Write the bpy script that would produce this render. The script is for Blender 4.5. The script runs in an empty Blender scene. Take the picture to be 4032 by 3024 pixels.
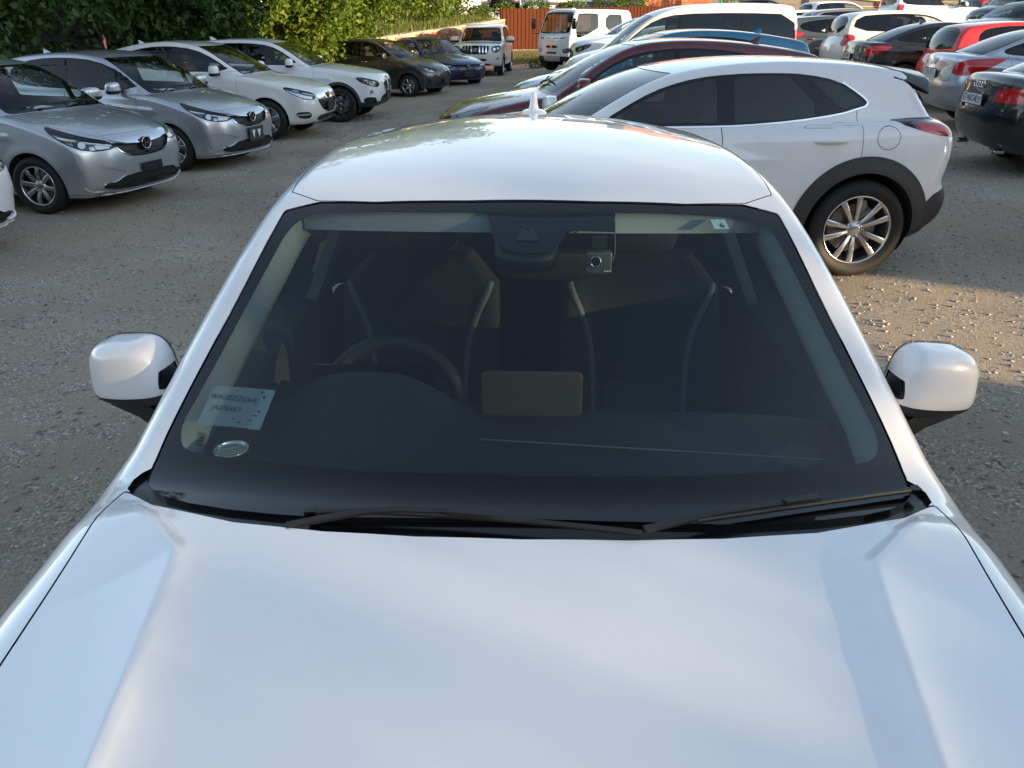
import bpy, math, random
import numpy as np
from mathutils import Vector
sc = bpy.context.scene
COL = sc.collection
random.seed(7); RNG = np.random.default_rng(11)

# ---------------------------------------------------------------- camera
cam_d = bpy.data.cameras.new('camera'); cam = bpy.data.objects.new('camera', cam_d); COL.objects.link(cam)
CAM_H, CAM_P = 1.8, math.radians(24.5)
cam.location = (0, 0, CAM_H); cam.rotation_euler = (math.pi / 2 - CAM_P, 0, 0)
cam_d.sensor_width = 36; cam_d.lens = 18 / math.tan(math.radians(33)); cam_d.clip_start = .02; cam_d.clip_end = 6000
sc.camera = cam
# ---------------------------------------------------------------- sky, sun, exposure
SUN_EL, SUN_AZ = math.radians(8.0), math.radians(118)      # azimuth measured clockwise from +Y (view direction)
w = bpy.data.worlds.new('World'); sc.world = w; w.use_nodes = True
nt = w.node_tree; bg = nt.nodes['Background']
sky = nt.nodes.new('ShaderNodeTexSky'); sky.sky_type = 'NISHITA'; sky.sun_disc = False
sky.sun_elevation = SUN_EL; sky.sun_rotation = SUN_AZ; sky.altitude = 300; sky.air_density = 1.0; sky.dust_density = .6; sky.ozone_density = 1.0
# thin high cloud veil drawn over the clear sky
tcw = nt.nodes.new('ShaderNodeTexCoord'); mpw = nt.nodes.new('ShaderNodeMapping'); mpw.inputs['Scale'].default_value = (1.2, 1.2, 3.0); nzw = nt.nodes.new('ShaderNodeTexNoise'); nzw.inputs['Scale'].default_value = 1.6; nzw.inputs['Detail'].default_value = 5; nzw.inputs['Roughness'].default_value = .55
nt.links.new(tcw.outputs['Generated'], mpw.inputs[0]); nt.links.new(mpw.outputs[0], nzw.inputs[0])
bww = nt.nodes.new('ShaderNodeRGBToBW'); nt.links.new(sky.outputs[0], bww.inputs[0])
clc = nt.nodes.new('ShaderNodeMix'); clc.data_type = 'RGBA'; clc.blend_type = 'MULTIPLY'; clc.inputs[0].default_value = 1; clc.inputs[7].default_value = (1.0, 1.07, 1.24, 1); nt.links.new(bww.outputs[0], clc.inputs[6])
mrw = nt.nodes.new('ShaderNodeMapRange'); mrw.inputs[1].default_value = .35; mrw.inputs[2].default_value = .68; mrw.inputs[3].default_value = .10; mrw.inputs[4].default_value = .58; nt.links.new(nzw.outputs[0], mrw.inputs[0])
mxw = nt.nodes.new('ShaderNodeMix'); mxw.data_type = 'RGBA'; nt.links.new(mrw.outputs[0], mxw.inputs[0]); nt.links.new(sky.outputs[0], mxw.inputs[6]); nt.links.new(clc.outputs[2], mxw.inputs[7])
nt.links.new(mxw.outputs[2], bg.inputs[0]); bg.inputs[1].default_value = 0.15
sun_d = bpy.data.lights.new('sun', 'SUN'); sun_d.energy = 4.3; sun_d.angle = math.radians(.53); sun_d.color = (1.0, .72, .42)
sun = bpy.data.objects.new('sun', sun_d); COL.objects.link(sun)
SUN_DIR = Vector((math.sin(SUN_AZ) * math.cos(SUN_EL), math.cos(SUN_AZ) * math.cos(SUN_EL), math.sin(SUN_EL)))   # towards the sun
sun.rotation_euler = SUN_DIR.to_track_quat('Z', 'Y').to_euler()
vs = sc.view_settings; vs.view_transform = 'Standard'; vs.look = 'None'; vs.gamma = 1; vs.exposure = 1.74; vs.use_curve_mapping = False
sc.cycles.max_bounces = 10; sc.cycles.transparent_max_bounces = 16; sc.cycles.caustics_reflective = False; sc.cycles.caustics_refractive = False
sc.cycles.sample_clamp_indirect = 6
# ---------------------------------------------------------------- materials
MATS = {}
def _new(name):
    m = bpy.data.materials.new(name); m.use_nodes = True; nt = m.node_tree
    return m, nt, nt.nodes['Principled BSDF']
def pmat(key, col, rough=.5, metal=0, coat=0, spec=.5, bump=0, bscale=200, noise=0, nscale=30, trans=0, emit=None, crough=.03):
    m, nt, b = _new(key)
    b.inputs['Base Color'].default_value = (*col, 1); b.inputs['Roughness'].default_value = rough; b.inputs['Metallic'].default_value = metal
    b.inputs['Coat Weight'].default_value = coat; b.inputs['Coat Roughness'].default_value = crough; b.inputs['Specular IOR Level'].default_value = spec
    if bump or noise:
        tc = nt.nodes.new('ShaderNodeTexCoord'); nz = nt.nodes.new('ShaderNodeTexNoise'); nz.inputs['Scale'].default_value = nscale; nz.inputs['Detail'].default_value = 6
        nt.links.new(tc.outputs['Object'], nz.inputs[0])
        if noise:
            mx = nt.nodes.new('ShaderNodeMix'); mx.data_type = 'RGBA'
            mx.inputs[6].default_value = (*[c * (1 - noise) for c in col], 1); mx.inputs[7].default_value = (*[min(1, c * (1 + noise)) for c in col], 1)
            nt.links.new(nz.outputs[0], mx.inputs[0]); nt.links.new(mx.outputs[2], b.inputs['Base Color'])
        if bump:
            n2 = nt.nodes.new('ShaderNodeTexNoise'); n2.inputs['Scale'].default_value = bscale; n2.inputs['Detail'].default_value = 4; nt.links.new(tc.outputs['Object'], n2.inputs[0])
            bp = nt.nodes.new('ShaderNodeBump'); bp.inputs['Strength'].default_value = bump; bp.inputs['Distance'].default_value = .003
            nt.links.new(n2.outputs[0], bp.inputs['Height']); nt.links.new(bp.outputs[0], b.inputs['Normal'])
    if emit: b.inputs['Emission Color'].default_value = (*emit[0], 1); b.inputs['Emission Strength'].default_value = emit[1]
    MATS[key] = m; return m
def paint(key, col, metal=0, rough=.35, flake=0, dust=.12):
    """base coat under clear coat, with a thin uneven film of dust on upward faces"""
    m, nt, b = _new(key); N = nt.nodes; Lk = nt.links
    b.inputs['Metallic'].default_value = metal; b.inputs['Coat Weight'].default_value = 1; b.inputs['Coat Roughness'].default_value = .02
    b.inputs['Roughness'].default_value = rough; b.inputs['Specular IOR Level'].default_value = .4
    tc = N.new('ShaderNodeTexCoord'); nz = N.new('ShaderNodeTexNoise'); nz.inputs['Scale'].default_value = 3.5; nz.inputs['Detail'].default_value = 8; nz.inputs['Roughness'].default_value = .65
    Lk.new(tc.outputs['Object'], nz.inputs[0])
    rp = N.new('ShaderNodeMapRange'); rp.inputs[1].default_value = .42; rp.inputs[2].default_value = .75; rp.inputs[3].default_value = 0; rp.inputs[4].default_value = dust
    Lk.new(nz.outputs[0], rp.inputs[0])
    mx = N.new('ShaderNodeMix'); mx.data_type = 'RGBA'; mx.inputs[6].default_value = (*col, 1); mx.inputs[7].default_value = (.30, .27, .23, 1)
    Lk.new(rp.outputs[0], mx.inputs[0]); Lk.new(mx.outputs[2], b.inputs['Base Color'])
    MATS[key] = m; return m
def glass(key, tint, refl=1.0, rough=0.0):
    m = bpy.data.materials.new(key); m.use_nodes = True; nt = m.node_tree; N = nt.nodes; Lk = nt.links; N.remove(N['Principled BSDF'])
    tr = N.new('ShaderNodeBsdfTransparent'); tr.inputs[0].default_value = (*tint, 1)
    gl = N.new('ShaderNodeBsdfGlossy'); gl.inputs['Roughness'].default_value = rough; gl.inputs[0].default_value = (refl, refl, refl, 1)
    lw = N.new('ShaderNodeLayerWeight'); lw.inputs[0].default_value = .5
    pw = N.new('ShaderNodeMath'); pw.operation = 'POWER'; pw.inputs[1].default_value = 5; Lk.new(lw.outputs['Facing'], pw.inputs[0])
    ma = N.new('ShaderNodeMath'); ma.operation = 'MULTIPLY_ADD'; ma.inputs[1].default_value = .955; ma.inputs[2].default_value = .045; Lk.new(pw.outputs[0], ma.inputs[0])
    mx = N.new('ShaderNodeMixShader'); Lk.new(ma.outputs[0], mx.inputs[0]); Lk.new(tr.outputs[0], mx.inputs[1]); Lk.new(gl.outputs[0], mx.inputs[2])
    Lk.new(mx.outputs[0], N['Material Output'].inputs[0]); MATS[key] = m; return m

glass('glass', (.62, .70, .68)); glass('glass_clear', (.80, .86, .84)); glass('glass_dark', (.045, .05, .055)); glass('glass_front', (.60, .73, .75))
glass('lens', (.93, .95, .97)); glass('visor', (.10, .10, .11))
pmat('frit', (.004, .004, .005), .05, spec=.5)
pmat('gloss_black', (.004, .004, .005), .15, spec=.35)
pmat('gap', (.006, .006, .006), .7)
pmat('liner', (.012, .012, .012), .85)
pmat('plastic', (.014, .0145, .015), .5, bump=.25, bscale=400)
pmat('plastic_grey', (.030, .031, .032), .55, bump=.2, bscale=400)
pmat('trim', (.028, .029, .03), .75)
pmat('trim_light', (.30, .31, .30), .85, bump=.1, bscale=500)
pmat('seat_dark', (.011, .0115, .0125), .85, bump=.3, bscale=350)
pmat('seat_tan', (.22, .085, .04), .6)
pmat('seat_beige', (.42, .36, .24), .7)
pmat('rubber', (.010, .010, .010), .75, noise=.3, nscale=25)
pmat('chrome', (.75, .76, .78), .08, metal=1)
pmat('alloy', (.55, .56, .58), .25, metal=1, coat=.5, noise=.08, nscale=12)
pmat('alloy_dark', (.16, .165, .175), .3, metal=.9)
pmat('brake', (.28, .27, .26), .4, metal=.9, noise=.3, nscale=18)
pmat('lamp_bowl', (.55, .57, .6), .15, metal=1)
pmat('lamp_dark', (.05, .052, .056), .25, metal=.5)
pmat('lamp_clear', (.75, .77, .8), .12, metal=.9)
pmat('lamp_shine', (.80, .81, .83), .25, coat=.5)  # bright shine of the lamp reflectors painted in as white
pmat('lamp_red', (.48, .010, .012), .12, coat=1)
pmat('lamp_red_dark', (.12, .004, .006), .1, coat=1)
pmat('lamp_orange', (.55, .12, .01), .2, coat=1)
pmat('plate_white', (.72, .73, .72), .4)
pmat('plate_black', (.01, .01, .01), .5)
pmat('paper', (.72, .76, .74), .8)
pmat('underbody', (.012, .012, .012), .9)
pmat('ink', (.012, .014, .02), .6); pmat('sign_white', (.8, .78, .72), .6)
pmat('fit_plate', (.05, .05, .055), .4)
PAINTS = dict(white=paint('white', (.78, .785, .79), rough=.3), white_q2=paint('white_q2', (.80, .805, .81), rough=.3, dust=.07), pearl=paint('pearl', (.74, .735, .70), rough=.3, dust=.10),
  silver=paint('silver', (.52, .54, .57), metal=.7, rough=.30), silver_blue=paint('silver_blue', (.50, .53, .59), metal=.7, rough=.30), grey=paint('grey', (.10, .105, .11), metal=.6, rough=.35),
  dark_grey=paint('dark_grey', (.035, .036, .038), metal=.5, rough=.4), black=paint('black', (.006, .006, .007), rough=.35, dust=.03), navy=paint('navy', (.012, .014, .02), rough=.35, dust=.04), blue=paint('blue', (.007, .012, .085), metal=.4, rough=.35),
  teal=paint('teal', (.01, .16, .28), metal=.5, rough=.35), maroon=paint('maroon', (.10, .006, .010), metal=.4, rough=.35), red=paint('red', (.62, .018, .02), rough=.35), sunlit_cream=paint('sunlit_cream', (.78, .75, .68), rough=.35), mauve=paint('mauve', (.30, .26, .27), metal=.6, rough=.35))  # cream is white paint with the warm sunlight put into its colour

PAINTS['black_shaded'] = pmat('black_shaded', (.004, .004, .0045), .6, spec=.15)  # shade put into the colour: dark, hardly reflecting, for the shaded van
# ---------------------------------------------------------------- pure numpy geometry library
class M:
    """triangle soup with vertex normals"""
    def __init__(s, V, N, F):
        s.V = np.asarray(V, float).reshape(-1, 3); s.N = np.asarray(N, float).reshape(-1, 3); s.F = np.asarray(F, int).reshape(-1, 3)
    def compact(s):
        u, inv = np.unique(s.F.ravel(), return_inverse=True)
        return M(s.V[u], s.N[u], inv.reshape(-1, 3))
    def mirror(s):
        k = np.array([-1, 1, 1.0]); return M(s.V * k, s.N * k, s.F[:, ::-1])
    def off(s, d):
        return M(s.V + s.N * d, s.N, s.F)
    def flip(s):
        return M(s.V, -s.N, s.F[:, ::-1])

def join(ms):
    ms = [m for m in ms if m is not None and len(m.F)]
    if not ms: return M(np.zeros((0, 3)), np.zeros((0, 3)), np.zeros((0, 3), int))
    o = 0; V = []; N = []; F = []
    for m in ms:
        V.append(m.V); N.append(m.N); F.append(m.F + o); o += len(m.V)
    return M(np.vstack(V), np.vstack(N), np.vstack(F))

def chaikin(p, it=2, closed=True):
    p = np.asarray(p, float)
    for _ in range(it):
        if closed:
            q = np.roll(p, -1, 0); a = .75 * p + .25 * q; b = .25 * p + .75 * q
            p = np.stack([a, b], 1).reshape(-1, p.shape[1])
        else:
            a = .75 * p[:-1] + .25 * p[1:]; b = .25 * p[:-1] + .75 * p[1:]
            p = np.vstack([p[:1], np.stack([a, b], 1).reshape(-1, p.shape[1])[1:-1], p[-1:]])
    return p

def sdf_poly(u, v, poly):
    u = np.asarray(u, float); v = np.asarray(v, float)
    d = np.full(u.shape, 1e9); ins = np.zeros(u.shape, bool)
    P = np.asarray(poly, float); Q = np.roll(P, -1, 0)
    for (ax, ay), (bx, by) in zip(P, Q):
        ex, ey = bx - ax, by - ay; wx, wy = u - ax, v - ay
        t = np.clip((wx * ex + wy * ey) / (ex * ex + ey * ey + 1e-12), 0, 1)
        dx = wx - ex * t; dy = wy - ey * t
        d = np.minimum(d, dx * dx + dy * dy)
        c = (ay > v) != (by > v)
        if abs(ey) > 1e-12:
            ins ^= c & (u < ex * (v - ay) / ey + ax)
    return np.where(ins, -1, 1) * np.sqrt(d)

def dist_line(u, v, pts):
    """distance to an open polyline and signed side (+ = right of direction)"""
    u = np.asarray(u, float); v = np.asarray(v, float)
    best = np.full(u.shape, 1e9); sg = np.ones(u.shape)
    P = np.asarray(pts, float)
    for (ax, ay), (bx, by) in zip(P[:-1], P[1:]):
        ex, ey = bx - ax, by - ay; wx, wy = u - ax, v - ay
        t = np.clip((wx * ex + wy * ey) / (ex * ex + ey * ey + 1e-12), 0, 1)
        d = (wx - ex * t) ** 2 + (wy - ey * t) ** 2
        m = d < best
        best = np.where(m, d, best); sg = np.where(m, np.sign(wx * ey - wy * ex), sg)
    return np.sqrt(best), sg

class Grid:
    """profile (y,z) polygon as a blurred signed distance table"""
    def __init__(s, poly, res=.0125, blur=2, pad=.5):
        P = np.asarray(poly); s.lo = P.min(0) - pad; hi = P.max(0) + pad; s.res = res
        n = np.ceil((hi - s.lo) / res).astype(int) + 1
        yy, zz = np.meshgrid(s.lo[0] + np.arange(n[0]) * res, s.lo[1] + np.arange(n[1]) * res, indexing='ij')
        g = sdf_poly(yy, zz, P)
        for _ in range(blur):
            for ax in (0, 1):
                h = np.pad(g, [(2, 2) if a == ax else (0, 0) for a in (0, 1)], mode='edge')
                sl = lambda k: h[k:k + g.shape[0], :] if ax == 0 else h[:, k:k + g.shape[1]]
                g = (sl(0) + 4 * sl(1) + 6 * sl(2) + 4 * sl(3) + sl(4)) / 16
        s.g = g; s.n = n
    def __call__(s, y, z):
        a = np.clip((y - s.lo[0]) / s.res, 0, s.n[0] - 1.001); b = np.clip((z - s.lo[1]) / s.res, 0, s.n[1] - 1.001)
        i = a.astype(int); j = b.astype(int); a = a - i; b = b - j; g = s.g
        return (g[i, j] * (1 - a) + g[i + 1, j] * a) * (1 - b) + (g[i, j + 1] * (1 - a) + g[i + 1, j + 1] * a) * b

def smax(a, b, r):
    h = np.maximum(r - np.abs(a - b), 0); return np.maximum(a, b) + h * h / (4 * r)
def smin(a, b, r):
    return -smax(-a, -b, r)
def sstep(a, b, x):
    t = np.clip((x - a) / (b - a), 0, 1); return t * t * (3 - 2 * t)
def curve(pts, it=3):
    p = chaikin(np.array(pts, float), it, False)
    return lambda x: np.interp(x, p[:, 0], p[:, 1])

class Shape:
    """car shell: lower body and cabin as rounded intersections of side profile and plan width"""
    def __init__(s, sp):
        s.sp = sp; s.L = sp['L']; s.hw = sp['hw']
        s.gb = Grid(chaikin(sp['body'], sp.get('body_it', 2)), blur=sp.get('blur', 2))
        s.gc = Grid(chaikin(sp['cabin'], sp.get('cab_it', 2)), blur=sp.get('blur', 2))
        s.sec = curve(sp['sec']); s.plan = curve(sp['plan']); s.cplan = curve(sp['cplan'])
        s.ymid = sp.get('ymid', s.L * .55)
    def wside(s, y, z):
        sp = s.sp
        w = s.hw * s.sec(z) * s.plan(y)
        for yc in (sp['yf'], sp['yr']):
            r = np.hypot(y - yc, z - sp['R'])
            w = w + sp.get('flare', .012) * np.exp(-((r - sp['arch'] - .01) / .06) ** 2) * (z > sp['R'] * .3)
        for (pts, amp, wid) in sp.get('creases', ()):
            d, sg = dist_line(y, z, pts)
            w = w + amp * np.exp(-(d / (wid * np.where(sg > 0, 1, .45))) ** 2)
        return w
    def wcab(s, y, z):
        sp = s.sp; dz = np.maximum(z - sp['belt'], -.2)
        return s.cplan(y) - sp['lean'] * dz - sp.get('lean2', .1) * dz * np.abs(dz)
    def F(s, x, y, z):
        sp = s.sp; x = np.abs(x); ax = np.minimum(x / s.hw, 1.3)
        wf = 1 - sstep(0, s.L * .42, y); wr = sstep(s.L * .6, s.L, y)
        ys = y - sp['cf'] * ax ** sp.get('pf', 2.6) * wf + sp['cr'] * ax ** sp.get('pr', 3) * wr
        zs = z + sp.get('crown', .05) * ax * ax * sstep(.5, .9, z)
        if 'disp' in sp: zs = zs - sp['disp'](x, y) * sstep(.6, .8, z)
        fb = smax(s.gb(ys, zs), x - s.wside(y, z), sp.get('rb', .08))
        q = x / s.hw
        wf = 1 - sstep(s.ymid - .9, s.ymid, y); wr = sstep(s.ymid, s.ymid + .9, y)
        yc = y - sp.get('cw', .15) * q * q * wf + sp.get('cwr', .12) * q * q * wr
        rc_ = sp.get('rcrown', .035); zc = z + (rc_(y) if callable(rc_) else rc_) * q * q
        fc = smax(s.gc(yc, zc), x - s.wcab(y, z), sp.get('rc', .06))
        return smin(fb, fc, sp.get('ru', .05))
    def normal(s, P, e=.008):
        x, y, z = P.T; g = np.empty_like(P)
        g[:, 0] = s.F(x + e, y, z) - s.F(np.maximum(x - e, 0) if False else x - e, y, z)
        g[:, 1] = s.F(x, y + e, z) - s.F(x, y - e, z); g[:, 2] = s.F(x, y, z + e) - s.F(x, y, z - e)
        g[np.abs(x) < 1e-5, 0] = 0
        return g / (np.linalg.norm(g, axis=1, keepdims=True) + 1e-9)
    def mesh(s, dy=.032, nth=80, ncap=44, zs=None):
        sp = s.sp; zs = zs or sp.get('zspine', .58); ya = sp.get('ya', .75); yb = s.L - sp.get('yb', .75)
        th = np.radians(sp['thetas'] if 'thetas' in sp else np.concatenate([np.linspace(-90, -28, 9)[:-1], np.linspace(-28, 90, nth)]))
        O = []; D = []
        ct, st = np.cos(th), np.sin(th)
        for ph in np.radians(np.linspace(89.5, 0, ncap, endpoint=False)):
            O.append((0, ya, zs)); D.append(np.stack([ct * np.cos(ph), np.full_like(ct, -np.sin(ph)), st * np.cos(ph)], 1))
        for y in (sp['ylist'] if 'ylist' in sp else np.linspace(ya, yb, int((yb - ya) / dy) + 1)):
            O.append((0, y, zs)); D.append(np.stack([ct, 0 * ct, st], 1))
        for ph in np.radians(np.linspace(0, 89.5, ncap + 1)[1:]):
            O.append((0, yb, zs)); D.append(np.stack([ct * np.cos(ph), np.full_like(ct, np.sin(ph)), st * np.cos(ph)], 1))
        O = np.repeat(np.array(O, float), len(th), 0); D = np.vstack(D)
        t = np.full(len(O), 2.0); hi = t.copy(); found = np.zeros(len(O), bool); lo = np.zeros(len(O))
        f = lambda t: s.F(*(O + D * t[:, None]).T)
        for k in np.linspace(2.0, .1, 48):
            tt = np.full(len(O), k); ins = (f(tt) < 0) & ~found
            lo[ins] = k; hi[ins] = k + 1.9 / 47; found |= ins
        for _ in range(11):
            mid = (lo + hi) / 2; ins = f(mid) < 0
            lo = np.where(ins, mid, lo); hi = np.where(ins, hi, mid)
        P = O + D * ((lo + hi) / 2)[:, None]
        nt = len(th); nr = len(P) // nt
        P[:, 0] = np.maximum(P[:, 0], 0)
        P.reshape(nr, nt, 3)[:, 0, 0] = 0; P.reshape(nr, nt, 3)[:, -1, 0] = 0
        i = np.arange(nr - 1)[:, None] * nt + np.arange(nt - 1)[None]
        a = i.ravel(); b = a + 1; c = a + nt + 1; d = a + nt
        F = np.vstack([np.stack([a, b, c], 1), np.stack([a, c, d], 1)])
        N = s.normal(P)
        m = M(P, N, F)
        # orientation check
        fn = np.cross(P[F[:, 1]] - P[F[:, 0]], P[F[:, 2]] - P[F[:, 0]])
        if (fn * N[F[:, 0]]).sum() < 0: m.F = m.F[:, ::-1]
        return m

def split(m, d):
    """cut a mesh along d=0 -> (d<0 part, d>0 part)"""
    d = np.where(np.abs(d) < 1e-5, 1e-5, d)
    F = m.F; s = d < 0; c = s[F].sum(1)
    if not len(F): return m, m
    fin = F[c == 3]; fout = F[c == 0]
    mx = F[(c == 1) | (c == 2)]; cm = c[(c == 1) | (c == 2)]
    if len(mx) == 0: return M(m.V, m.N, fin).compact(), M(m.V, m.N, fout).compact()
    sm = s[mx]; odd = np.where(cm[:, None] == 1, sm, ~sm); k = odd.argmax(1); r = np.arange(len(mx))
    A = mx[r, k]; B = mx[r, (k + 1) % 3]; C = mx[r, (k + 2) % 3]
    e = np.vstack([np.stack([A, B], 1), np.stack([A, C], 1)]); es = np.sort(e, 1)
    u, inv = np.unique(es, axis=0, return_inverse=True); inv = inv.ravel()
    t = d[u[:, 0]] / (d[u[:, 0]] - d[u[:, 1]])
    nv = m.V[u[:, 0]] * (1 - t[:, None]) + m.V[u[:, 1]] * t[:, None]
    nn = m.N[u[:, 0]] * (1 - t[:, None]) + m.N[u[:, 1]] * t[:, None]
    nn /= np.linalg.norm(nn, axis=1, keepdims=True) + 1e-9
    base = len(m.V); V = np.vstack([m.V, nv]); N = np.vstack([m.N, nn])
    ab = inv[:len(mx)] + base; ac = inv[len(mx):] + base
    tip = np.stack([A, ab, ac], 1); q1 = np.stack([ab, B, C], 1); q2 = np.stack([ab, C, ac], 1)
    one = cm == 1
    return (M(V, N, np.vstack([fin, tip[one], q1[~one], q2[~one]])).compact(),
            M(V, N, np.vstack([fout, tip[~one], q1[one], q2[one]])).compact())

def boundary(m):
    e = np.vstack([m.F[:, [0, 1]], m.F[:, [1, 2]], m.F[:, [2, 0]]])
    es = np.sort(e, 1); u, idx, cnt = np.unique(es, axis=0, return_index=True, return_counts=True)
    return e[idx[cnt == 1]]

def recess(m, depth, seam=True, direction=None):
    """push a patch in along its normal and wall its rim"""
    if not len(m.F): return m
    N = m.N if direction is None else np.tile(np.asarray(direction, float), (len(m.V), 1))
    q = M(m.V - N * depth, m.N, m.F)
    b = boundary(m)
    if seam: b = b[~((np.abs(m.V[b[:, 0], 0]) < 1e-4) & (np.abs(m.V[b[:, 1], 0]) < 1e-4))]
    a, c = b[:, 0], b[:, 1]; n = len(b)
    V = np.vstack([m.V[a], m.V[c], q.V[c], q.V[a]])
    tn = np.cross(m.V[c] - m.V[a], m.N[a]); tn = -tn / (np.linalg.norm(tn, axis=1, keepdims=True) + 1e-9)
    i = np.arange(n)
    W = M(V, np.tile(tn, (4, 1)), np.vstack([np.stack([i, i + n, i + 2 * n], 1), np.stack([i, i + 2 * n, i + 3 * n], 1)]))
    fn = np.cross(W.V[W.F[:n, 1]] - W.V[W.F[:n, 0]], W.V[W.F[:n, 2]] - W.V[W.F[:n, 0]])
    if n and (fn * tn).sum() < 0: W.F = W.F[:, ::-1]
    return join([q, W])

def solidify(m, th, seam=True):
    """outer skin + rim walls (outward) for a proud plate"""
    if not len(m.F): return m
    w = recess(m, th, seam); k = len(m.F)
    wall = M(w.V, w.N, w.F[k:]).compact()
    wall = M(wall.V, -wall.N, wall.F[:, ::-1])
    return join([m, wall])
def lathe(prof, n=40, axis='x'):
    """profile [(a,r)] turned round the x axis"""
    P = np.asarray(prof, float); k = len(P)
    t = np.linspace(0, 2 * np.pi, n, endpoint=False)
    V = np.stack([np.repeat(P[:, 0], n), np.outer(P[:, 1], np.cos(t)).ravel(), np.outer(P[:, 1], np.sin(t)).ravel()], 1)
    tg = np.gradient(P, axis=0); nr = np.stack([-tg[:, 1], tg[:, 0]], 1); nr /= np.linalg.norm(nr, axis=1, keepdims=True) + 1e-9
    N = np.stack([np.repeat(nr[:, 0], n), np.outer(nr[:, 1], np.cos(t)).ravel(), np.outer(nr[:, 1], np.sin(t)).ravel()], 1)
    i = np.arange(k - 1)[:, None] * n + np.arange(n)[None]; j = np.arange(k - 1)[:, None] * n + (np.arange(n)[None] + 1) % n
    a, b, c, d = i.ravel(), j.ravel(), (j + n).ravel(), (i + n).ravel()
    F = np.vstack([np.stack([a, b, c], 1), np.stack([a, c, d], 1)])
    fn = np.cross(V[F[:, 1]] - V[F[:, 0]], V[F[:, 2]] - V[F[:, 0]])
    if (fn * N[F[:, 0]]).sum() < 0: F = F[:, ::-1]
    return M(V, N, F)

def flatten(V, F):
    """flat shaded mesh from indexed quads/tris"""
    VV = []; NN = []; FF = []
    V = np.asarray(V, float)
    for f in F:
        p = V[list(f)]; n = np.cross(p[1] - p[0], p[2] - p[0]); n = n / (np.linalg.norm(n) + 1e-12)
        o = len(VV)
        VV += list(p); NN += [n] * len(p)
        for k in range(1, len(p) - 1): FF.append((o, o + k, o + k + 1))
    return M(VV, NN, FF)

def box(c, s, rot=None, bev=0):
    x, y, z = np.array(s) / 2
    V = np.array([[-x, -y, -z], [x, -y, -z], [x, y, -z], [-x, y, -z], [-x, -y, z], [x, -y, z], [x, y, z], [-x, y, z]])
    if rot is not None: V = V @ np.asarray(rot).T
    return flatten(V + np.array(c), [(3, 2, 1, 0), (4, 5, 6, 7), (0, 1, 5, 4), (1, 2, 6, 5), (2, 3, 7, 6), (3, 0, 4, 7)])

def rz(a): c, s = np.cos(a), np.sin(a); return np.array([[c, -s, 0], [s, c, 0], [0, 0, 1.]])
def rx(a): c, s = np.cos(a), np.sin(a); return np.array([[1., 0, 0], [0, c, -s], [0, s, c]])
def ry(a): c, s = np.cos(a), np.sin(a); return np.array([[c, 0, s], [0, 1., 0], [-s, 0, c]])
def xf(m, R=None, t=(0, 0, 0), s=1):
    V = m.V * s; N = m.N
    if R is not None: V = V @ R.T; N = N @ R.T
    return M(V + np.array(t), N, m.F)

def super_ell(a, b, c, e1=.5, e2=.5, n=20, k=28):
    """rounded box / pebble / pod"""
    u = np.linspace(-np.pi / 2, np.pi / 2, n); v = np.linspace(0, 2 * np.pi, k, endpoint=False)
    sp = lambda w, e: np.sign(w) * np.abs(w) ** e
    U, Vv = np.meshgrid(u, v, indexing='ij')
    P = np.stack([a * sp(np.cos(U), e1) * sp(np.cos(Vv), e2), b * sp(np.cos(U), e1) * sp(np.sin(Vv), e2), c * sp(np.sin(U), e1)], -1).reshape(-1, 3)
    Nn = np.stack([sp(np.cos(U), 2 - e1) * sp(np.cos(Vv), 2 - e2) / a, sp(np.cos(U), 2 - e1) * sp(np.sin(Vv), 2 - e2) / b, sp(np.sin(U), 2 - e1) / c], -1).reshape(-1, 3)
    Nn /= np.linalg.norm(Nn, axis=1, keepdims=True) + 1e-12
    i = (np.arange(n - 1)[:, None] * k + np.arange(k)[None]); j = (np.arange(n - 1)[:, None] * k + (np.arange(k)[None] + 1) % k)
    A, B, C, D = i.ravel(), j.ravel(), (j + k).ravel(), (i + k).ravel()
    return M(P, Nn, np.vstack([np.stack([A, B, C], 1), np.stack([A, C, D], 1)]))

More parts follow.
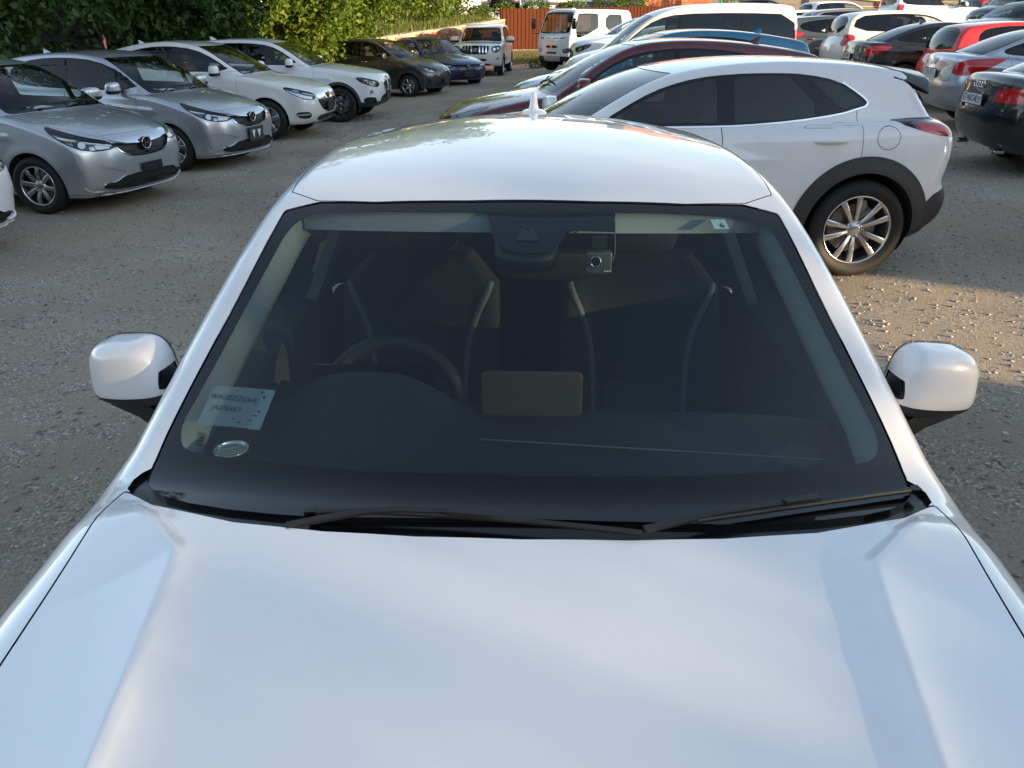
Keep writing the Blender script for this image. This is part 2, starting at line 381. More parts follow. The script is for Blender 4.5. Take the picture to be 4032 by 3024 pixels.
def tube(pts, r, n=8, cap=True):
    """round bar through points; r scalar or list"""
    P = np.asarray(pts, float); k = len(P); r = np.broadcast_to(np.asarray(r, float), (k,))
    T = np.gradient(P, axis=0); T /= np.linalg.norm(T, axis=1, keepdims=True) + 1e-12
    ref = np.array([0, 0, 1.]) if abs(T[:, 2]).mean() < .8 else np.array([0, 1., 0])
    A = np.cross(T, ref); A /= np.linalg.norm(A, axis=1, keepdims=True) + 1e-12; B = np.cross(T, A)
    t = np.linspace(0, 2 * np.pi, n, endpoint=False)
    N = (A[:, None] * np.cos(t)[None, :, None] + B[:, None] * np.sin(t)[None, :, None])
    V = P[:, None] + N * r[:, None, None]
    i = np.arange(k - 1)[:, None] * n + np.arange(n)[None]; j = np.arange(k - 1)[:, None] * n + (np.arange(n)[None] + 1) % n
    a, b, c, d = i.ravel(), j.ravel(), (j + n).ravel(), (i + n).ravel()
    F = np.vstack([np.stack([a, b, c], 1), np.stack([a, c, d], 1)])
    V = V.reshape(-1, 3); N = N.reshape(-1, 3)
    fn = np.cross(V[F[:, 1]] - V[F[:, 0]], V[F[:, 2]] - V[F[:, 0]])
    if (fn * N[F[:, 0]]).sum() < 0: F = F[:, ::-1]
    ms = [M(V, N, F)]
    if cap:
        for e, s in ((0, -1), (k - 1, 1)):
            ring = V[e * n:(e + 1) * n]; nn = T[e] * s
            VV = np.vstack([P[e], ring]); FF = [(0, 1 + q, 1 + (q + 1) % n) for q in range(n)]
            mm = M(VV, np.tile(nn, (n + 1, 1)), FF)
            if np.dot(np.cross(VV[1] - VV[0], VV[2] - VV[0]), nn) < 0: mm.F = mm.F[:, ::-1]
            ms.append(mm)
    return join(ms)

def loft(rings, closed=True, smooth=True, caps=True):
    """quads between rings of equal length; vertex normals averaged"""
    R = np.asarray(rings, float); k, n = R.shape[:2]
    V = R.reshape(-1, 3); F = []
    for a in range(k - 1):
        for b in range(n if closed else n - 1):
            c = (b + 1) % n; F.append((a * n + b, a * n + c, (a + 1) * n + c, (a + 1) * n + b))
    if caps and closed: F.append(tuple(range(n))[::-1]); F.append(tuple((k - 1) * n + q for q in range(n)))
    if not smooth: return flatten(V, F)
    return autosmooth(V, F)

def autosmooth(V, F, ang=40):
    """split vertices where faces meet sharply"""
    V = np.asarray(V, float); tri = []; nrm = []
    for f in F:
        for q in range(1, len(f) - 1): tri.append((f[0], f[q], f[q + 1]))
    tri = np.array(tri); fn = np.cross(V[tri[:, 1]] - V[tri[:, 0]], V[tri[:, 2]] - V[tri[:, 0]])
    ln = np.linalg.norm(fn, axis=1, keepdims=True); un = fn / (ln + 1e-12)
    ca = np.cos(np.radians(ang)); byv = {}
    for i, t in enumerate(tri):
        for v in t: byv.setdefault(v, []).append(i)
    VV = np.empty((len(tri) * 3, 3)); NN = np.empty_like(VV)
    for i, t in enumerate(tri):
        for q, v in enumerate(t):
            js = [j for j in byv[v] if un[j] @ un[i] > ca]
            n = fn[js].sum(0); VV[3 * i + q] = V[v]; NN[3 * i + q] = n / (np.linalg.norm(n) + 1e-12)
    return M(VV, NN, np.arange(len(tri) * 3).reshape(-1, 3))

def plane_uv(pl, m, sp):
    x, y, z = np.abs(m.V[:, 0]), m.V[:, 1], m.V[:, 2]; N = m.N; L = sp['L']
    if pl == 'side': return y, z, N[:, 0] > .4
    if pl == 'top': return x, y, N[:, 2] > .12
    if pl == 'front': return x, z, (y < L * .4) & (N[:, 1] < -.1)
    if pl == 'rear': return x, z, (y > L * .6) & (N[:, 1] > .08)
    k, a = pl; a = np.radians(a)
    if k == 'fd': return x * np.cos(a) + y * np.sin(a), z, (y < L * .4) & (N[:, 1] < .3)
    if k == 'rd': return x * np.cos(a) + (L - y) * np.sin(a), z, (y > L * .6) & (N[:, 1] > -.3)

def field(reg, m, sp):
    if 'fn' in reg: return reg['fn'](np.abs(m.V[:, 0]), m.V[:, 1], m.V[:, 2], m.N)
    u, v, ok = plane_uv(reg['pl'], m, sp)
    P = chaikin(reg['poly'], reg.get('it', 2)) if reg.get('it', 2) else np.asarray(reg['poly'], float)
    return np.where(ok, sdf_poly(u, v, P), .6)

def keep_big(m, frac=.3):
    """drop crumbs left by a cut"""
    if not len(m.F): return m
    lab = np.arange(len(m.V))
    while True:
        mn = lab[m.F].min(1); nl = lab.copy()
        for k in range(3): np.minimum.at(nl, m.F[:, k], mn)
        nl = nl[nl]
        if (nl == lab).all(): break
        lab = nl
    fl_ = lab[m.F[:, 0]]; ar = np.linalg.norm(np.cross(m.V[m.F[:, 1]] - m.V[m.F[:, 0]], m.V[m.F[:, 2]] - m.V[m.F[:, 0]]), axis=1)
    u, inv = np.unique(fl_, return_inverse=True); tot = np.bincount(inv, ar)
    return M(m.V, m.N, m.F[tot[inv] >= tot.max() * frac]).compact()
def cut_car(sp, dy=.032, nth=80, ncap=44):
    """-> list of (name, mesh, material key, sub-parts [(name, mesh, mat)])"""
    sh = sp['shape'] = Shape(sp); m = sh.mesh(dy, nth, ncap)
    parts = []; hw, R = sp['hw'], sp['R']; gaps = []; trim = []
    # wheel arches
    for yc in (sp['yf'], sp['yr']):
        d = np.maximum(np.hypot(m.V[:, 1] - yc, m.V[:, 2] - R) - sp['arch'], hw - .34 - m.V[:, 0])
        _, m = split(m, d)
        t = np.radians(np.linspace(-25, 205, 30)); ra = sp['arch'] - .002
        yy = yc + np.cos(t) * ra; zz = R + np.sin(t) * ra
        xo = sh.wside(yy, zz) - .004; rows = [xo, xo - .02, np.full_like(yy, hw - .33)]
        V = np.vstack([np.stack([r, yy, zz], 1) for r in rows]); n = len(t)
        N = np.tile(np.stack([0 * t, -np.cos(t), -np.sin(t)], 1), (3, 1)); F = []
        for a in range(2):
            for b in range(n - 1): F += [(a * n + b, a * n + b + 1, (a + 1) * n + b + 1), (a * n + b, (a + 1) * n + b + 1, (a + 1) * n + b)]
        cz = len(V); V = np.vstack([V, [(hw - .33, yc, R)]]); N = np.vstack([N, [(1, 0, 0)]])
        for b in range(n - 1): F.append((2 * n + b, 2 * n + b + 1, cz))
        l = M(V, N, F)
        parts.append(('wheel_arch_liner', l, 'liner', [])); parts.append(('wheel_arch_liner', l.mirror(), 'liner', []))
    for reg in sp['regions']:
        d = field(reg, m, sp)
        ins, out = split(m, d)
        if not len(ins.F): continue
        g = reg.get('gap', 0)
        if g:
            ring, out = split(out, field(reg, out, sp) - g)
            gaps.append(ring)
        m = out
        if reg.get('drop'): continue
        subs = []; depth = reg.get('depth', 0); src = ins
        if reg.get('trim'): trim.append(ins)
        if reg.get('frit'):                       # black border printed round a pane
            fr = reg['frit']; P = reg.get('inner')
            if P is not None:
                dd = field(dict(reg, poly=P), ins, sp)
            else: dd = field(reg, ins, sp) + fr
            pane, border = split(ins, dd)
            subs.append(('glass_border', border.off(-.003), 'frit'))
            ins = pane.off(-.003)
        if reg.get('bars'):                       # (z0, z1, mat) bands standing in front of a recess
            for (z0, z1, bm) in reg['bars']:
                b, _ = split(src, np.maximum(z0 - src.V[:, 2], src.V[:, 2] - z1)) if len(src.F) else (src, src)
                if len(b.F): subs.append(('grille_bar', solidify(keep_big(b, .9), .015), bm))
        for (nm, fn, bm, hgt) in reg.get('inlay', ()):
            b, _ = split(src, fn(np.abs(src.V[:, 0]), src.V[:, 1], src.V[:, 2]))
            if len(b.F): subs.append((nm, solidify(keep_big(b).off(hgt), .02), bm))
        if depth > 0:
            ins = recess(ins, depth)
        elif depth < 0:
            ins = solidify(ins.off(-depth), -depth)
        if reg.get('lens'): subs.append(('lens', src.off(.001), reg['lens']))
        if reg.get('sym', 'c') == 'c':
            parts.append((reg['n'], join([ins, ins.mirror()]), reg['mat'], [(a, join([b, b.mirror()]), c) for a, b, c in subs]))
        else:
            parts.append((reg['n'], ins, reg['mat'], subs))
            parts.append((reg['n'], ins.mirror(), reg['mat'], [(a, b.mirror(), c) for a, b, c in subs]))
    trim.append(m)
    parts.insert(0, ('body', join([m, m.mirror()]), 'paint', []))
    if gaps:
        g = recess(join(gaps), .012); parts.append(('panel_gap', join([g, g.mirror()]), 'gap', []))
    t = join(trim); zl = sp['belt'] - .25
    t, _ = split(t, zl - t.V[:, 2])
    cab = sp.get('cab_y', (sp['yf'] + .55, sp['L'] - .05))
    t, _ = split(t, np.maximum(cab[0] - t.V[:, 1], t.V[:, 1] - cab[1]))
    t = t.off(-.025).flip()
    if sp.get('trim_split'):
        dk, lt = split(t, sp['trim_split'](t.V[:, 1], t.V[:, 2])); parts.append(('pillar_trim', lt, sp['trim_mat'], [])); parts.append(('pillar_trim', lt.mirror(), sp['trim_mat'], [])); t = dk
    parts.append(('interior_trim', join([t, t.mirror()]), 'trim', []))
    return parts
# ---------------------------------------------------------------- the white car in front
def q2_disp(x, y):
    """hood: a ridge line either side of a slightly dished centre, with a long soft outside flank"""
    d, sg = dist_line(x, y, Q2_RIDGE); d = np.sqrt(d * d + .0025 ** 2) - .0025
    f = (1 - sstep(1.16, 1.27, y)) * sstep(-.05, .35, y)
    ins = .025 * np.exp(-d / .032); out = .025 * np.maximum(0, 1 - d / .21) ** 2.0
    return np.where(sg < 0, ins, out) * f
Q2_RIDGE = chaikin([(.44, .0), (.49, .45), (.518, .69), (.546, .9), (.564, 1.02), (.574, 1.06), (.60, 1.085), (.70, 1.19), (.75, 1.245)], 2, False)
Q2 = dict(L=4.19, hw=.897, R=.335, arch=.375, yf=.845, yr=3.44, flare=.010, crown=.07, blur=3,
  body=[(.16, .20), (.05, .34), (.0, .55), (.02, .76), (.10, .875), (.30, .945), (.62, .985), (.90, 1.008), (1.10, 1.020), (1.30, 1.03), (1.8, 1.02),
        (3.3, 1.03), (3.95, 1.0), (4.12, .92), (4.19, .72), (4.17, .45), (4.05, .24), (3.9, .20), (2, .18)],
  cabin=[(1.10, .93), (1.20, 1.005), (1.52, 1.228), (1.865, 1.420), (2.15, 1.478), (2.6, 1.508), (3.1, 1.498), (3.5, 1.460), (3.85, 1.405), (4.02, 1.36), (4.06, 1.30), (4.13, .98), (4.1, .8), (1.2, .8)],
  sec=[(.1, .88), (.3, .95), (.5, .985), (.7, 1.0), (.82, .998), (.92, .985), (1.02, .955), (1.2, .90)],
  plan=[(0, .93), (.5, .985), (1.2, .995), (2.2, .985), (3.2, 1.0), (3.8, .975), (4.2, .92)],
  cplan=[(1.0, .81), (1.3, .818), (2.0, .842), (2.8, .85), (3.4, .82), (4.1, .74)],
  cf=.30, cr=.22, cw=.19, cwr=.12, rcrown=lambda y: .05 + .085 * sstep(1.95, 3.0, y), belt=1.0, lean=.44, lean2=.1, rb=.10, rc=.05, ru=.03, cf_=0, ymid=2.4, disp=q2_disp, regions=[])

Q2_HOOD_EDGE = [(0, 1.089), (.18, 1.095), (.34, 1.114), (.51, 1.151), (.69, 1.219), (.755, 1.272)]
Q2_GLASS = [(-.3, 1.897), (.28, 1.897), (.594, 1.95), (.617, 1.826), (.655, 1.675), (.688, 1.579), (.721, 1.481), (.745, 1.40), (.752, 1.345), (.74, 1.30), (.66, 1.235), (.5, 1.180), (.3, 1.145), (-.3, 1.145)]
Q2_CLEAR = [(-.2, 1.850), (.12, 1.853), (.508, 1.894), (.545, 1.885), (.575, 1.85), (.60, 1.75), (.654, 1.577), (.69, 1.48), (.712, 1.428), (.703, 1.388), (.67, 1.365), (.565, 1.332), (.41, 1.292), (.28, 1.27), (.09, 1.254), (-.2, 1.253)]
Q2['trim_mat'] = 'trim_light'; Q2['trim_split'] = lambda y, z: np.maximum(1.045 - z, y - 2.80) * -1; Q2['cab_y'] = (1.32, 3.95)
Q2['regions'] = [
  dict(n='windshield', pl='top', poly=Q2_GLASS, it=1, mat='glass_front', frit=.04, inner=Q2_CLEAR),
  dict(n='side_window', pl='side', poly=[(1.76, 1.035), (2.03, 1.265), (2.30, 1.365), (2.63, 1.385), (2.63, 1.05)], mat='glass', sym='s', it=1),
  dict(n='side_window', pl='side', poly=[(2.74, 1.055), (2.74, 1.385), (3.2, 1.365), (3.42, 1.30), (3.52, 1.12), (3.48, 1.075)], mat='glass_dark', sym='s', it=1),
  dict(n='window_frame', pl='side', poly=[(1.58, 1.015), (2.01, 1.30), (2.30, 1.39), (2.75, 1.41), (3.22, 1.385), (3.46, 1.31), (3.56, 1.11), (3.50, 1.05), (2.6, 1.025)], mat='gloss_black', sym='s', it=1, trim=True),
  dict(n='rear_window', pl='rear', poly=[(-.3, 1.06), (.52, 1.06), (.56, 1.10), (.50, 1.32), (-.3, 1.33)], mat='glass_dark', it=1),
  dict(n='cowl_panel', pl='top', poly=[(-.3, 1.087)] + Q2_HOOD_EDGE + [(.776, 1.295), (.778, 1.325), (.767, 1.342), (.750, 1.350), (.70, 1.30), (-.3, 1.20)], it=0, mat='gloss_black', depth=.010),
  dict(n='hood', pl='top', poly=[(-.3, 1.087)] + Q2_HOOD_EDGE + [(.782, 1.285), (.778, 1.166), (.767, .993), (.757, .855), (.74, .6), (.70, .36), (.62, .19), (.4, .10), (-.3, .085)], it=1, mat='paint', gap=.004),
  dict(n='roof_panel', pl='top', poly=[(-.3, 1.90), (.30, 1.90), (.598, 1.957), (.603, 2.12), (.592, 2.4), (.56, 2.8), (.52, 3.3), (.47, 3.78), (-.3, 3.85)], it=1, mat='paint', gap=.003),
  dict(n='grille', pl='front', poly=[(-.2, .30), (.34, .32), (.46, .46), (.42, .72), (.30, .78), (-.2, .78)], it=1, mat='plastic', depth=.03, bars=[(z, z + .018, 'alloy_dark') for z in np.arange(.36, .76, .06)]),
  dict(n='headlight', pl=('fd', 40), poly=[(.50, .66), (.48, .76), (.70, .83), (.93, .86), (.98, .80), (.80, .68)], it=1, mat='lamp_dark', sym='s', depth=.04, lens='lens'),
  dict(n='taillight', pl=('rd', 40), poly=[(.55, .72), (.55, .92), (.80, .96), (.95, .92), (.92, .78)], it=1, mat='lamp_red', sym='s'),
  dict(n='door', pl='side', poly=[(1.50, .33), (1.46, .7), (1.52, 1.0), (2.03, 1.32), (2.68, 1.42), (2.68, .9), (2.66, .33)], it=0, mat='paint', sym='s', gap=.005, trim=True),
  dict(n='door', pl='side', poly=[(2.69, .33), (2.70, 1.42), (3.2, 1.40), (3.48, 1.31), (3.56, 1.05), (3.30, .75), (3.02, .5), (2.95, .33)], it=0, mat='paint', sym='s', gap=.005, trim=True),
]
Q2['handles'] = [(2.50, .93), (3.36, .95)]

Q2['ya'] = .5; Q2['ylist'] = np.concatenate([np.arange(.5, 1.36, .0055), np.arange(1.36, 2.0, .012), np.arange(2.0, 4.19 - .75, .022), [4.19 - .75]])
Q2['thetas'] = np.concatenate([np.linspace(-90, -28, 9)[:-1], np.linspace(-28, 24, 44)[:-1], np.linspace(24, 50, 96)[:-1], np.linspace(50, 90, 46)])
# ---------------------------------------------------------------- other car shapes (metres, y from the front bumper back)
def auto(name, L, hw, yf, yr, R, body, cabin, belt, ws, dlo, pil, rw=None, arch=None, lean=.40, cab_w=None, hood=None, lights=(), cf=.28, cr=.2, cw=.22, clad=None, door0=None, doorsz=.30, visor=False, **kw):
    """ws=(y base, y header, x base, x header); dlo=side glass outline; pil=pillar centres; hood=(front y, x front, x rear)"""
    arch = arch or R + .045
    cab_w = cab_w or (.90, .93, .92, .86)
    c0, c1, c2, c3 = [hw * a for a in cab_w]
    sp = dict(name=name, L=L, hw=hw, yf=yf, yr=yr, R=R, arch=arch, body=body, cabin=cabin, belt=belt, lean=lean, cf=cf, cr=cr, cw=cw, cwr=.16, rcrown=.05,
      sec=[(.1, .88), (.25, .94), (.45, .985), (.65, 1.0), (belt - .22, .995), (belt - .08, .975), (belt + .03, .94), (belt + .2, .88)],
      plan=[(0, .92), (.5, .98), (1.2, 1), (L * .5, .99), (L - 1.0, 1), (L - .4, .965), (L, .90)],
      cplan=[(ws[0] - .1, c0), (ws[0] + .5, (c0 + c1) / 2), (L * .5, c1), (L * .68, c2), (L - .1, c3)], rb=.07, rc=.05, ru=.025, ymid=L * .56, visor=visor)
    sp.update(kw)
    yb, yt, xb, xt = ws; q = lambda x: cw * (x / hw) ** 2
    xs = np.linspace(-.15, xb - .03, 8); xu = np.linspace(xt - .03, -.15, 6)
    wpoly = [(x, yb + q(x)) for x in xs] + [(xb, yb + q(xb) + .06)] + [(xb + (xt - xb) * .5 + .012, (yb + yt) / 2 + q(xb))] + [(xt, yt + q(xt) - .02)] + [(x, yt + q(x)) for x in xu]
    D = chaikin(dlo, 1); regs = list(kw.get('first', ()))
    regs.append(dict(n='windshield', pl='top', poly=wpoly, it=1, mat='glass_clear', frit=.04))
    if rw: regs.append(dict(n='rear_window', pl=rw[0], poly=rw[1], it=1, mat='glass_dark' if len(rw) < 3 else rw[2], frit=.035))
    edges = [-9] + list(pil) + [99]; tints = kw.get('tints', ['glass'] * 2 + ['glass_dark'] * 4)
    for i in range(len(edges) - 1):
        a, b = edges[i] + .028, edges[i + 1] - .028
        f = lambda x, y, z, N, a=a, b=b: np.where(N[:, 0] > .4, np.maximum(np.maximum(sdf_poly(y, z, D) + .022, a - y), y - b), .6)
        regs.append(dict(n='side_window', fn=f, mat=tints[i], sym='s', inlay=[('rain_visor', lambda x, y, z: np.maximum(-(sdf_poly(y, z, D) + .095), belt + .16 - z), 'visor', .012)] if visor else ()))
    regs.append(dict(n='window_frame', fn=lambda x, y, z, N: np.where(N[:, 0] > .4, sdf_poly(y, z, D), .6), mat='gloss_black', sym='s', trim=True))
    if kw.get('dlo_chrome'): regs.append(dict(n='window_trim', fn=lambda x, y, z, N: np.where(N[:, 0] > .4, sdf_poly(y, z, D) - .011 + kw['dlo_chrome'](x, y, z), .6), mat='chrome', sym='s', depth=-.003))
    regs += list(lights)
    if clad:
        regs.append(dict(n='wheel_arch_cladding', fn=lambda x, y, z, N: np.where(N[:, 0] > .2, np.maximum(np.hypot(y - yf, z - R) - arch - clad, R * .6 - z), .6), mat='plastic_grey', sym='s', depth=-.008))
        regs.append(dict(n='wheel_arch_cladding', fn=lambda x, y, z, N: np.where(N[:, 0] > .2, np.maximum(np.hypot(y - yr, z - R) - arch - clad, R * .6 - z), .6), mat='plastic_grey', sym='s', depth=-.008))
        zf = kw.get('clad_fn') or (lambda y: kw.get('clad_z', R + .05))
        regs.append(dict(n='sill_cladding', fn=lambda x, y, z, N: z - zf(y), mat='plastic_grey'))
    if hood:
        hy, hx0, hx1 = hood; c = lambda x: hy + cf * abs(x / hw) ** 2.6
        regs.append(dict(n='hood', pl='top', poly=[(x, yb - .035 + q(x)) for x in np.linspace(-.15, hx1 - .05, 7)] + [(hx1, yb + q(hx1) + .02), (hx1 - .01, yb - .2), ((hx0 + hx1) / 2 + .02, (yb + hy) / 2)] + [(x, c(x)) for x in np.linspace(hx0, -.15, 7)], it=1, mat='paint', gap=.004))
    top = np.array(dlo)[:, 1].max() + .05; d0 = door0 or yf + arch + .10; B = pil[kw.get('bi', 0)]
    cir = lambda y, z, yc: arch + .07 - np.hypot(y - yc, z - R)
    yg = np.linspace(0, L, 300); zg = np.linspace(belt - .2, belt + .6, 160); ins = sdf_poly(*np.meshgrid(yg, zg, indexing='ij'), D) < 0
    zlow = np.where(ins.any(1), zg[ins.argmax(1)] + .03, belt + .03); dz = lambda z, y: np.maximum(doorsz - z, z - np.interp(y, yg, zlow))
    regs.append(dict(n='door', fn=lambda x, y, z, N: np.where(N[:, 0] > .3, np.maximum.reduce([d0 - y, y - B + .002, dz(z, y), cir(y, z, yf)]), .6), mat='paint', sym='s', gap=.004, trim=True))
    if kw.get('four', True):
        d1 = kw.get('door1', yr - arch * .1)
        regs.append(dict(n='door', fn=lambda x, y, z, N: np.where(N[:, 0] > .3, np.maximum.reduce([B + .004 - y, y - d1, dz(z, y), cir(y, z, yr)]), .6), mat='paint', sym='s', gap=.004, trim=True))
    regs += list(kw.get('last', ()))
    sp['regions'] = regs
    return sp
def fl(poly, ang=45, mat='lamp_dark', **k):
    a = math.radians(ang); P = chaikin(poly, 1); k['inlay'] = list(k.get('inlay', ())) + [('lamp_border', lambda x, y, z: -(sdf_poly(x * np.cos(a) + y * np.sin(a), z, P) + .011), 'gloss_black', .002)]
    return dict(n='headlight', pl=('fd', ang), poly=poly, it=1, mat=mat, sym='s', depth=.03, lens='lens', **k)
def tl(poly, ang=45, mat='lamp_red', **k): return dict(n='taillight', pl=('rd', ang), poly=poly, it=1, mat=mat, sym='s', depth=-.003, **k)
def fr(n, poly, mat='plastic', depth=.03, it=1, **k): return dict(n=n, pl='front', poly=poly, it=it, mat=mat, depth=depth, **k)

FG = [(-.2, .545), (.20, .553), (.36, .595), (.45, .70), (.42, .722), (.22, .683), (-.2, .67)]
FIT = auto('fit', 3.99, .8475, .80, 3.33, .30,
  [(.16, .16), (.03, .23), (.0, .40), (.01, .58), (.035, .70), (.11, .785), (.42, .90), (.80, .985), (1.05, 1.03), (1.6, 1.03), (3.3, 1.06), (3.80, 1.05), (3.93, .93), (3.99, .65), (3.97, .4), (3.88, .25), (3.7, .18)],
  [(.78, .93), (.90, 1.005), (1.35, 1.265), (1.80, 1.455), (2.2, 1.515), (2.6, 1.525), (3.2, 1.49), (3.62, 1.43), (3.80, 1.39), (3.93, 1.05), (3.9, .85), (.9, .85)],
  1.02, (.92, 1.80, .68, .55), [(1.16, 1.035), (1.55, 1.27), (1.95, 1.41), (2.45, 1.445), (3.0, 1.42), (3.42, 1.33), (3.46, 1.09), (2.5, 1.04)], [1.58, 2.42, 3.22], ('rear', [(-.2, 1.08), (.55, 1.08), (.50, 1.36), (-.2, 1.37)]),
  lean=.36, cab_w=(.86, .93, .92, .85), hood=(.14, .52, .72), cf=.27, cw=.26, visor=False, bi=1, tints=['glass', 'glass', 'glass_dark', 'glass_dark'],
  creases=[([(1.0, .80), (2.2, .86), (3.8, .96)], .012, .05), ([(1.2, .40), (2.2, .36), (3.0, .40)], .010, .05)],
  lights=[
    fr('grille', FG, bars=[(.585, .592, 'plastic_grey'), (.615, .622, 'plastic_grey'), (.645, .652, 'plastic_grey')], inlay=[('grille_frame', lambda x, y, z: np.maximum(-(sdf_poly(x, z, chaikin(FG, 1)) + .013), z - .67), 'chrome', .008)]),
    dict(n='chrome_grille_bar', pl='front', poly=[(-.2, .672), (.22, .685), (.40, .725), (.47, .755), (.44, .785), (.25, .750), (-.2, .745)], it=1, mat='chrome', depth=-.014),
    fl([(.33, .655), (.38, .735), (.60, .785), (.80, .845), (.97, .905), (.95, .850), (.83, .750), (.62, .652)], 45, mat='lamp_bowl', inlay=[('lamp_mask', lambda x, y, z: np.abs((x + y) * .7071 - .66) - .075, 'lamp_dark', -.022), ('projector', lambda x, y, z: np.hypot((x + y) * .7071 - .655, z - .725) - .036, 'lamp_shine', -.008), ('reflector', lambda x, y, z: np.maximum(np.abs((x + y) * .7071 - .46) - .07, np.abs(z - .695) - .022), 'lamp_shine', -.012), ('indicator', lambda x, y, z: np.maximum(.76 - (x + y) * .7071, np.abs(z - .50 - (x + y) * .40) - .022), 'lamp_shine', -.012), ('daytime_strip', lambda x, y, z: np.abs(z - .618 - (x + y) * .7071 * .21) - .007, 'lamp_shine', -.004)]),
    fr('lower_intake', [(-.2, .225), (.40, .235), (.60, .250), (.64, .315), (.48, .325), (.38, .385), (-.2, .385)], bars=[(.262, .275, 'plastic_grey'), (.300, .313, 'plastic_grey')]),
    dict(n='bumper_recess', pl=('fd', 30), poly=[(.30, .40), (.42, .455), (.60, .505), (.76, .50), (.81, .42), (.78, .24), (.50, .235)], it=1, mat='paint', sym='s', depth=.016),
    dict(n='chin_lip', fn=lambda x, y, z, N: np.where(y < .5, np.maximum(z - .205, .10 - z), .6), mat='paint', gap=.006, depth=-.012),
    tl([(.66, .86), (.66, 1.05), (.72, 1.3), (.80, 1.3), (.98, 1.04), (.95, .86)])],
  rb=.045, pf=3.3, handles=[(2.22, .905), (3.12, .94)], mirror=(1.48, 1.08, 1.0), antenna=(3.35, 'fin'), paper=True, wipers=[(-.05, .94, .30, 1.02, -.02, 1.01, .46, 1.06), (-.55, 1.0, -.2, 1.03, -.56, 1.10, .03, 1.0)])
FIT2 = auto('fit2', 3.99, .8475, .80, 3.33, .30,
  [(.16, .16), (.03, .23), (.0, .40), (.01, .58), (.035, .70), (.11, .785), (.42, .90), (.80, .985), (1.05, 1.03), (1.6, 1.03), (3.3, 1.06), (3.80, 1.05), (3.93, .93), (3.99, .65), (3.97, .4), (3.88, .25), (3.7, .18)],
  [(.78, .93), (.90, 1.005), (1.35, 1.265), (1.80, 1.455), (2.2, 1.515), (2.6, 1.525), (3.2, 1.49), (3.62, 1.43), (3.80, 1.39), (3.93, 1.05), (3.9, .85), (.9, .85)],
  1.02, (.92, 1.80, .68, .55), [(1.16, 1.035), (1.55, 1.27), (1.95, 1.41), (2.45, 1.445), (3.0, 1.42), (3.42, 1.33), (3.46, 1.09), (2.5, 1.04)], [1.58, 2.42, 3.22], ('rear', [(-.2, 1.08), (.55, 1.08), (.50, 1.36), (-.2, 1.37)]),
  lean=.36, cab_w=(.86, .93, .92, .85), hood=(.14, .52, .72), cf=.27, cw=.26, visor=True, bi=1, tints=['glass', 'glass', 'glass_dark', 'glass_dark'],
  creases=[([(1.0, .80), (2.2, .86), (3.8, .96)], .012, .05), ([(1.2, .40), (2.2, .36), (3.0, .40)], .010, .05)],
  lights=[
    fr('grille', FG, bars=[(.585, .592, 'plastic_grey'), (.615, .622, 'plastic_grey'), (.645, .652, 'plastic_grey')], inlay=[('grille_frame', lambda x, y, z: np.maximum(-(sdf_poly(x, z, chaikin(FG, 1)) + .013), z - .67), 'chrome', .008)]),
    dict(n='chrome_grille_bar', pl='front', poly=[(-.2, .672), (.22, .685), (.40, .725), (.47, .755), (.44, .785), (.25, .750), (-.2, .745)], it=1, mat='chrome', depth=-.014),
    fl([(.33, .655), (.38, .735), (.60, .785), (.80, .845), (.97, .905), (.95, .850), (.83, .750), (.62, .652)], 45, mat='lamp_bowl', inlay=[('lamp_mask', lambda x, y, z: np.abs((x + y) * .7071 - .66) - .075, 'lamp_dark', -.022), ('projector', lambda x, y, z: np.hypot((x + y) * .7071 - .655, z - .725) - .036, 'lamp_shine', -.008), ('reflector', lambda x, y, z: np.maximum(np.abs((x + y) * .7071 - .46) - .07, np.abs(z - .695) - .022), 'lamp_shine', -.012), ('indicator', lambda x, y, z: np.maximum(.76 - (x + y) * .7071, np.abs(z - .50 - (x + y) * .40) - .022), 'lamp_shine', -.012), ('daytime_strip', lambda x, y, z: np.abs(z - .618 - (x + y) * .7071 * .21) - .007, 'lamp_shine', -.004)]),
    fr('lower_intake', [(-.2, .225), (.40, .235), (.60, .250), (.64, .315), (.48, .325), (.38, .385), (-.2, .385)], bars=[(.262, .275, 'plastic_grey'), (.300, .313, 'plastic_grey')]),
    dict(n='bumper_recess', pl=('fd', 30), poly=[(.30, .40), (.42, .455), (.60, .505), (.76, .50), (.81, .42), (.78, .24), (.50, .235)], it=1, mat='paint', sym='s', depth=.016),
    dict(n='chin_lip', fn=lambda x, y, z, N: np.where(y < .5, np.maximum(z - .205, .10 - z), .6), mat='paint', gap=.006, depth=-.012),
    tl([(.66, .86), (.66, 1.05), (.72, 1.3), (.80, 1.3), (.98, 1.04), (.95, .86)])],
  rb=.045, pf=3.3, handles=[(2.22, .905), (3.12, .94)], mirror=(1.48, 1.08, 1.0), antenna=(3.35, 'fin'), paper=True, wipers=[(-.05, .94, .30, 1.02, -.02, 1.01, .46, 1.06), (-.55, 1.0, -.2, 1.03, -.56, 1.10, .03, 1.0)])
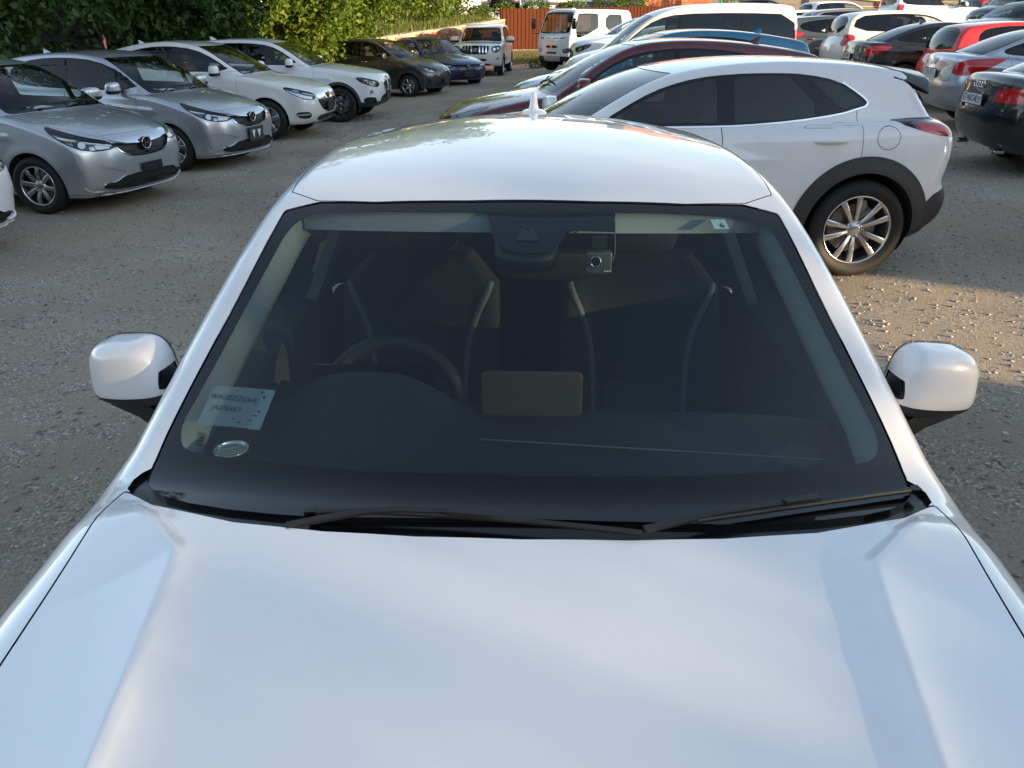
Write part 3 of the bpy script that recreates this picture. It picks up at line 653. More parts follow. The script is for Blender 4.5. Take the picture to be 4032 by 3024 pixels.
VEZ = auto('vezel', 4.31, .886, .86, 3.47, .335,
  [(.18, .22), (.05, .33), (.0, .48), (.015, .68), (.06, .80), (.20, .89), (.6, .995), (1.0, 1.06), (1.2, 1.095), (1.8, 1.08), (3.4, 1.13), (4.0, 1.12), (4.2, 1.0), (4.31, .75), (4.28, .45), (4.15, .28), (3.9, .22)],
  [(.98, 1.0), (1.10, 1.085), (1.55, 1.345), (2.0, 1.53), (2.4, 1.595), (2.8, 1.605), (3.3, 1.56), (3.75, 1.46), (4.0, 1.38), (4.15, 1.1), (4.1, .9), (1.0, .9)],
  1.09, (1.12, 2.0, .70, .56), [(1.42, 1.11), (1.75, 1.32), (2.10, 1.47), (2.55, 1.52), (3.0, 1.50), (3.45, 1.40), (3.62, 1.29), (3.45, 1.20), (2.6, 1.12)], [1.62, 2.58], ('rear', [(-.2, 1.15), (.55, 1.15), (.50, 1.38), (-.2, 1.39)]),
  lean=.38, cab_w=(.86, .92, .88, .78), hood=(.13, .56, .74), cf=.26, pf=3.3, cw=.24, visor=True, bi=1, tints=['gloss_black', 'glass', 'glass_dark', 'glass_dark'], hmat='paint',
  creases=[([(1.1, .62), (2.2, .66), (3.3, 1.0), (4.1, 1.05)], .016, .06), ([(1.2, .45), (2.2, .40), (3.0, .45)], .012, .06)],
  lights=[
    fr('grille', [(-.2, .44), (.30, .455), (.43, .56), (.50, .665), (.30, .655), (-.2, .65)], bars=[(.53, .54, 'plastic_grey'), (.57, .58, 'plastic_grey'), (.61, .62, 'plastic_grey')]),
    dict(n='chrome_grille_bar', pl='front', poly=[(-.2, .655), (.30, .665), (.48, .68), (.52, .745), (.35, .765), (-.2, .765)], it=1, mat='chrome', depth=-.004),
    fl([(.42, .675), (.44, .765), (.70, .825), (.99, .895), (.94, .805), (.74, .69), (.56, .655)], 45, mat='lamp_bowl', inlay=[('led_row', lambda x, y, z: np.maximum(np.abs((x + y) * .7071 - .66) - .16, np.abs(z - .575 - (x + y) * .7071 * .22) - .024), 'lamp_shine', -.012), ('daytime_strip', lambda x, y, z: np.abs(z - .605 - (x + y) * .7071 * .27) - .007, 'lamp_shine', -.004)]),
    fr('lower_intake', [(-.2, .27), (.44, .29), (.50, .36), (.38, .40), (-.2, .39)], bars=[(.31, .32, 'plastic_grey'), (.35, .36, 'plastic_grey')]),
    dict(n='fog_light_recess', pl=('fd', 40), poly=[(.58, .36), (.60, .465), (.80, .48), (.88, .44), (.80, .355)], it=1, mat='plastic', sym='s', depth=.03, inlay=[('fog_light', lambda x, y, z: np.maximum(.405 - z, z - .435), 'lamp_clear', -.015)]),
    tl([(.60, .86), (.60, 1.02), (.80, 1.06), (1.0, 1.05), (.95, .90)])],
  handles=[(2.36, .95)], mirror=(1.66, 1.14, 1.1), antenna=(3.4, 'fin'), paper=True, wipers=[(-.05, 1.13, .30, 1.22, -.02, 1.21, .46, 1.27), (-.55, 1.2, -.2, 1.23, -.56, 1.30, .03, 1.2)])
X1 = auto('x1', 4.44, .911, .84, 3.51, .345,
  [(.16, .26), (.05, .38), (.0, .58), (.015, .82), (.08, .92), (.25, .985), (.8, 1.065), (1.3, 1.115), (2, 1.08), (3.6, 1.09), (4.1, 1.08), (4.35, .98), (4.44, .75), (4.4, .45), (4.25, .28), (3.9, .24)],
  [(1.15, 1.03), (1.30, 1.11), (1.75, 1.37), (2.15, 1.53), (2.6, 1.598), (3.2, 1.60), (3.8, 1.56), (4.15, 1.5), (4.32, 1.15), (4.25, .9), (1.2, .9)],
  1.07, (1.30, 2.16, .74, .60), [(1.60, 1.10), (1.95, 1.33), (2.25, 1.47), (2.7, 1.515), (3.3, 1.51), (3.85, 1.42), (3.98, 1.30), (3.85, 1.18), (2.7, 1.11)], [1.74, 2.72, 3.55], ('rear', [(-.2, 1.12), (.60, 1.12), (.55, 1.45), (-.2, 1.46)]),
  lean=.38, hood=(.14, .5, .74), cf=.24, pf=3.2, cw=.2, clad=.06, clad_z=.40, bi=1, tints=['gloss_black', 'glass', 'glass_dark', 'glass_dark'],
  creases=[([(1.0, .86), (2.2, .92), (4.1, 1.0)], .014, .05), ([(1.2, .50), (2.2, .44), (3.0, .48)], .012, .06)],
  lights=[
    dict(n='grille', pl='front', poly=[(.03, .56), (.03, .77), (.10, .805), (.30, .80), (.35, .74), (.31, .58), (.10, .545)], it=1, mat='gloss_black', sym='s', depth=.02, inlay=[('grille_slat', (lambda x, y, z, k=k: np.abs(x - k) - .006), 'chrome', -.004) for k in np.arange(.06, .33, .035)] + [('grille_surround', lambda x, y, z: -(sdf_poly(x, z, chaikin([(.03, .56), (.03, .77), (.10, .805), (.30, .80), (.35, .74), (.31, .58), (.10, .545)], 1)) + .014), 'chrome', .006)]),
    fl([(.46, .70), (.46, .79), (.66, .835), (.93, .89), (.98, .86), (.86, .75), (.62, .68)], 42, inlay=[('ring_light', lambda x, y, z: np.abs(np.hypot((x + y) * .7 - .62, z - .765) - .045) - .008, 'lamp_clear', -.018), ('ring_light', lambda x, y, z: np.abs(np.hypot((x + y) * .7 - .78, z - .79) - .045) - .008, 'lamp_clear', -.018)]),
    fr('lower_intake', [(-.2, .30), (.40, .30), (.50, .47), (.34, .53), (-.2, .53)], bars=[(.38, .395, 'plastic_grey'), (.43, .445, 'plastic_grey')]),
    dict(n='side_intake', pl=('fd', 38), poly=[(.56, .33), (.58, .48), (.82, .51), (.90, .45), (.84, .34)], it=1, mat='plastic', sym='s', depth=.03),
    dict(n='fog_light', fn=lambda x, y, z, N: np.where((y < 1) & (N[:, 1] < -.05), np.hypot((x * np.cos(.66) + y * np.sin(.66)) - .74, z - .585) - .05, .6), mat='lamp_clear', sym='s', depth=.02, lens='lens'),
    tl([(.58, .84), (.60, 1.0), (.85, 1.04), (1.05, 1.02), (.98, .88)])],
  handles=[(2.50, .96), (3.45, .99)], mirror=(1.78, 1.15, 1.1), antenna=(3.7, 'fin'), wipers=[(-.05, 1.31, .30, 1.40, -.02, 1.39, .46, 1.45), (-.55, 1.38, -.2, 1.41, -.56, 1.48, .03, 1.38)])
VITZ = auto('vitz', 3.945, .8475, .78, 3.29, .295,
  [(.14, .19), (.04, .3), (.0, .48), (.02, .64), (.08, .74), (.35, .865), (.75, .965), (1.0, 1.01), (1.6, 1.0), (3.3, 1.03), (3.72, 1.02), (3.88, .87), (3.945, .6), (3.9, .3), (3.7, .19)],
  [(.82, .93), (.94, 1.0), (1.4, 1.255), (1.8, 1.43), (2.2, 1.49), (2.7, 1.50), (3.3, 1.46), (3.65, 1.40), (3.84, 1.05), (3.8, .8), (.9, .8)],
  1.0, (.95, 1.80, .67, .55), [(1.22, 1.02), (1.55, 1.23), (1.9, 1.38), (2.4, 1.42), (3.0, 1.39), (3.35, 1.30), (3.30, 1.12), (2.4, 1.03)], [1.38, 2.32], ('rear', [(-.2, 1.06), (.56, 1.06), (.50, 1.33), (-.2, 1.34)]),
  lean=.36, cab_w=(.86, .93, .9, .82), hood=(.16, .40, .70), cf=.34, cw=.26, bi=1, hmat='chrome', tints=['gloss_black', 'glass_clear', 'glass_dark', 'glass_dark'],
  creases=[([(1.0, .82), (2.2, .86), (3.6, .92)], .012, .05)],
  lights=[
    fr('grille', [(-.2, .24), (.40, .24), (.50, .30), (.30, .58), (.16, .66), (-.2, .67)], bars=[(.30, .315, 'plastic_grey'), (.37, .385, 'plastic_grey'), (.44, .455, 'plastic_grey'), (.52, .53, 'plastic_grey')]),
    fl([(.34, .66), (.42, .73), (.66, .80), (.90, .89), (.84, .80), (.70, .68), (.50, .63)], 45, mat='lamp_bowl', inlay=[('reflector', lambda x, y, z: np.hypot((x + y) * .7071 - .52, z - .70) - .035, 'lamp_clear', -.018), ('reflector', lambda x, y, z: np.hypot((x + y) * .7071 - .66, z - .735) - .04, 'lamp_clear', -.018)]),
    dict(n='side_intake', pl=('fd', 42), poly=[(.56, .33), (.64, .50), (.70, .50), (.74, .30)], it=1, mat='plastic', sym='s', depth=.02),
    tl([(.58, .84), (.58, 1.0), (.72, 1.12), (.95, 1.08), (.98, .86)])],
  handles=[(2.14, .90), (3.06, .93)], mirror=(1.46, 1.06, 1.0), wipers=[(-.05, .97, .30, 1.05, -.02, 1.04, .46, 1.09)])
CIVIC = auto('civic', 4.52, .90, .88, 3.58, .325,
  [(.16, .17), (.04, .28), (.0, .44), (.02, .6), (.08, .68), (.3, .78), (.8, .88), (1.25, .94), (2, .95), (3.6, 1.0), (4.2, 1.02), (4.42, .95), (4.52, .65), (4.45, .35), (4.2, .2)],
  [(1.1, .85), (1.25, .935), (1.75, 1.20), (2.2, 1.37), (2.6, 1.43), (3.0, 1.435), (3.5, 1.38), (4.0, 1.22), (4.33, 1.04), (4.3, .8), (1.2, .8)],
  .95, (1.26, 2.2, .74, .58), [(1.62, .98), (2.0, 1.20), (2.3, 1.31), (2.75, 1.36), (3.3, 1.32), (3.75, 1.18), (3.7, 1.08), (2.8, 1.0)], [2.72], ('top', [(-.2, 3.5), (.50, 3.5), (.60, 4.1), (.5, 4.22), (-.2, 4.25)]),
  lean=.42, cab_w=(.88, .92, .88, .76), hood=(.12, .6, .78), cf=.32, cw=.22, mirmat='gloss_black',
  creases=[([(.9, .72), (2.2, .78), (4.2, .90)], .014, .05)],
  lights=[
    fr('grille', [(-.2, .53), (.36, .54), (.50, .62), (.52, .655), (.3, .66), (-.2, .655)], mat='gloss_black'),
    fl([(.42, .61), (.42, .655), (.66, .70), (.96, .765), (.92, .70), (.74, .61)], 45, inlay=[('led_row', lambda x, y, z: np.maximum(.5 - (x + y) * .7071, z - .66), 'lamp_clear', -.02)]),
    fr('lower_intake', [(-.2, .24), (.45, .24), (.5, .30), (.42, .40), (-.2, .42)]),
    dict(n='side_intake', pl=('fd', 40), poly=[(.60, .25), (.62, .42), (.86, .50), (.92, .46), (.86, .26)], it=1, mat='plastic', sym='s', depth=.02, inlay=[('fog_light', lambda x, y, z: np.hypot((x * .766 + y * .643) - .80, z - .36) - .045, 'lamp_clear', -.01)]),
    tl([(.60, .82), (.60, .98), (.85, 1.0), (1.0, .98), (.98, .84)])],
  handles=[(2.5, .80), (3.4, .86)], mirror=(1.78, 1.0, 1.0), wipers=[(-.05, 1.27, .30, 1.36, -.02, 1.35, .46, 1.41)])
PRADO = auto('prado', 4.76, .9425, .90, 3.69, .385,
  [(.2, .36), (.06, .46), (.0, .70), (.02, 1.0), (.08, 1.10), (.35, 1.17), (1.0, 1.205), (1.4, 1.22), (2, 1.2), (4.2, 1.22), (4.6, 1.2), (4.72, 1.1), (4.75, .8), (4.7, .5), (4.5, .38)],
  [(1.33, 1.1), (1.46, 1.215), (1.78, 1.5), (2.08, 1.72), (2.5, 1.82), (3, 1.85), (3.8, 1.84), (4.4, 1.80), (4.6, 1.72), (4.7, 1.2), (4.6, .95), (1.4, .95)],
  1.2, (1.47, 2.07, .78, .66), [(1.72, 1.22), (1.95, 1.5), (2.2, 1.67), (2.7, 1.72), (3.6, 1.72), (4.35, 1.66), (4.45, 1.30), (3.6, 1.24)], [1.98, 2.82, 3.66], ('rear', [(-.2, 1.26), (.68, 1.26), (.6, 1.66), (-.2, 1.67)]),
  lean=.26, cab_w=(.92, .94, .93, .88), hood=(.10, .64, .80), cf=.22, cw=.14, arch=.45, bi=1, tints=['glass', 'glass', 'glass_dark', 'glass_dark'],
  creases=[([(1.0, .95), (2.4, 1.0), (4.6, 1.03)], .012, .05)],
  lights=[
    fr('grille', [(-.2, .80), (.38, .80), (.46, .86), (.50, 1.07), (.40, 1.09), (-.2, 1.10)], mat='gloss_black', inlay=[('grille_slat', (lambda x, y, z, k=k: np.abs(x - k) - .022), 'chrome', -.004) for k in (.15, .27, .39)]),
    fl([(.52, .86), (.50, 1.03), (.68, 1.08), (.92, 1.10), (.98, 1.04), (.80, .93), (.68, .84)], 38, inlay=[('reflector', lambda x, y, z: np.hypot(x * .788 + y * .616 - .62, z - .99) - .05, 'lamp_clear', -.01), ('reflector', lambda x, y, z: np.hypot(x * .788 + y * .616 - .76, z - 1.02) - .045, 'lamp_clear', -.01)]),
    fr('lower_intake', [(-.2, .56), (.34, .56), (.42, .62), (.36, .66), (-.2, .66)]),
    fr('bumper_slot', [(-.2, .42), (.46, .43), (.6, .48), (.4, .49), (-.2, .49)], depth=.02),
    dict(n='fog_light', pl=('fd', 35), poly=[(.66, .62), (.66, .68), (.80, .70), (.82, .64)], it=1, mat='lamp_dark', sym='s', depth=.02, inlay=[('fog_lamp', lambda x, y, z: np.abs(z - .66) - .015, 'lamp_clear', 0)]),
    tl([(.70, .95), (.70, 1.25), (.85, 1.3), (.95, 1.25), (.95, .95)], 35)],
  handles=[(2.62, 1.05), (3.5, 1.06)], mirror=(1.92, 1.28, 1.35), inset=.12)
CX_DLO = [(1.60, 1.075), (1.886, 1.232), (2.062, 1.301), (2.268, 1.349), (2.506, 1.372), (2.808, 1.377), (3.037, 1.368), (3.274, 1.325), (3.43, 1.232), (3.500, 1.172), (3.40, 1.150), (3.285, 1.119), (2.943, 1.079), (2.569, 1.056), (2.314, 1.053), (1.72, 1.052)]
CX_D = chaikin(CX_DLO, 1)
CX30 = auto('cx30', 4.24, .8975, .85, 3.465, .346,
  [(.18, .22), (.04, .34), (.0, .53), (.03, .70), (.12, .81), (.35, .92), (.8, 1.0), (1.25, 1.06), (2.0, 1.05), (3.2, 1.085), (3.8, 1.11), (4.04, 1.10), (4.16, 1.05), (4.20, .94), (4.175, .78), (4.150, .67), (4.215, .60), (4.21, .42), (4.05, .29), (3.9, .25), (2, .20)],
  [(1.12, .95), (1.28, 1.07), (1.65, 1.255), (2.01, 1.380), (2.381, 1.442), (2.882, 1.470), (3.394, 1.450), (3.705, 1.415), (3.86, 1.385), (3.89, 1.35), (4.00, 1.2), (4.12, 1.05), (4.05, .85), (1.2, .85)],
  1.04, (1.27, 2.03, .72, .60), CX_DLO, [2.43, 2.6],
  ('rear', [(-.2, 1.10), (.54, 1.10), (.50, 1.28), (-.2, 1.31)]), arch=.400, lean=.42, cab_w=(.90, .92, .885, .72), hood=(.14, .55, .75), cf=.3, cr=.17, cw=.22, pr=3.6, cwr=.22, clad=.11, doorsz=.42,
  first=[dict(n='side_window', pl='side', poly=[(2.525, 1.072), (2.525, 1.352), (2.80, 1.357), (2.915, 1.350), (3.09, 1.19), (3.10, 1.105), (2.94, 1.092)], it=0, mat='glass_dark', sym='s'),
         dict(n='side_window', pl='side', poly=[(3.06, 1.345), (3.25, 1.308), (3.40, 1.225), (3.46, 1.185), (3.38, 1.168), (3.30, 1.143)], it=0, mat='glass_dark', sym='s')],
  tints=['glass', 'gloss_black', 'gloss_black'], door1=3.40, clad_fn=lambda y: np.interp(y, [0, .3, .5, .9, 3.3, 3.85, 3.97, 4.10, 4.3], [.50, .48, .40, .36, .36, .38, .58, .645, .66]),
  dlo_chrome=lambda x, y, z: np.where((z < 1.12) | (y > 3.28), 0, .5),
  lights=[
    fr('grille', [(-.2, .45), (.36, .45), (.46, .62), (.40, .74), (-.2, .75)], mat='gloss_black'),
    fl([(.44, .66), (.44, .74), (.70, .80), (.95, .84), (.90, .76), (.66, .66)], 45),
    dict(n='taillight', pl=('rd', 45), poly=[(.40, .985), (.40, 1.072), (.70, 1.088), (.995, 1.072), (.87, 1.008), (.74, .972), (.55, .958)], it=1, mat='lamp_red_dark', sym='s', depth=-.002, inlay=[('lamp_border', lambda x, y, z: np.minimum(1.068 - z, .905 - (x + 4.24 - y) * .7071), 'gloss_black', .003), ('red_lens', lambda x, y, z: np.maximum.reduce([(x + 4.24 - y) * .7071 - .885, z - 1.056, .985 - z]), 'lamp_red', .004)])],
  last=[dict(n='fuel_flap', fn=lambda x, y, z, N: np.where((N[:, 0] > .2), np.hypot((y - 3.585) / 1.1, z - .972) - .074, .6), mat='paint', sym='s', gap=.0035)],
  handles=[(2.10, .93), (3.18, .957)], hlen=.24, mirror=(1.46, 1.03, 1.0), extra=lambda sh: cx_extra(sh))
def cx_extra(sh):
    """dark roof spoiler over the hatch glass"""
    rings = []
    def zt(x, y): t = np.linspace(1.6, .9, 700); f = sh.F(np.full(700, x), np.full(700, y), t); return t[np.where(f < 0)[0][0]]
    for x in np.linspace(-.565, .565, 17):
        k = 1 - (abs(x) / .565) ** 3 * .30; e = 1 - .6 * (abs(x) / .565) ** 6; z0 = zt(x, 3.68) + .004; z1 = zt(x, 3.78) + .006; y1 = 3.76 + .29 * k; sl = (z1 - z0) / .1
        rings.append([(x, 3.68, z0 - .02), (x, 3.69, z0), (x, 3.80, z1 - .004), (x, y1 - .03, z1 + sl * .22), (x, y1, z1 + sl * .26 - .012), (x, y1 - .03, z1 + sl * .22 - .012 - .022 * e), (x, 3.84, z1 - .008 - .055 * e), (x, 3.70, z0 - .05)])
    return [('roof_spoiler', loft(rings), 'gloss_black')]
CHR = auto('chr', 4.36, .8975, .90, 3.54, .345,
  [(.2, .24), (.05, .36), (.0, .55), (.05, .72), (.15, .82), (.4, .92), (.9, 1.01), (1.2, 1.05), (2, 1.03), (3.3, 1.12), (3.9, 1.15), (4.2, 1.1), (4.33, .95), (4.36, .7), (4.3, .4), (4.1, .26)],
  [(1.05, .98), (1.18, 1.06), (1.65, 1.34), (2.05, 1.50), (2.4, 1.545), (2.8, 1.55), (3.2, 1.53), (3.6, 1.485), (3.95, 1.43), (4.10, 1.395), (4.13, 1.34), (4.22, 1.12), (4.15, .9), (1.1, .9)],
  1.03, (1.18, 2.06, .72, .58), [(1.55, 1.07), (1.85, 1.30), (2.15, 1.42), (2.6, 1.465), (3.1, 1.44), (3.5, 1.36), (3.62, 1.28), (3.3, 1.17), (2.6, 1.08)], [2.55], ('rear', [(-.2, 1.14), (.56, 1.14), (.50, 1.35), (-.2, 1.36)]),
  lean=.40, cab_w=(.90, .92, .86, .72), hood=(.16, .55, .75), cf=.32, cw=.22, clad=.05, mirmat='paint', tints=['glass', 'glass_dark', 'glass_dark'],
  creases=[([(1.0, .9), (2.2, .95), (3.9, 1.05)], .014, .05)],
  lights=[fl([(.40, .70), (.40, .77), (.70, .84), (1.0, .93), (.95, .85), (.7, .73)], 45, inlay=[('led_row', lambda x, y, z: np.maximum(.5 - (x + y) * .7071, z - .78), 'lamp_clear', -.015)]),
    fr('grille', [(-.2, .3), (.45, .3), (.55, .42), (.40, .5), (-.2, .5)]), tl([(.66, .93), (.66, 1.06), (.9, 1.10), (1.12, 1.07), (1.0, .96)])],
  handles=[(2.35, .92)], mirror=(1.60, 1.10, 1.2), antenna=(3.5, 'fin'), wipers=[(-.05, 1.20, .30, 1.28, -.02, 1.27, .46, 1.33), (-.55, 1.27, -.2, 1.30, -.56, 1.37, .03, 1.27)])
def sedan(name, tlp, **k):
    return auto(name, 4.55, .90, .90, 3.60, .325,
  [(.16, .2), (.04, .32), (.0, .5), (.03, .66), (.12, .74), (.5, .87), (1.0, .95), (1.3, .985), (2, .98), (3.4, 1.03), (3.9, 1.06), (4.25, 1.085), (4.43, 1.075), (4.48, 1.02), (4.50, .88), (4.535, .76), (4.55, .6), (4.5, .4), (4.35, .27), (4.0, .2)],
  [(1.2, .9), (1.33, .98), (1.8, 1.24), (2.25, 1.41), (2.7, 1.45), (3.1, 1.435), (3.5, 1.35), (3.95, 1.17), (4.18, 1.06), (4.1, .8), (1.3, .8)],
  .98, (1.32, 2.26, .72, .58), [(1.68, 1.0), (2.0, 1.19), (2.35, 1.32), (2.8, 1.36), (3.2, 1.33), (3.6, 1.21), (3.85, 1.10), (3.6, 1.05), (2.6, 1.01)], [2.68, 3.50], ('top', [(-.2, 3.22), (.52, 3.24), (.56, 3.4), (.64, 4.0), (.55, 4.10), (-.2, 4.13)]),
  lean=.42, cab_w=(.88, .90, .87, .74), hood=(.14, .55, .75), cf=.3, cr=.26, cw=.22, tints=['glass', 'glass_dark', 'glass_dark'], door1=3.72,
  creases=[([(1.0, .78), (2.4, .84), (4.4, .93)], .014, .05)],
  lights=[fl([(.40, .60), (.40, .68), (.70, .75), (.95, .80), (.9, .70), (.7, .61)], 45), fr('grille', [(-.2, .42), (.36, .42), (.42, .56), (.34, .64), (-.2, .65)], mat='gloss_black'), tlp,
    dict(n='plate_recess', pl='rear', poly=[(-.1, .70), (.30, .70), (.34, .86), (-.1, .86)], it=0, mat='paint', depth=.02)],
  last=[dict(n='trunk_lid', fn=lambda x, y, z, N: np.where(y > 3.0, np.maximum(np.maximum(4.12 - y, x - .60), .70 - z), .6), mat='paint', gap=.004)],
  handles=[(2.46, .86), (3.36, .90)], mirror=(1.82, 1.02, 1.05), rear_dy=-.12, rear_dz=-.14, **k)
ELANTRA = sedan('elantra', tl([(.58, .80), (.58, .97), (.75, .985), (1.10, 1.00), (.98, .90), (.80, .80)]), antenna=(3.1, 'fin'))
SOLARIS = sedan('solaris', tl([(.50, .78), (.52, .93), (.70, 1.00), (1.05, 1.03), (1.15, 1.02), (.96, .86), (.80, .78)], inlay=[('reverse_lamp', lambda x, y, z: np.maximum(z - .83, (x + 4.55 - y) * .7071 - .72), 'lamp_clear', .002)]), antenna=(3.12, 'rod'))
A6 = sedan('a6', dict(n='taillight', pl=('rd', 38), poly=[(.38, .80), (.38, .935), (.70, .95), (1.05, .965), (1.08, .92), (1.0, .82), (.7, .79)], it=1, mat='lamp_red', sym='s', depth=-.004, inlay=[('red_lens', lambda x, y, z: np.maximum(np.abs(z - .89) - .018, .5 - x), 'lamp_red_dark', .002)]), mirmat='black')
HATCH = auto('hatch', 3.92, .84, .80, 3.28, .30, VITZ['body'], VITZ['cabin'], 1.0, (.95, 1.80, .67, .55), [(1.22, 1.02), (1.55, 1.23), (1.9, 1.38), (2.4, 1.42), (3.0, 1.40), (3.30, 1.33), (3.34, 1.08), (2.4, 1.03)], [1.38, 2.32], ('rear', [(-.2, 1.02), (.60, 1.02), (.64, 1.10), (.54, 1.37), (-.2, 1.40)], 'glass_dark'),
  lean=.34, cab_w=(.86, .93, .92, .87), hood=(.16, .40, .70), cf=.32, cw=.26, bi=1, cr=.22,
  lights=[fl([(.34, .66), (.42, .73), (.66, .80), (.90, .89), (.84, .80), (.70, .68), (.50, .63)], 45), fr('grille', [(-.2, .3), (.4, .3), (.4, .5), (-.2, .5)]), tl([(.66, .80), (.66, 1.02), (.78, 1.10), (.95, 1.06), (.98, .82)])],
  handles=[(2.14, .90), (3.06, .93)], mirror=(1.46, 1.06, 1.0))
PEUG = auto('peugeot', 4.28, .90, .88, 3.50, .33, [(a * 1.085, b * 1.03) for a, b in VITZ['body']], [(a * 1.085, b * 1.03) for a, b in VITZ['cabin']], 1.03, (1.05, 1.95, .70, .58), [(1.35, 1.05), (1.7, 1.27), (2.05, 1.42), (2.6, 1.46), (3.2, 1.42), (3.62, 1.32), (3.5, 1.15), (2.5, 1.06)], [1.5, 2.5], ('rear', [(-.2, 1.10), (.52, 1.10), (.64, 1.20), (.58, 1.38), (-.2, 1.42)]),
  lean=.40, cab_w=(.86, .93, .88, .78), hood=(.16, .40, .74), cf=.32, cw=.26, bi=1, cr=.28,
  lights=[fl([(.34, .66), (.42, .73), (.66, .80), (.90, .89), (.84, .80), (.70, .68), (.50, .63)], 45), fr('grille', [(-.2, .3), (.4, .3), (.4, .5), (-.2, .5)]), tl([(.56, .86), (.56, .98), (.80, 1.08), (1.10, 1.12), (1.12, 1.08), (.85, .90)])],
  handles=[(2.3, .92), (3.3, .96)], mirror=(1.6, 1.08, 1.0))
SUVW = auto('suv', 4.44, .90, .86, 3.50, .345, X1['body'], X1['cabin'], 1.07, (1.30, 2.16, .74, .60), [(1.60, 1.10), (1.95, 1.33), (2.25, 1.47), (2.7, 1.515), (3.3, 1.51), (3.95, 1.46), (4.08, 1.15), (2.7, 1.11)], [1.74, 2.72, 3.55], ('rear', [(-.2, 1.10), (.62, 1.10), (.58, 1.45), (-.2, 1.47)]),
  lean=.34, hood=(.15, .5, .74), cf=.30, cw=.2, bi=1, tints=['glass', 'glass', 'glass_dark', 'glass_dark'],
  lights=[fl([(.46, .70), (.46, .79), (.66, .835), (.93, .89), (.98, .86), (.86, .75), (.62, .68)], 42), fr('grille', [(-.2, .55), (.4, .55), (.44, .75), (-.2, .76)], bars=[(.62, .64, 'chrome'), (.70, .72, 'chrome')]),
    tl([(.64, .80), (.64, 1.04), (.80, 1.08), (.94, 1.02), (.92, .82)], 38)],
  handles=[(2.50, .96), (3.45, .99)], mirror=(1.78, 1.15, 1.1))
VAN = auto('van', 4.75, .865, .85, 3.65, .325,
  [(.15, .2), (.03, .35), (.0, .6), (.05, .85), (.2, 1.0), (.6, 1.1), (.9, 1.15), (2, 1.1), (4.4, 1.1), (4.68, 1.05), (4.75, .7), (4.7, .35), (4.5, .22)],
  [(.62, 1.0), (.75, 1.12), (1.2, 1.5), (1.6, 1.77), (2.0, 1.90), (2.6, 1.97), (3.5, 1.99), (4.3, 1.97), (4.60, 1.91), (4.66, 1.1), (4.5, .9), (.7, .9)],
  1.08, (.76, 1.62, .68, .60), [(1.0, 1.10), (1.4, 1.45), (1.75, 1.68), (2.2, 1.78), (3.4, 1.80), (4.45, 1.77), (4.50, 1.16), (2.0, 1.08)], [1.22, 2.22, 3.42], ('rear', [(-.2, 1.16), (.66, 1.16), (.62, 1.78), (-.2, 1.79)]),
  lean=.16, lean2=.1, cab_w=(.92, .96, .96, .94), hood=(.18, .45, .70), cf=.28, cw=.2, cr=.14, bi=1, tints=['glass', 'glass', 'glass_dark', 'glass_dark'],
  lights=[fl([(.40, .72), (.42, .84), (.70, .92), (.92, 1.0), (.90, .86), (.7, .74)], 45, mat='lamp_bowl'), fr('grille', [(-.2, .6), (.4, .62), (.42, .76), (-.2, .76)], bars=[(.66, .68, 'chrome')]), tl([(.62, .7), (.62, 1.5), (.74, 1.55), (.86, 1.3), (.88, .7)], 30)],
  handles=[(2.0, .95), (2.5, .96)], mirror=(1.3, 1.2, 1.2), seat_z=.45)

TRUCK = dict(name='truck', L=3.1, hw=.86, yf=.62, yr=2.95, R=.34, arch=.41, flare=.0, belt=1.15, lean=.10, lean2=.02, cf=.10, cr=.02, cw=.10, cwr=.02, rcrown=.03, crown=.01, pf=4,
  body=[(.10, .32), (.02, .36), (.0, .6), (.0, 1.0), (.03, 1.22), (.3, 1.26), (3.0, 1.26), (3.1, 1.1), (3.1, .55), (2.9, .5)], cabin=[(.02, 1.0), (.04, 1.22), (.10, 1.42), (.30, 1.88), (.42, 1.96), (.8, 1.99), (2.8, 1.99), (3.0, 1.95), (3.07, 1.7), (3.08, .9), (.1, .9)],
  sec=[(.2, .97), (.5, 1), (1.2, 1), (1.5, .98)], plan=[(0, .985), (.4, 1), (3.1, 1)], cplan=[(0, .835), (.5, .85), (3.1, .85)], rb=.06, rc=.06, ru=.03, ymid=1.5, ya=.5, yb=.4, zspine=.95, cab_y=(.1, 3.0))
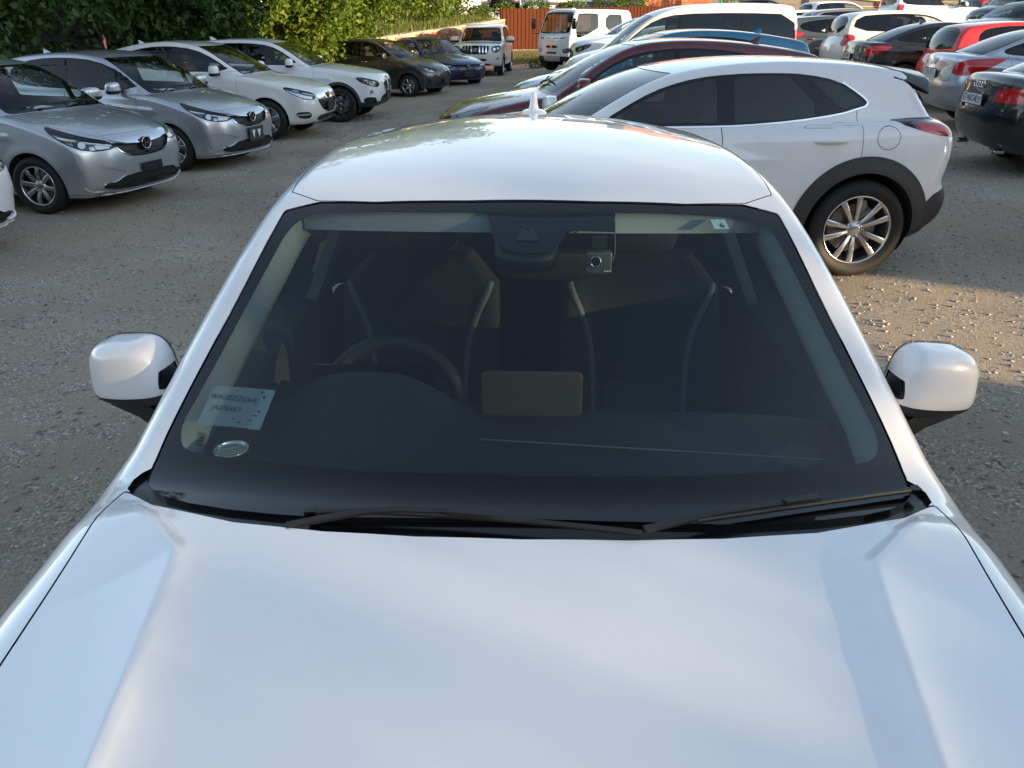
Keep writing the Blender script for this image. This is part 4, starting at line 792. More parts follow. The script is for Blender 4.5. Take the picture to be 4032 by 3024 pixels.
TRUCK['regions'] = [
  dict(n='windshield', pl='front', poly=[(-.3, 1.22), (.72, 1.22), (.77, 1.30), (.70, 1.84), (.62, 1.88), (-.3, 1.89)], it=1, mat='glass_clear', frit=.04),
  dict(n='side_window', pl='side', poly=[(.36, 1.08), (.34, 1.30), (.46, 1.80), (.56, 1.85), (1.36, 1.85), (1.42, 1.80), (1.42, 1.40), (1.30, 1.34), (.62, 1.10)], it=1, mat='glass', sym='s', frit=.02),
  dict(n='side_window', pl='side', poly=[(1.74, 1.28), (1.74, 1.82), (2.50, 1.82), (2.55, 1.75), (2.55, 1.28)], it=1, mat='glass', sym='s', frit=.02),
  fr('grille', [(-.2, .75), (.31, .76), (.29, .85), (-.2, .85)], it=1), fr('lower_grille', [(-.2, .58), (.26, .58), (.26, .64), (-.2, .64)], it=0),
  dict(n='headlight', pl=('fd', 20), poly=[(.52, .60), (.52, .74), (.66, .76), (.84, .78), (.84, .64), (.66, .60)], it=1, mat='lamp_bowl', sym='s', depth=.02, lens='lens', inlay=[('reflector', lambda x, y, z: np.hypot(x - .60, z - .67) - .06, 'lamp_clear', 0)]),
  dict(n='bumper', fn=lambda x, y, z, N: np.where(y < .5, np.maximum(z - .50, .2 - z), .6), mat='plastic', gap=.004, inlay=[('bumper_panel', lambda x, y, z: np.maximum(x - .42, np.abs(z - .43) - .09), 'silver', .006), ('fog_light', lambda x, y, z: np.hypot(x - .63, z - .44) - .05, 'lamp_clear', .004)]),
  dict(n='front_panel_slot', pl='front', poly=[(.05, 1.06), (.05, 1.085), (.38, 1.085), (.38, 1.06)], it=0, mat='gap', sym='s', depth=.01),
  dict(n='front_panel_slot', pl='front', poly=[(.42, 1.05), (.42, 1.085), (.66, 1.10), (.66, 1.07)], it=0, mat='gap', sym='s', depth=.01),
  dict(n='door', pl='side', poly=[(.24, .75), (.24, 1.3), (.40, 1.88), (1.50, 1.90), (1.50, .75), (1.1, .70), (1.06, .75)], it=0, mat='paint', sym='s', gap=.006, trim=True),
  dict(n='door', pl='side', poly=[(1.60, .62), (1.60, 1.90), (2.62, 1.90), (2.62, .62)], it=0, mat='paint', sym='s', gap=.006, trim=True)]
TRUCK['handles'] = [(1.36, 1.10), (2.48, 1.08)]; TRUCK['wipers'] = []; TRUCK['dash_y'] = .03; TRUCK['inset'] = .13; TRUCK['rear_seats'] = False
# ---------------------------------------------------------------- blender side
def mesh_data(m, name, smooth=True, flat=False):
    me = bpy.data.meshes.new(name); nv, nf = len(m.V), len(m.F)
    me.vertices.add(nv); me.vertices.foreach_set('co', m.V.astype(np.float32).ravel())
    me.loops.add(nf * 3); me.loops.foreach_set('vertex_index', m.F.astype(np.int32).ravel())
    me.polygons.add(nf); me.polygons.foreach_set('loop_start', np.arange(0, nf * 3, 3, dtype=np.int32))
    me.polygons.foreach_set('use_smooth', np.full(nf, not flat)); me.update(calc_edges=True); me.validate()
    if smooth and not flat and len(me.vertices) == nv: me.normals_split_custom_set_from_vertices(m.N.astype(np.float32))
    return me
def ob(name, me, mat=None, parent=None, loc=None):
    o = bpy.data.objects.new(name, me); COL.objects.link(o)
    if mat is not None and me is not None:
        mt = MATS[mat] if isinstance(mat, str) else mat
        if not me.materials: me.materials.append(mt)
        elif me.materials[0] != mt:
            o.material_slots[0].link = 'OBJECT'; o.material_slots[0].material = mt
    if parent is not None: o.parent = parent
    if loc is not None: o.location = loc
    return o
def mk(name, m, mat, parent=None, loc=None, flat=False):
    return ob(name, mesh_data(m, name, flat=flat), mat, parent, loc)
def thing(name, label, cat, loc=(0, 0, 0), rot=(0, 0, 0), group=None):
    o = bpy.data.objects.new(name, None); COL.objects.link(o); o.empty_display_size = .2
    o.location = loc; o.rotation_euler = rot; o['label'] = label; o['category'] = cat
    if group: o['group'] = group
    return o
def tag(o, label, cat, group=None):
    o['label'] = label; o['category'] = cat
    if group: o['group'] = group
    return o
def text_m(txt, size, R=None, t=(0, 0, 0), depth=.0015, shear=0, align='CENTER', space=1.0):
    """lettering as a mesh; lies in local xy before R"""
    cu = bpy.data.curves.new('t', 'FONT'); cu.body = txt; cu.size = size; cu.extrude = depth; cu.align_x = align; cu.align_y = 'CENTER'; cu.shear = shear; cu.space_character = space; cu.resolution_u = 3
    o = bpy.data.objects.new('t', cu); COL.objects.link(o); bpy.context.view_layer.update()
    me = bpy.data.meshes.new_from_object(o.evaluated_get(bpy.context.evaluated_depsgraph_get())); bpy.data.objects.remove(o); bpy.data.curves.remove(cu)
    V = np.empty(len(me.vertices) * 3); me.vertices.foreach_get('co', V); V = V.reshape(-1, 3)
    me.calc_loop_triangles(); F = np.empty(len(me.loop_triangles) * 3, int); me.loop_triangles.foreach_get('vertices', F); F = F.reshape(-1, 3)
    bpy.data.meshes.remove(me)
    m = flatten(V, F)
    return xf(m, R, t)
# frames: FACE_F turns letters in xy to stand up facing -y ; FACE_R facing +y ; FACE_X facing +x
FACE_F = rx(math.pi / 2); FACE_R = rz(math.pi) @ rx(math.pi / 2); FACE_X = rz(math.pi / 2) @ rx(math.pi / 2); FACE_L = rz(-math.pi / 2) @ rx(math.pi / 2)

# ---------------------------------------------------------------- wheels
WHEELS = {}
def wheel_meshes(style, R):
    """tyre, rim, brake disc; axle along x, outside towards +x, centre at origin"""
    k = (style, round(R, 3))
    if k in WHEELS: return WHEELS[k]
    n, kind, rr = {'fit8': (8, 'plain', .205), 'fitV': (5, 'vee', .205), 'vez5': (5, 'wide', .222), 'x1': (5, 'y', .235), 'vitz6': (6, 'thin', .19), 'cx10': (5, 'twin', .243), 'multi': (10, 'thin', .225), 'gen5': (5, 'wide', .21), 'prado': (6, 'wide', .225), 'steel': (0, 'steel', .20)}[style]
    w = .105
    t = lathe([(-w * .8, rr + .005), (-w, rr + .03), (-w * 1.04, (R + rr) / 2), (-w * .95, R - .03), (-w * .75, R - .006), (-w * .50, R), (-w * .46, R - .007), (-w * .40, R - .007), (-w * .36, R), (w * .36, R), (w * .40, R - .007), (w * .46, R - .007), (w * .50, R), (w * .75, R - .006), (w * .95, R - .03), (w * 1.04, (R + rr) / 2), (w, rr + .03), (w * .86, rr + .004), (w * .80, rr - .004)], 48)
    ms = []
    tyre = join([t] + ms)
    dark = kind in ('vee', 'wide') and style not in ('prado', 'gen5') or kind == 'y'
    rim = [lathe([(w * .84, rr + .002), (w * .88, rr - .004), (w * .80, rr - .016), (w * .55, rr - .022), (-w * .7, rr - .03), (-w * .75, rr + .004)], 48).flip()]
    rim = [lathe([(w * .80, rr + .002), (w * .9, rr), (w * .9, rr - .008), (w * .80, rr - .014), (w * .6, rr - .018)], 48)]
    barrel = lathe([(w * .62, rr - .017), (-w * .7, rr - .03), (-w * .75, .07)], 36).flip()
    def spoke(a, r0, r1, w0, w1, x0, x1, bend=0, dep=.028):
        rings = []
        for q in np.linspace(0, 1, 5):
            r = r0 + (r1 - r0) * q; ww = (w0 + (w1 - w0) * q) / 2; x = x0 + (x1 - x0) * q + .012 * np.sin(np.pi * q); o = bend * q
            rings.append([(x - dep, o - ww * 1.1, r), (x - .006, o - ww, r), (x, o - ww * .6, r), (x, o + ww * .6, r), (x - .006, o + ww, r), (x - dep, o + ww * 1.1, r)])
        return xf(loft(rings, caps=True), rx(a))
    xo = w * .82; xi = w * .62
    sp = []
    for i in range(n):
        a = 2 * np.pi * i / n
        if kind == 'plain': sp.append(spoke(a, .045, rr - .01, .036, .050, xi, xo))
        elif kind == 'thin': sp.append(spoke(a, .04, rr - .01, .026, .034, xi, xo))
        elif kind == 'wide': sp.append(spoke(a, .045, rr - .01, .055, .075, xi, xo))
        elif kind == 'vee':
            for s in (-1, 1): sp.append(spoke(a, .05, rr - .008, .03, .05, xi, xo, s * .045))
        elif kind == 'twin':
            for s in (-1, 1): sp.append(spoke(a + s * .27, .055, rr - .008, .026, .044, xi, xo, s * .004))
        elif kind == 'y':
            sp.append(spoke(a, .045, rr * .6, .045, .04, xi, xo - .008))
            for s in (-1, 1): sp.append(spoke(a, rr * .5, rr - .008, .025, .03, xo - .012, xo, s * .06))
    hub = lathe([(xi + .012, .0001), (xi + .012, .026), (xi + .006, .03), (xi - .002, .062), (xi - .03, .068)], 24)
    if kind == 'steel':
        sp = [lathe([(xi, .03), (xi + .01, .10), (xi + .02, rr - .03), (xo, rr - .012)], 36)]
    lug = []
    for i in range(5):
        a = 2 * np.pi * (i + .5) / 5
        lug.append(xf(lathe([(xi + .018, .0001), (xi + .018, .006), (xi - .006, .009)], 8), None, (0, np.sin(a) * .05, np.cos(a) * .05)))
    fn = join(rim + sp + [hub] + lug)
    disc = join([lathe([(.0, .05), (.0, rr * .72), (-.02, rr * .72), (-.02, .05)], 32), box((-.005, .05, rr * .55), (.07, .14, .08))])
    res = dict(tyre=mesh_data(tyre, 'tyre'), rim=mesh_data(fn, 'rim'), barrel=mesh_data(barrel, 'rim_barrel'), disc=mesh_data(disc, 'brake_disc'))
    WHEELS[k] = res; return res
def add_wheel(car, style, R, x, y, steer=0, rimmat='alloy', spin=0, tyre_only=False):
    wm = wheel_meshes(style, R)
    rim = ob('wheel', wm['rim'], rimmat, car, (x, y, R)); rim.rotation_euler = (spin, 0, (math.pi if x < 0 else 0) + steer)
    ob('tyre', wm['tyre'], 'rubber', rim)
    ob('rim_barrel', wm['barrel'], 'alloy_dark', rim); ob('brake_disc', wm['disc'], 'brake', rim)
    return rim

# ---------------------------------------------------------------- small car parts
def mirror_meshes(w=.12, h=.075, d=.07):
    """door mirror, outside towards +x, looking forward -y; painted cap, black lower shell, glass, foot"""
    m = super_ell(w, d, h, .62, .75, 22, 32)
    m.V[:, 0] *= 1 - .18 * (m.V[:, 2] / h); m.V[:, 1] -= .25 * d * (m.V[:, 0] / w)
    cut = m.V[:, 1] - d * .45
    shell, back = split(m, cut)
    low, cap = split(shell, shell.V[:, 2] + h * .38)
    rim = boundary(shell)
    b = shell.V[np.unique(rim)]
    c = b.mean(0); ang = np.argsort(np.arctan2(b[:, 2] - c[2], b[:, 0] - c[0])); b = b[ang]
    g = M(np.vstack([c, c + (b - c) * .92]) + np.array([0, -.004, 0]), np.tile((0, 1., 0), (len(b) + 1, 1)), [(0, 1 + (i + 1) % len(b), 1 + i) for i in range(len(b))])
    fr = M(np.vstack([b, c + (b - c) * .9 + np.array([0, -.004, 0])]), np.tile((0, 1., 0), (2 * len(b), 1)), sum([[(i, (i + 1) % len(b), len(b) + (i + 1) % len(b)), (i, len(b) + (i + 1) % len(b), len(b) + i)] for i in range(len(b))], []))
    foot = loft([[(-w * .9 - .09 + q * .12, -.03, -h * .75 - .02 + q * .03), (-w * .9 - .09 + q * .12, .035, -h * .75 - .02 + q * .03), (-w * .9 - .09 + q * .12, .03, -h * .45 + q * .02), (-w * .9 - .09 + q * .12, -.02, -h * .45 + q * .02)] for q in (0, .5, 1)])
    return cap, join([low.off(.001), fr, foot]), g
def fin_antenna(h=.07, l=.16, w=.03):
    rings = []
    for q in np.linspace(0, 1, 7):
        z = q * h; y0 = -l * .6 + l * .9 * q ** 1.3; y1 = l * .4 - .01 * q; ww = w * (1 - q * .85)
        rings.append([(-ww, (y0 + y1) / 2 + .02, z), (0, y0, z), (ww, (y0 + y1) / 2 + .02, z), (ww * .5, y1, z), (-ww * .5, y1, z)])
    return loft(rings)
def wiper_m(p0, p1, tip0, tip1, up=.03):
    """arm from p0 to p1 and blade tip0..tip1 (local coordinates)"""
    p0, p1, a, b = map(np.array, (p0, p1, tip0, tip1))
    arm = tube([p0, p0 + (p1 - p0) * .15 + [0, 0, up * .5], p0 + (p1 - p0) * .7 + [0, 0, up], p1 + [0, 0, up * .3]], [.011, .010, .007, .005], 6)
    blade = tube([a, a + (b - a) * .33 + [0, 0, .004], a + (b - a) * .66 + [0, 0, .004], b], [.004, .008, .008, .004], 6)
    return join([arm, blade])
def handle_m(l=.19):
    pts = [(0, -l / 2, 0), (.02, -l * .38, 0), (.038, -l * .15, .002), (.038, l * .2, .002), (.022, l * .42, 0), (0, l / 2, 0)]
    m = tube(pts, [.010, .013, .014, .014, .012, .009], 10)
    return xf(m, None, (0, 0, 0))
def seat_m(s=1.0):
    """front seat facing -y with origin at cushion rear on floor"""
    cush = xf(super_ell(.25, .27, .09, .45, .45, 12, 20), None, (0, -.22, .12))
    back = xf(super_ell(.245, .075, .33, .5, .5, 14, 20), rx(-.32), (0, .12, .46))
    head = xf(super_ell(.13, .055, .095, .6, .6, 12, 18), rx(-.25), (0, .25, .90))
    posts = join([tube([(sx, .215, .74), (sx, .245, .86)], .007, 6) for sx in (-.05, .05)])
    return cush, back, head, posts
SEAT = None
def add_seat(car, x, y, z, mat, s=1.0, rear=False):
    global SEAT
    if SEAT is None:
        c, b, h, p = seat_m(); SEAT = [mesh_data(q, n) for q, n in ((b, 'seat'), (c, 'seat_cushion'), (h, 'headrest'), (p, 'headrest_post'))]
    o = ob('seat', SEAT[0], mat, car, (x, y, z)); o.scale = (s, s, s)
    ob('seat_cushion', SEAT[1], mat, o); ob('headrest', SEAT[2], mat, o); ob('headrest_post', SEAT[3], 'chrome', o)
    return o
def steering_m(r=.185, th=.016):
    t = np.linspace(0, 2 * np.pi, 33); ring = tube([(np.cos(a) * r, np.sin(a) * r, 0) for a in t], th, 10, False)
    hub = xf(super_ell(.075, .06, .03, .6, .7, 8, 14), None, (0, 0, -.015))
    sp = join([box((s * .115, -.005, -.008), (.11, .035, .015)) for s in (-1, 1)] + [box((0, -.11, -.01), (.04, .11, .015))])
    return join([ring, hub, sp])

# ---------------------------------------------------------------- cars
TPL = {}
def template(name, sp, **q):
    parts = cut_car(sp, **q); sh = sp['shape']; out = []
    for (n, m, mat, subs) in parts:
        if not len(m.F): continue
        out.append((n, mesh_data(m, n), mat, [(a, mesh_data(b, a), c) for a, b, c in subs if len(b.F)]))
    hw, L, R = sp['hw'], sp['L'], sp['R']
    ex = []
    # door handles, mirrors, antenna, wipers, dash, wheel
    for (y, z) in sp.get('handles', ()):
        hm = handle_m(sp.get('hlen', .19)); x = float(sh.wside(np.array([y]), np.array([z]))[0])
        a = xf(hm, None, (x - .006, y, z)); ex.append(('door_handle', mesh_data(a, 'door_handle'), sp.get('hmat', 'paint'), [])); ex.append(('door_handle', mesh_data(a.mirror(), 'door_handle'), sp.get('hmat', 'paint'), []))
    if 'mirror' in sp:
        y, z, scl = sp['mirror']; cap, low, g = mirror_meshes(.125 * scl, .08 * scl, .075 * scl)
        x = float(sh.wside(np.array([y]), np.array([min(z, sp['belt'])]))[0]) + .135 * scl
        for f in (1, -1):
            fl = (lambda q: q) if f > 0 else (lambda q: q.mirror())
            T = lambda q: mesh_data(fl(xf(q, None, (x, y, z))), 'mirror')
            ex.append(('mirror', T(cap), sp.get('mirmat', 'paint'), [('mirror_shell', T(low), 'plastic'), ('mirror_glass', T(g), 'chrome')]))
    if 'antenna' in sp:
        y, kind = sp['antenna'][:2]; zt = np.linspace(1.0, 2.6, 400); f = sh.F(np.zeros(400), np.full(400, y), zt); zz = zt[np.where(f < 0)[0].max()]
        if kind == 'fin': am = xf(fin_antenna(), None, (0, y, zz - .004))
        else: am = join([xf(super_ell(.03, .05, .018, .7, .8, 8, 12), None, (0, y, zz)), tube([(0, y, zz), (0, y + .18, zz + .20)] if kind == 'rod' else [(0, y, zz), (0, y - .1, zz + .3)], .005, 6)])
        ex.append(('antenna', mesh_data(am, 'antenna'), 'paint' if kind == 'fin' else 'plastic', []))
    def surf_top(x, y):
        zt = np.linspace(2.6, .5, 500); f = sh.F(np.full(500, x), np.full(500, y), zt); k = np.where(f < 0)[0]; return zt[k[0]] if len(k) else .9
    for (x0, y0, x1, y1, xa, ya, xb, yb) in sp.get('wipers', ()):
        P = [np.array([a, b, surf_top(a, b) + .018]) for a, b in ((x0, y0), (x1, y1), (xa, ya), (xb, yb))]
        ex.append(('wiper', mesh_data(wiper_m(*P), 'wiper'), 'plastic', []))
    for (nm, m, mt) in sp.get('extra', lambda s: ())(sh):
        ex.append((nm, mesh_data(m, nm), mt, []))
    # interior
    yw = sp.get('dash_y', sp['yf'] + .35); zd = sp['belt'] - .06; bw = float(sh.cplan(np.array([yw + .4]))[0]) - .05
    dash = loft([[(x, yw + .05, zd - .1), (x, yw + .25, zd + .03 - .03 * abs(x)), (x, yw + .55, zd + .02 - .03 * abs(x)), (x, yw + .68, zd - .06), (x, yw + .66, zd - .4), (x, yw + .1, zd - .4)] for x in np.linspace(-bw, bw, 9)])
    ex.append(('dashboard', mesh_data(dash, 'dashboard'), 'seat_dark', []))
    fl = box((0, (yw + L) / 2 - .05, .36), (hw * 1.5, L - yw - 1.0, .04)); ex.append(('cabin_floor', mesh_data(fl, 'cabin_floor'), 'underbody', []))
    st = xf(steering_m(), rx(math.radians(62)), (-.36, yw + .72, zd + .0)); ex.append(('steering_wheel', mesh_data(st, 'steering_wheel'), 'plastic', []))
    if sp.get('paper'): ex.append(('paper_sheet', mesh_data(xf(box((0, 0, 0), (.28, .19, .002)), rx(.06), (.15, yw + .38, zd + .035)), 'paper_sheet'), 'paper', []))
    TPL[name] = (sp, out + ex)
def place_car(tpl, label, pt, pos, head, name='parked_car', cat='car', group=None, seat='seat_dark', style='gen5', rimmat='alloy', steer=0, z=0, tilt=0, glassmat=None, overrides=None, seats=True, extra=None, spins=None):
    """pos = world position of the front-centre on the ground, head = heading angle of local -y ... car points along (sin head, -cos head)"""
    sp, parts = TPL[tpl]
    t = thing(name, label, cat, (pos[0], pos[1], z), (tilt, 0, head), group)
    ov = overrides or {}
    for (n, me, mat, subs) in parts:
        mt = ov.get(n, mat)
        mt = PAINTS[pt] if mt == 'paint' else (glassmat if glassmat and mt == 'glass' else mt)
        o = ob(n, me, mt, t)
        for (sn, sm, smat) in subs:
            q = ov.get(sn, smat); ob(sn, sm, PAINTS[pt] if q == 'paint' else q, o)
    R = sp['R']; x = sp['hw'] - sp.get('inset', .115)
    for i, (yy, sg) in enumerate(((sp['yf'], 1), (sp['yf'], -1), (sp['yr'], 1), (sp['yr'], -1))):
        add_wheel(t, style, R, sg * x, yy, steer if i < 2 else 0, rimmat, random.uniform(0, 6) if spins is None else spins)
    if seats:
        yw = sp.get('dash_y', sp['yf'] + .35)
        for sx in (-.36, .36): add_seat(t, sx, yw + 1.38, sp.get('seat_z', sp['belt'] - .66), seat)
        if sp.get('rear_seats', True):
            for sx in (-.36, .36): add_seat(t, sx, yw + 2.10 + sp.get('rear_dy', 0), sp.get('seat_z', sp['belt'] - .66) + sp.get('rear_dz', .0), seat, .93)
    if extra: extra(t)
    return t
# ---------------------------------------------------------------- the place: ground, wall, fence, trees, buildings
def gz(x, y):
    """lie of the land: flat on the left, rising to the right and back"""
    x = np.asarray(x, float); y = np.asarray(y, float)
    h = .125 * sstep(.9, 2.4, x) + .20 * sstep(3, 8, x) + .085 * np.maximum(x - 8, 0) * sstep(12, 22, y) - .055 * sstep(-1.5, -3.5, x) * sstep(5, 8, y)
    h = h + .098 * sstep(6.8, 9.0, y) * (1 - .15 * sstep(10, 13, y)) * sstep(-.5, 1.2, x) * (1 - sstep(4, 6, x))
    h = h + .24 * sstep(18, 25.2, y) * sstep(.3, 1.6, x) * (1 - sstep(26.8, 30.5, y)) * (1 - sstep(7, 9, x)) + .36 * sstep(-7.6, -9.3, x) * sstep(10.5, 13, y) + .5 * sstep(37.5, 43.5, y) * sstep(8, 11, x)
    return h + 0.10 * sstep(16, 30, y) * sstep(-6, 2, x)
def vnoise(x, y, s, seed=0):
    x = np.asarray(x) * s + seed * 17.3; y = np.asarray(y) * s + seed * 9.1
    i, j = np.floor(x), np.floor(y); f, g = x - i, y - j; f = f * f * (3 - 2 * f); g = g * g * (3 - 2 * g)
    h = lambda a, b: np.modf(np.abs(np.sin(a * 127.1 + b * 311.7 + seed) * 43758.5453))[0]
    return (h(i, j) * (1 - f) + h(i + 1, j) * f) * (1 - g) + (h(i, j + 1) * (1 - f) + h(i + 1, j + 1) * f) * g
def gfull(x, y):
    n = (vnoise(x, y, .9, 1) - .5) * .03 + (vnoise(x, y, 2.7, 2) - .5) * .012 + (vnoise(x, y, 7, 3) - .5) * .006
    return gz(x, y) + n * .8 - .004
def grid_mesh(xs, ys, f):
    X, Y = np.meshgrid(xs, ys, indexing='ij'); Z = f(X, Y); V = np.stack([X, Y, Z], -1).reshape(-1, 3); nx, ny = X.shape
    i = (np.arange(nx - 1)[:, None] * ny + np.arange(ny - 1)[None]).ravel()
    F = np.vstack([np.stack([i, i + ny, i + ny + 1], 1), np.stack([i, i + ny + 1, i + 1], 1)])
    gx = np.gradient(Z, xs, axis=0); gy = np.gradient(Z, ys, axis=1); N = np.stack([-gx, -gy, np.ones_like(Z)], -1).reshape(-1, 3); N /= np.linalg.norm(N, axis=1, keepdims=True)
    return M(V, N, F)
def gravel_mat():
    m, nt, b = _new('gravel'); N = nt.nodes; Lk = nt.links
    tc = N.new('ShaderNodeTexCoord'); geo = tc.outputs['Object']
    def vor(s): v = N.new('ShaderNodeTexVoronoi'); v.inputs['Scale'].default_value = s; Lk.new(geo, v.inputs[0]); return v
    def noi(s, d=4): n = N.new('ShaderNodeTexNoise'); n.inputs['Scale'].default_value = s; n.inputs['Detail'].default_value = d; Lk.new(geo, n.inputs[0]); return n
    v1, v2 = vor(95), vor(210); n1, n2, n3 = noi(.55, 6), noi(3.0, 6), noi(260, 3)
    bw = N.new('ShaderNodeRGBToBW'); Lk.new(v1.outputs['Color'], bw.inputs[0])
    rp = N.new('ShaderNodeValToRGB'); e = rp.color_ramp.elements; e[0].position = .05; e[0].color = (.085, .083, .080, 1); e[1].position = .95; e[1].color = (.46, .45, .43, 1)
    for p, c in ((.35, (.15, .143, .134, 1)), (.6, (.215, .203, .188, 1)), (.8, (.27, .253, .23, 1))):
        q = e.new(p); q.color = c
    Lk.new(bw.outputs[0], rp.inputs[0])
    bw2 = N.new('ShaderNodeRGBToBW'); Lk.new(v2.outputs['Color'], bw2.inputs[0])
    sand = N.new('ShaderNodeMix'); sand.data_type = 'RGBA'; sand.inputs[6].default_value = (.135, .126, .114, 1); sand.inputs[7].default_value = (.25, .233, .208, 1); Lk.new(bw2.outputs[0], sand.inputs[0])
    mr = N.new('ShaderNodeMapRange'); mr.inputs[1].default_value = .40; mr.inputs[2].default_value = .62; Lk.new(n2.outputs[0], mr.inputs[0])
    mx = N.new('ShaderNodeMix'); mx.data_type = 'RGBA'; Lk.new(mr.outputs[0], mx.inputs[0]); Lk.new(rp.outputs[0], mx.inputs[6]); Lk.new(sand.outputs[2], mx.inputs[7])
    mr2 = N.new('ShaderNodeMapRange'); mr2.inputs[1].default_value = .3; mr2.inputs[2].default_value = .7; mr2.inputs[3].default_value = 1.3; mr2.inputs[4].default_value = 2.05; Lk.new(n1.outputs[0], mr2.inputs[0])
    mul = N.new('ShaderNodeMix'); mul.data_type = 'RGBA'; mul.blend_type = 'MULTIPLY'; mul.inputs[0].default_value = 1; Lk.new(mx.outputs[2], mul.inputs[6]); Lk.new(mr2.outputs[0], mul.inputs[7])
    n4 = noi(.42, 5); n4.inputs['Distortion'].default_value = .6; mr4 = N.new('ShaderNodeMapRange'); mr4.inputs[1].default_value = .48; mr4.inputs[2].default_value = .66; mr4.inputs[4].default_value = .55; Lk.new(n4.outputs[0], mr4.inputs[0])
    dirt = N.new('ShaderNodeMix'); dirt.data_type = 'RGBA'; dirt.inputs[7].default_value = (.33, .285, .225, 1); Lk.new(mr4.outputs[0], dirt.inputs[0]); Lk.new(mul.outputs[2], dirt.inputs[6]); mul = dirt
    wm = N.new('ShaderNodeMix'); wm.data_type = 'RGBA'; wm.blend_type = 'MULTIPLY'; wm.inputs[0].default_value = 1; wm.inputs[7].default_value = (1.07, .95, .81, 1); Lk.new(mul.outputs[2], wm.inputs[6])
    Lk.new(wm.outputs[2], b.inputs['Base Color']); b.inputs['Roughness'].default_value = .95; b.inputs['Specular IOR Level'].default_value = .2
    ad = N.new('ShaderNodeMath'); ad.operation = 'MULTIPLY_ADD'; ad.inputs[1].default_value = -.6; Lk.new(v1.outputs['Distance'], ad.inputs[0]); Lk.new(n3.outputs[0], ad.inputs[2])
    bp = N.new('ShaderNodeBump'); bp.inputs['Strength'].default_value = .6; bp.inputs['Distance'].default_value = .010; Lk.new(ad.outputs[0], bp.inputs['Height']); Lk.new(bp.outputs[0], b.inputs['Normal'])
    MATS['gravel'] = m
gravel_mat()
xs = np.concatenate([np.linspace(-60, -14, 24)[:-1], np.linspace(-14, 14, 150), np.linspace(14, 70, 30)[1:]]); ys = np.concatenate([np.linspace(-40, -3, 16)[:-1], np.linspace(-3, 14, 110), np.linspace(14, 90, 80)[1:]])
o = mk('gravel_lot', grid_mesh(xs, ys, gfull), 'gravel'); o['kind'] = 'structure'
pmat('earth', (.10, .10, .07), .95, noise=.4, nscale=.3)
o = mk('ground', flatten([(-3000, -3000, -.6), (3000, -3000, -.6), (3000, 3000, -.6), (-3000, 3000, -.6)], [(0, 1, 2, 3)]), 'earth'); o['kind'] = 'structure'

# loose stones lying on the lot
def pebbles(n, name, xr, yr, smin, smax, ok=None):
    x = RNG.uniform(*xr, n); y = RNG.uniform(*yr, n)
    if ok is not None:
        k = ok(x, y); x, y = x[k], y[k]; n = len(x)
    s = smin + (smax - smin) * RNG.random(n) ** 3.0
    base = np.array([(1, 0, 0), (-1, 0, 0), (0, 1, 0), (0, -1, 0), (0, 0, 1), (0, 0, -1)], float); bf = np.array([(0, 2, 4), (2, 1, 4), (1, 3, 4), (3, 0, 4), (2, 0, 5), (1, 2, 5), (3, 1, 5), (0, 3, 5)])
    V = base[None] * (1 + RNG.uniform(-.3, .3, (n, 6, 1))) * np.stack([s, s * RNG.uniform(.6, 1, n), s * RNG.uniform(.35, .6, n)], 1)[:, None]
    a = RNG.uniform(0, 6.28, n); c, sn = np.cos(a), np.sin(a); X = V[..., 0] * c[:, None] - V[..., 1] * sn[:, None]; Y = V[..., 0] * sn[:, None] + V[..., 1] * c[:, None]
    V = np.stack([X + x[:, None], Y + y[:, None], V[..., 2] + (gfull(x, y) + s * .12)[:, None]], -1).reshape(-1, 3)
    F = (bf[None] + (np.arange(n) * 6)[:, None, None]).reshape(-1, 3)
    N = (V.reshape(n, 6, 3) - V.reshape(n, 6, 3).mean(1, keepdims=True)).reshape(-1, 3); N /= np.linalg.norm(N, axis=1, keepdims=True) + 1e-9
    o = mk(name, M(V, N, F), 'stone'); o['kind'] = 'stuff'; return o
def stone_mat():
    m, nt, b = _new('stone'); N = nt.nodes; Lk = nt.links
    g = N.new('ShaderNodeNewGeometry'); rp = N.new('ShaderNodeValToRGB'); e = rp.color_ramp.elements
    e[0].color = (.19, .18, .17, 1); e[1].color = (.62, .60, .56, 1)
    for p, c in ((.3, (.27, .255, .235, 1)), (.6, (.36, .335, .30, 1)), (.8, (.43, .37, .30, 1)), (.92, (.36, .37, .38, 1))): q = e.new(p); q.color = c
    Lk.new(g.outputs['Random Per Island'], rp.inputs[0]); Lk.new(rp.outputs[0], b.inputs['Base Color']); b.inputs['Roughness'].default_value = .9; MATS['stone'] = m
stone_mat()
notcar = lambda x, y: ~((np.abs(x - .06) < .85) & (y > -.2) & (y < 4.3))
pebbles(26000, 'loose_stones', (-5.5, 4.8), (1.0, 9.0), .005, .020, lambda x, y: notcar(x, y) & (np.abs(x) < .75 * y + .9))
pebbles(9000, 'loose_stones', (-4.2, 7), (8.5, 20), .008, .030, lambda x, y: notcar(x, y) & (np.abs(x) < .75 * y + .9))

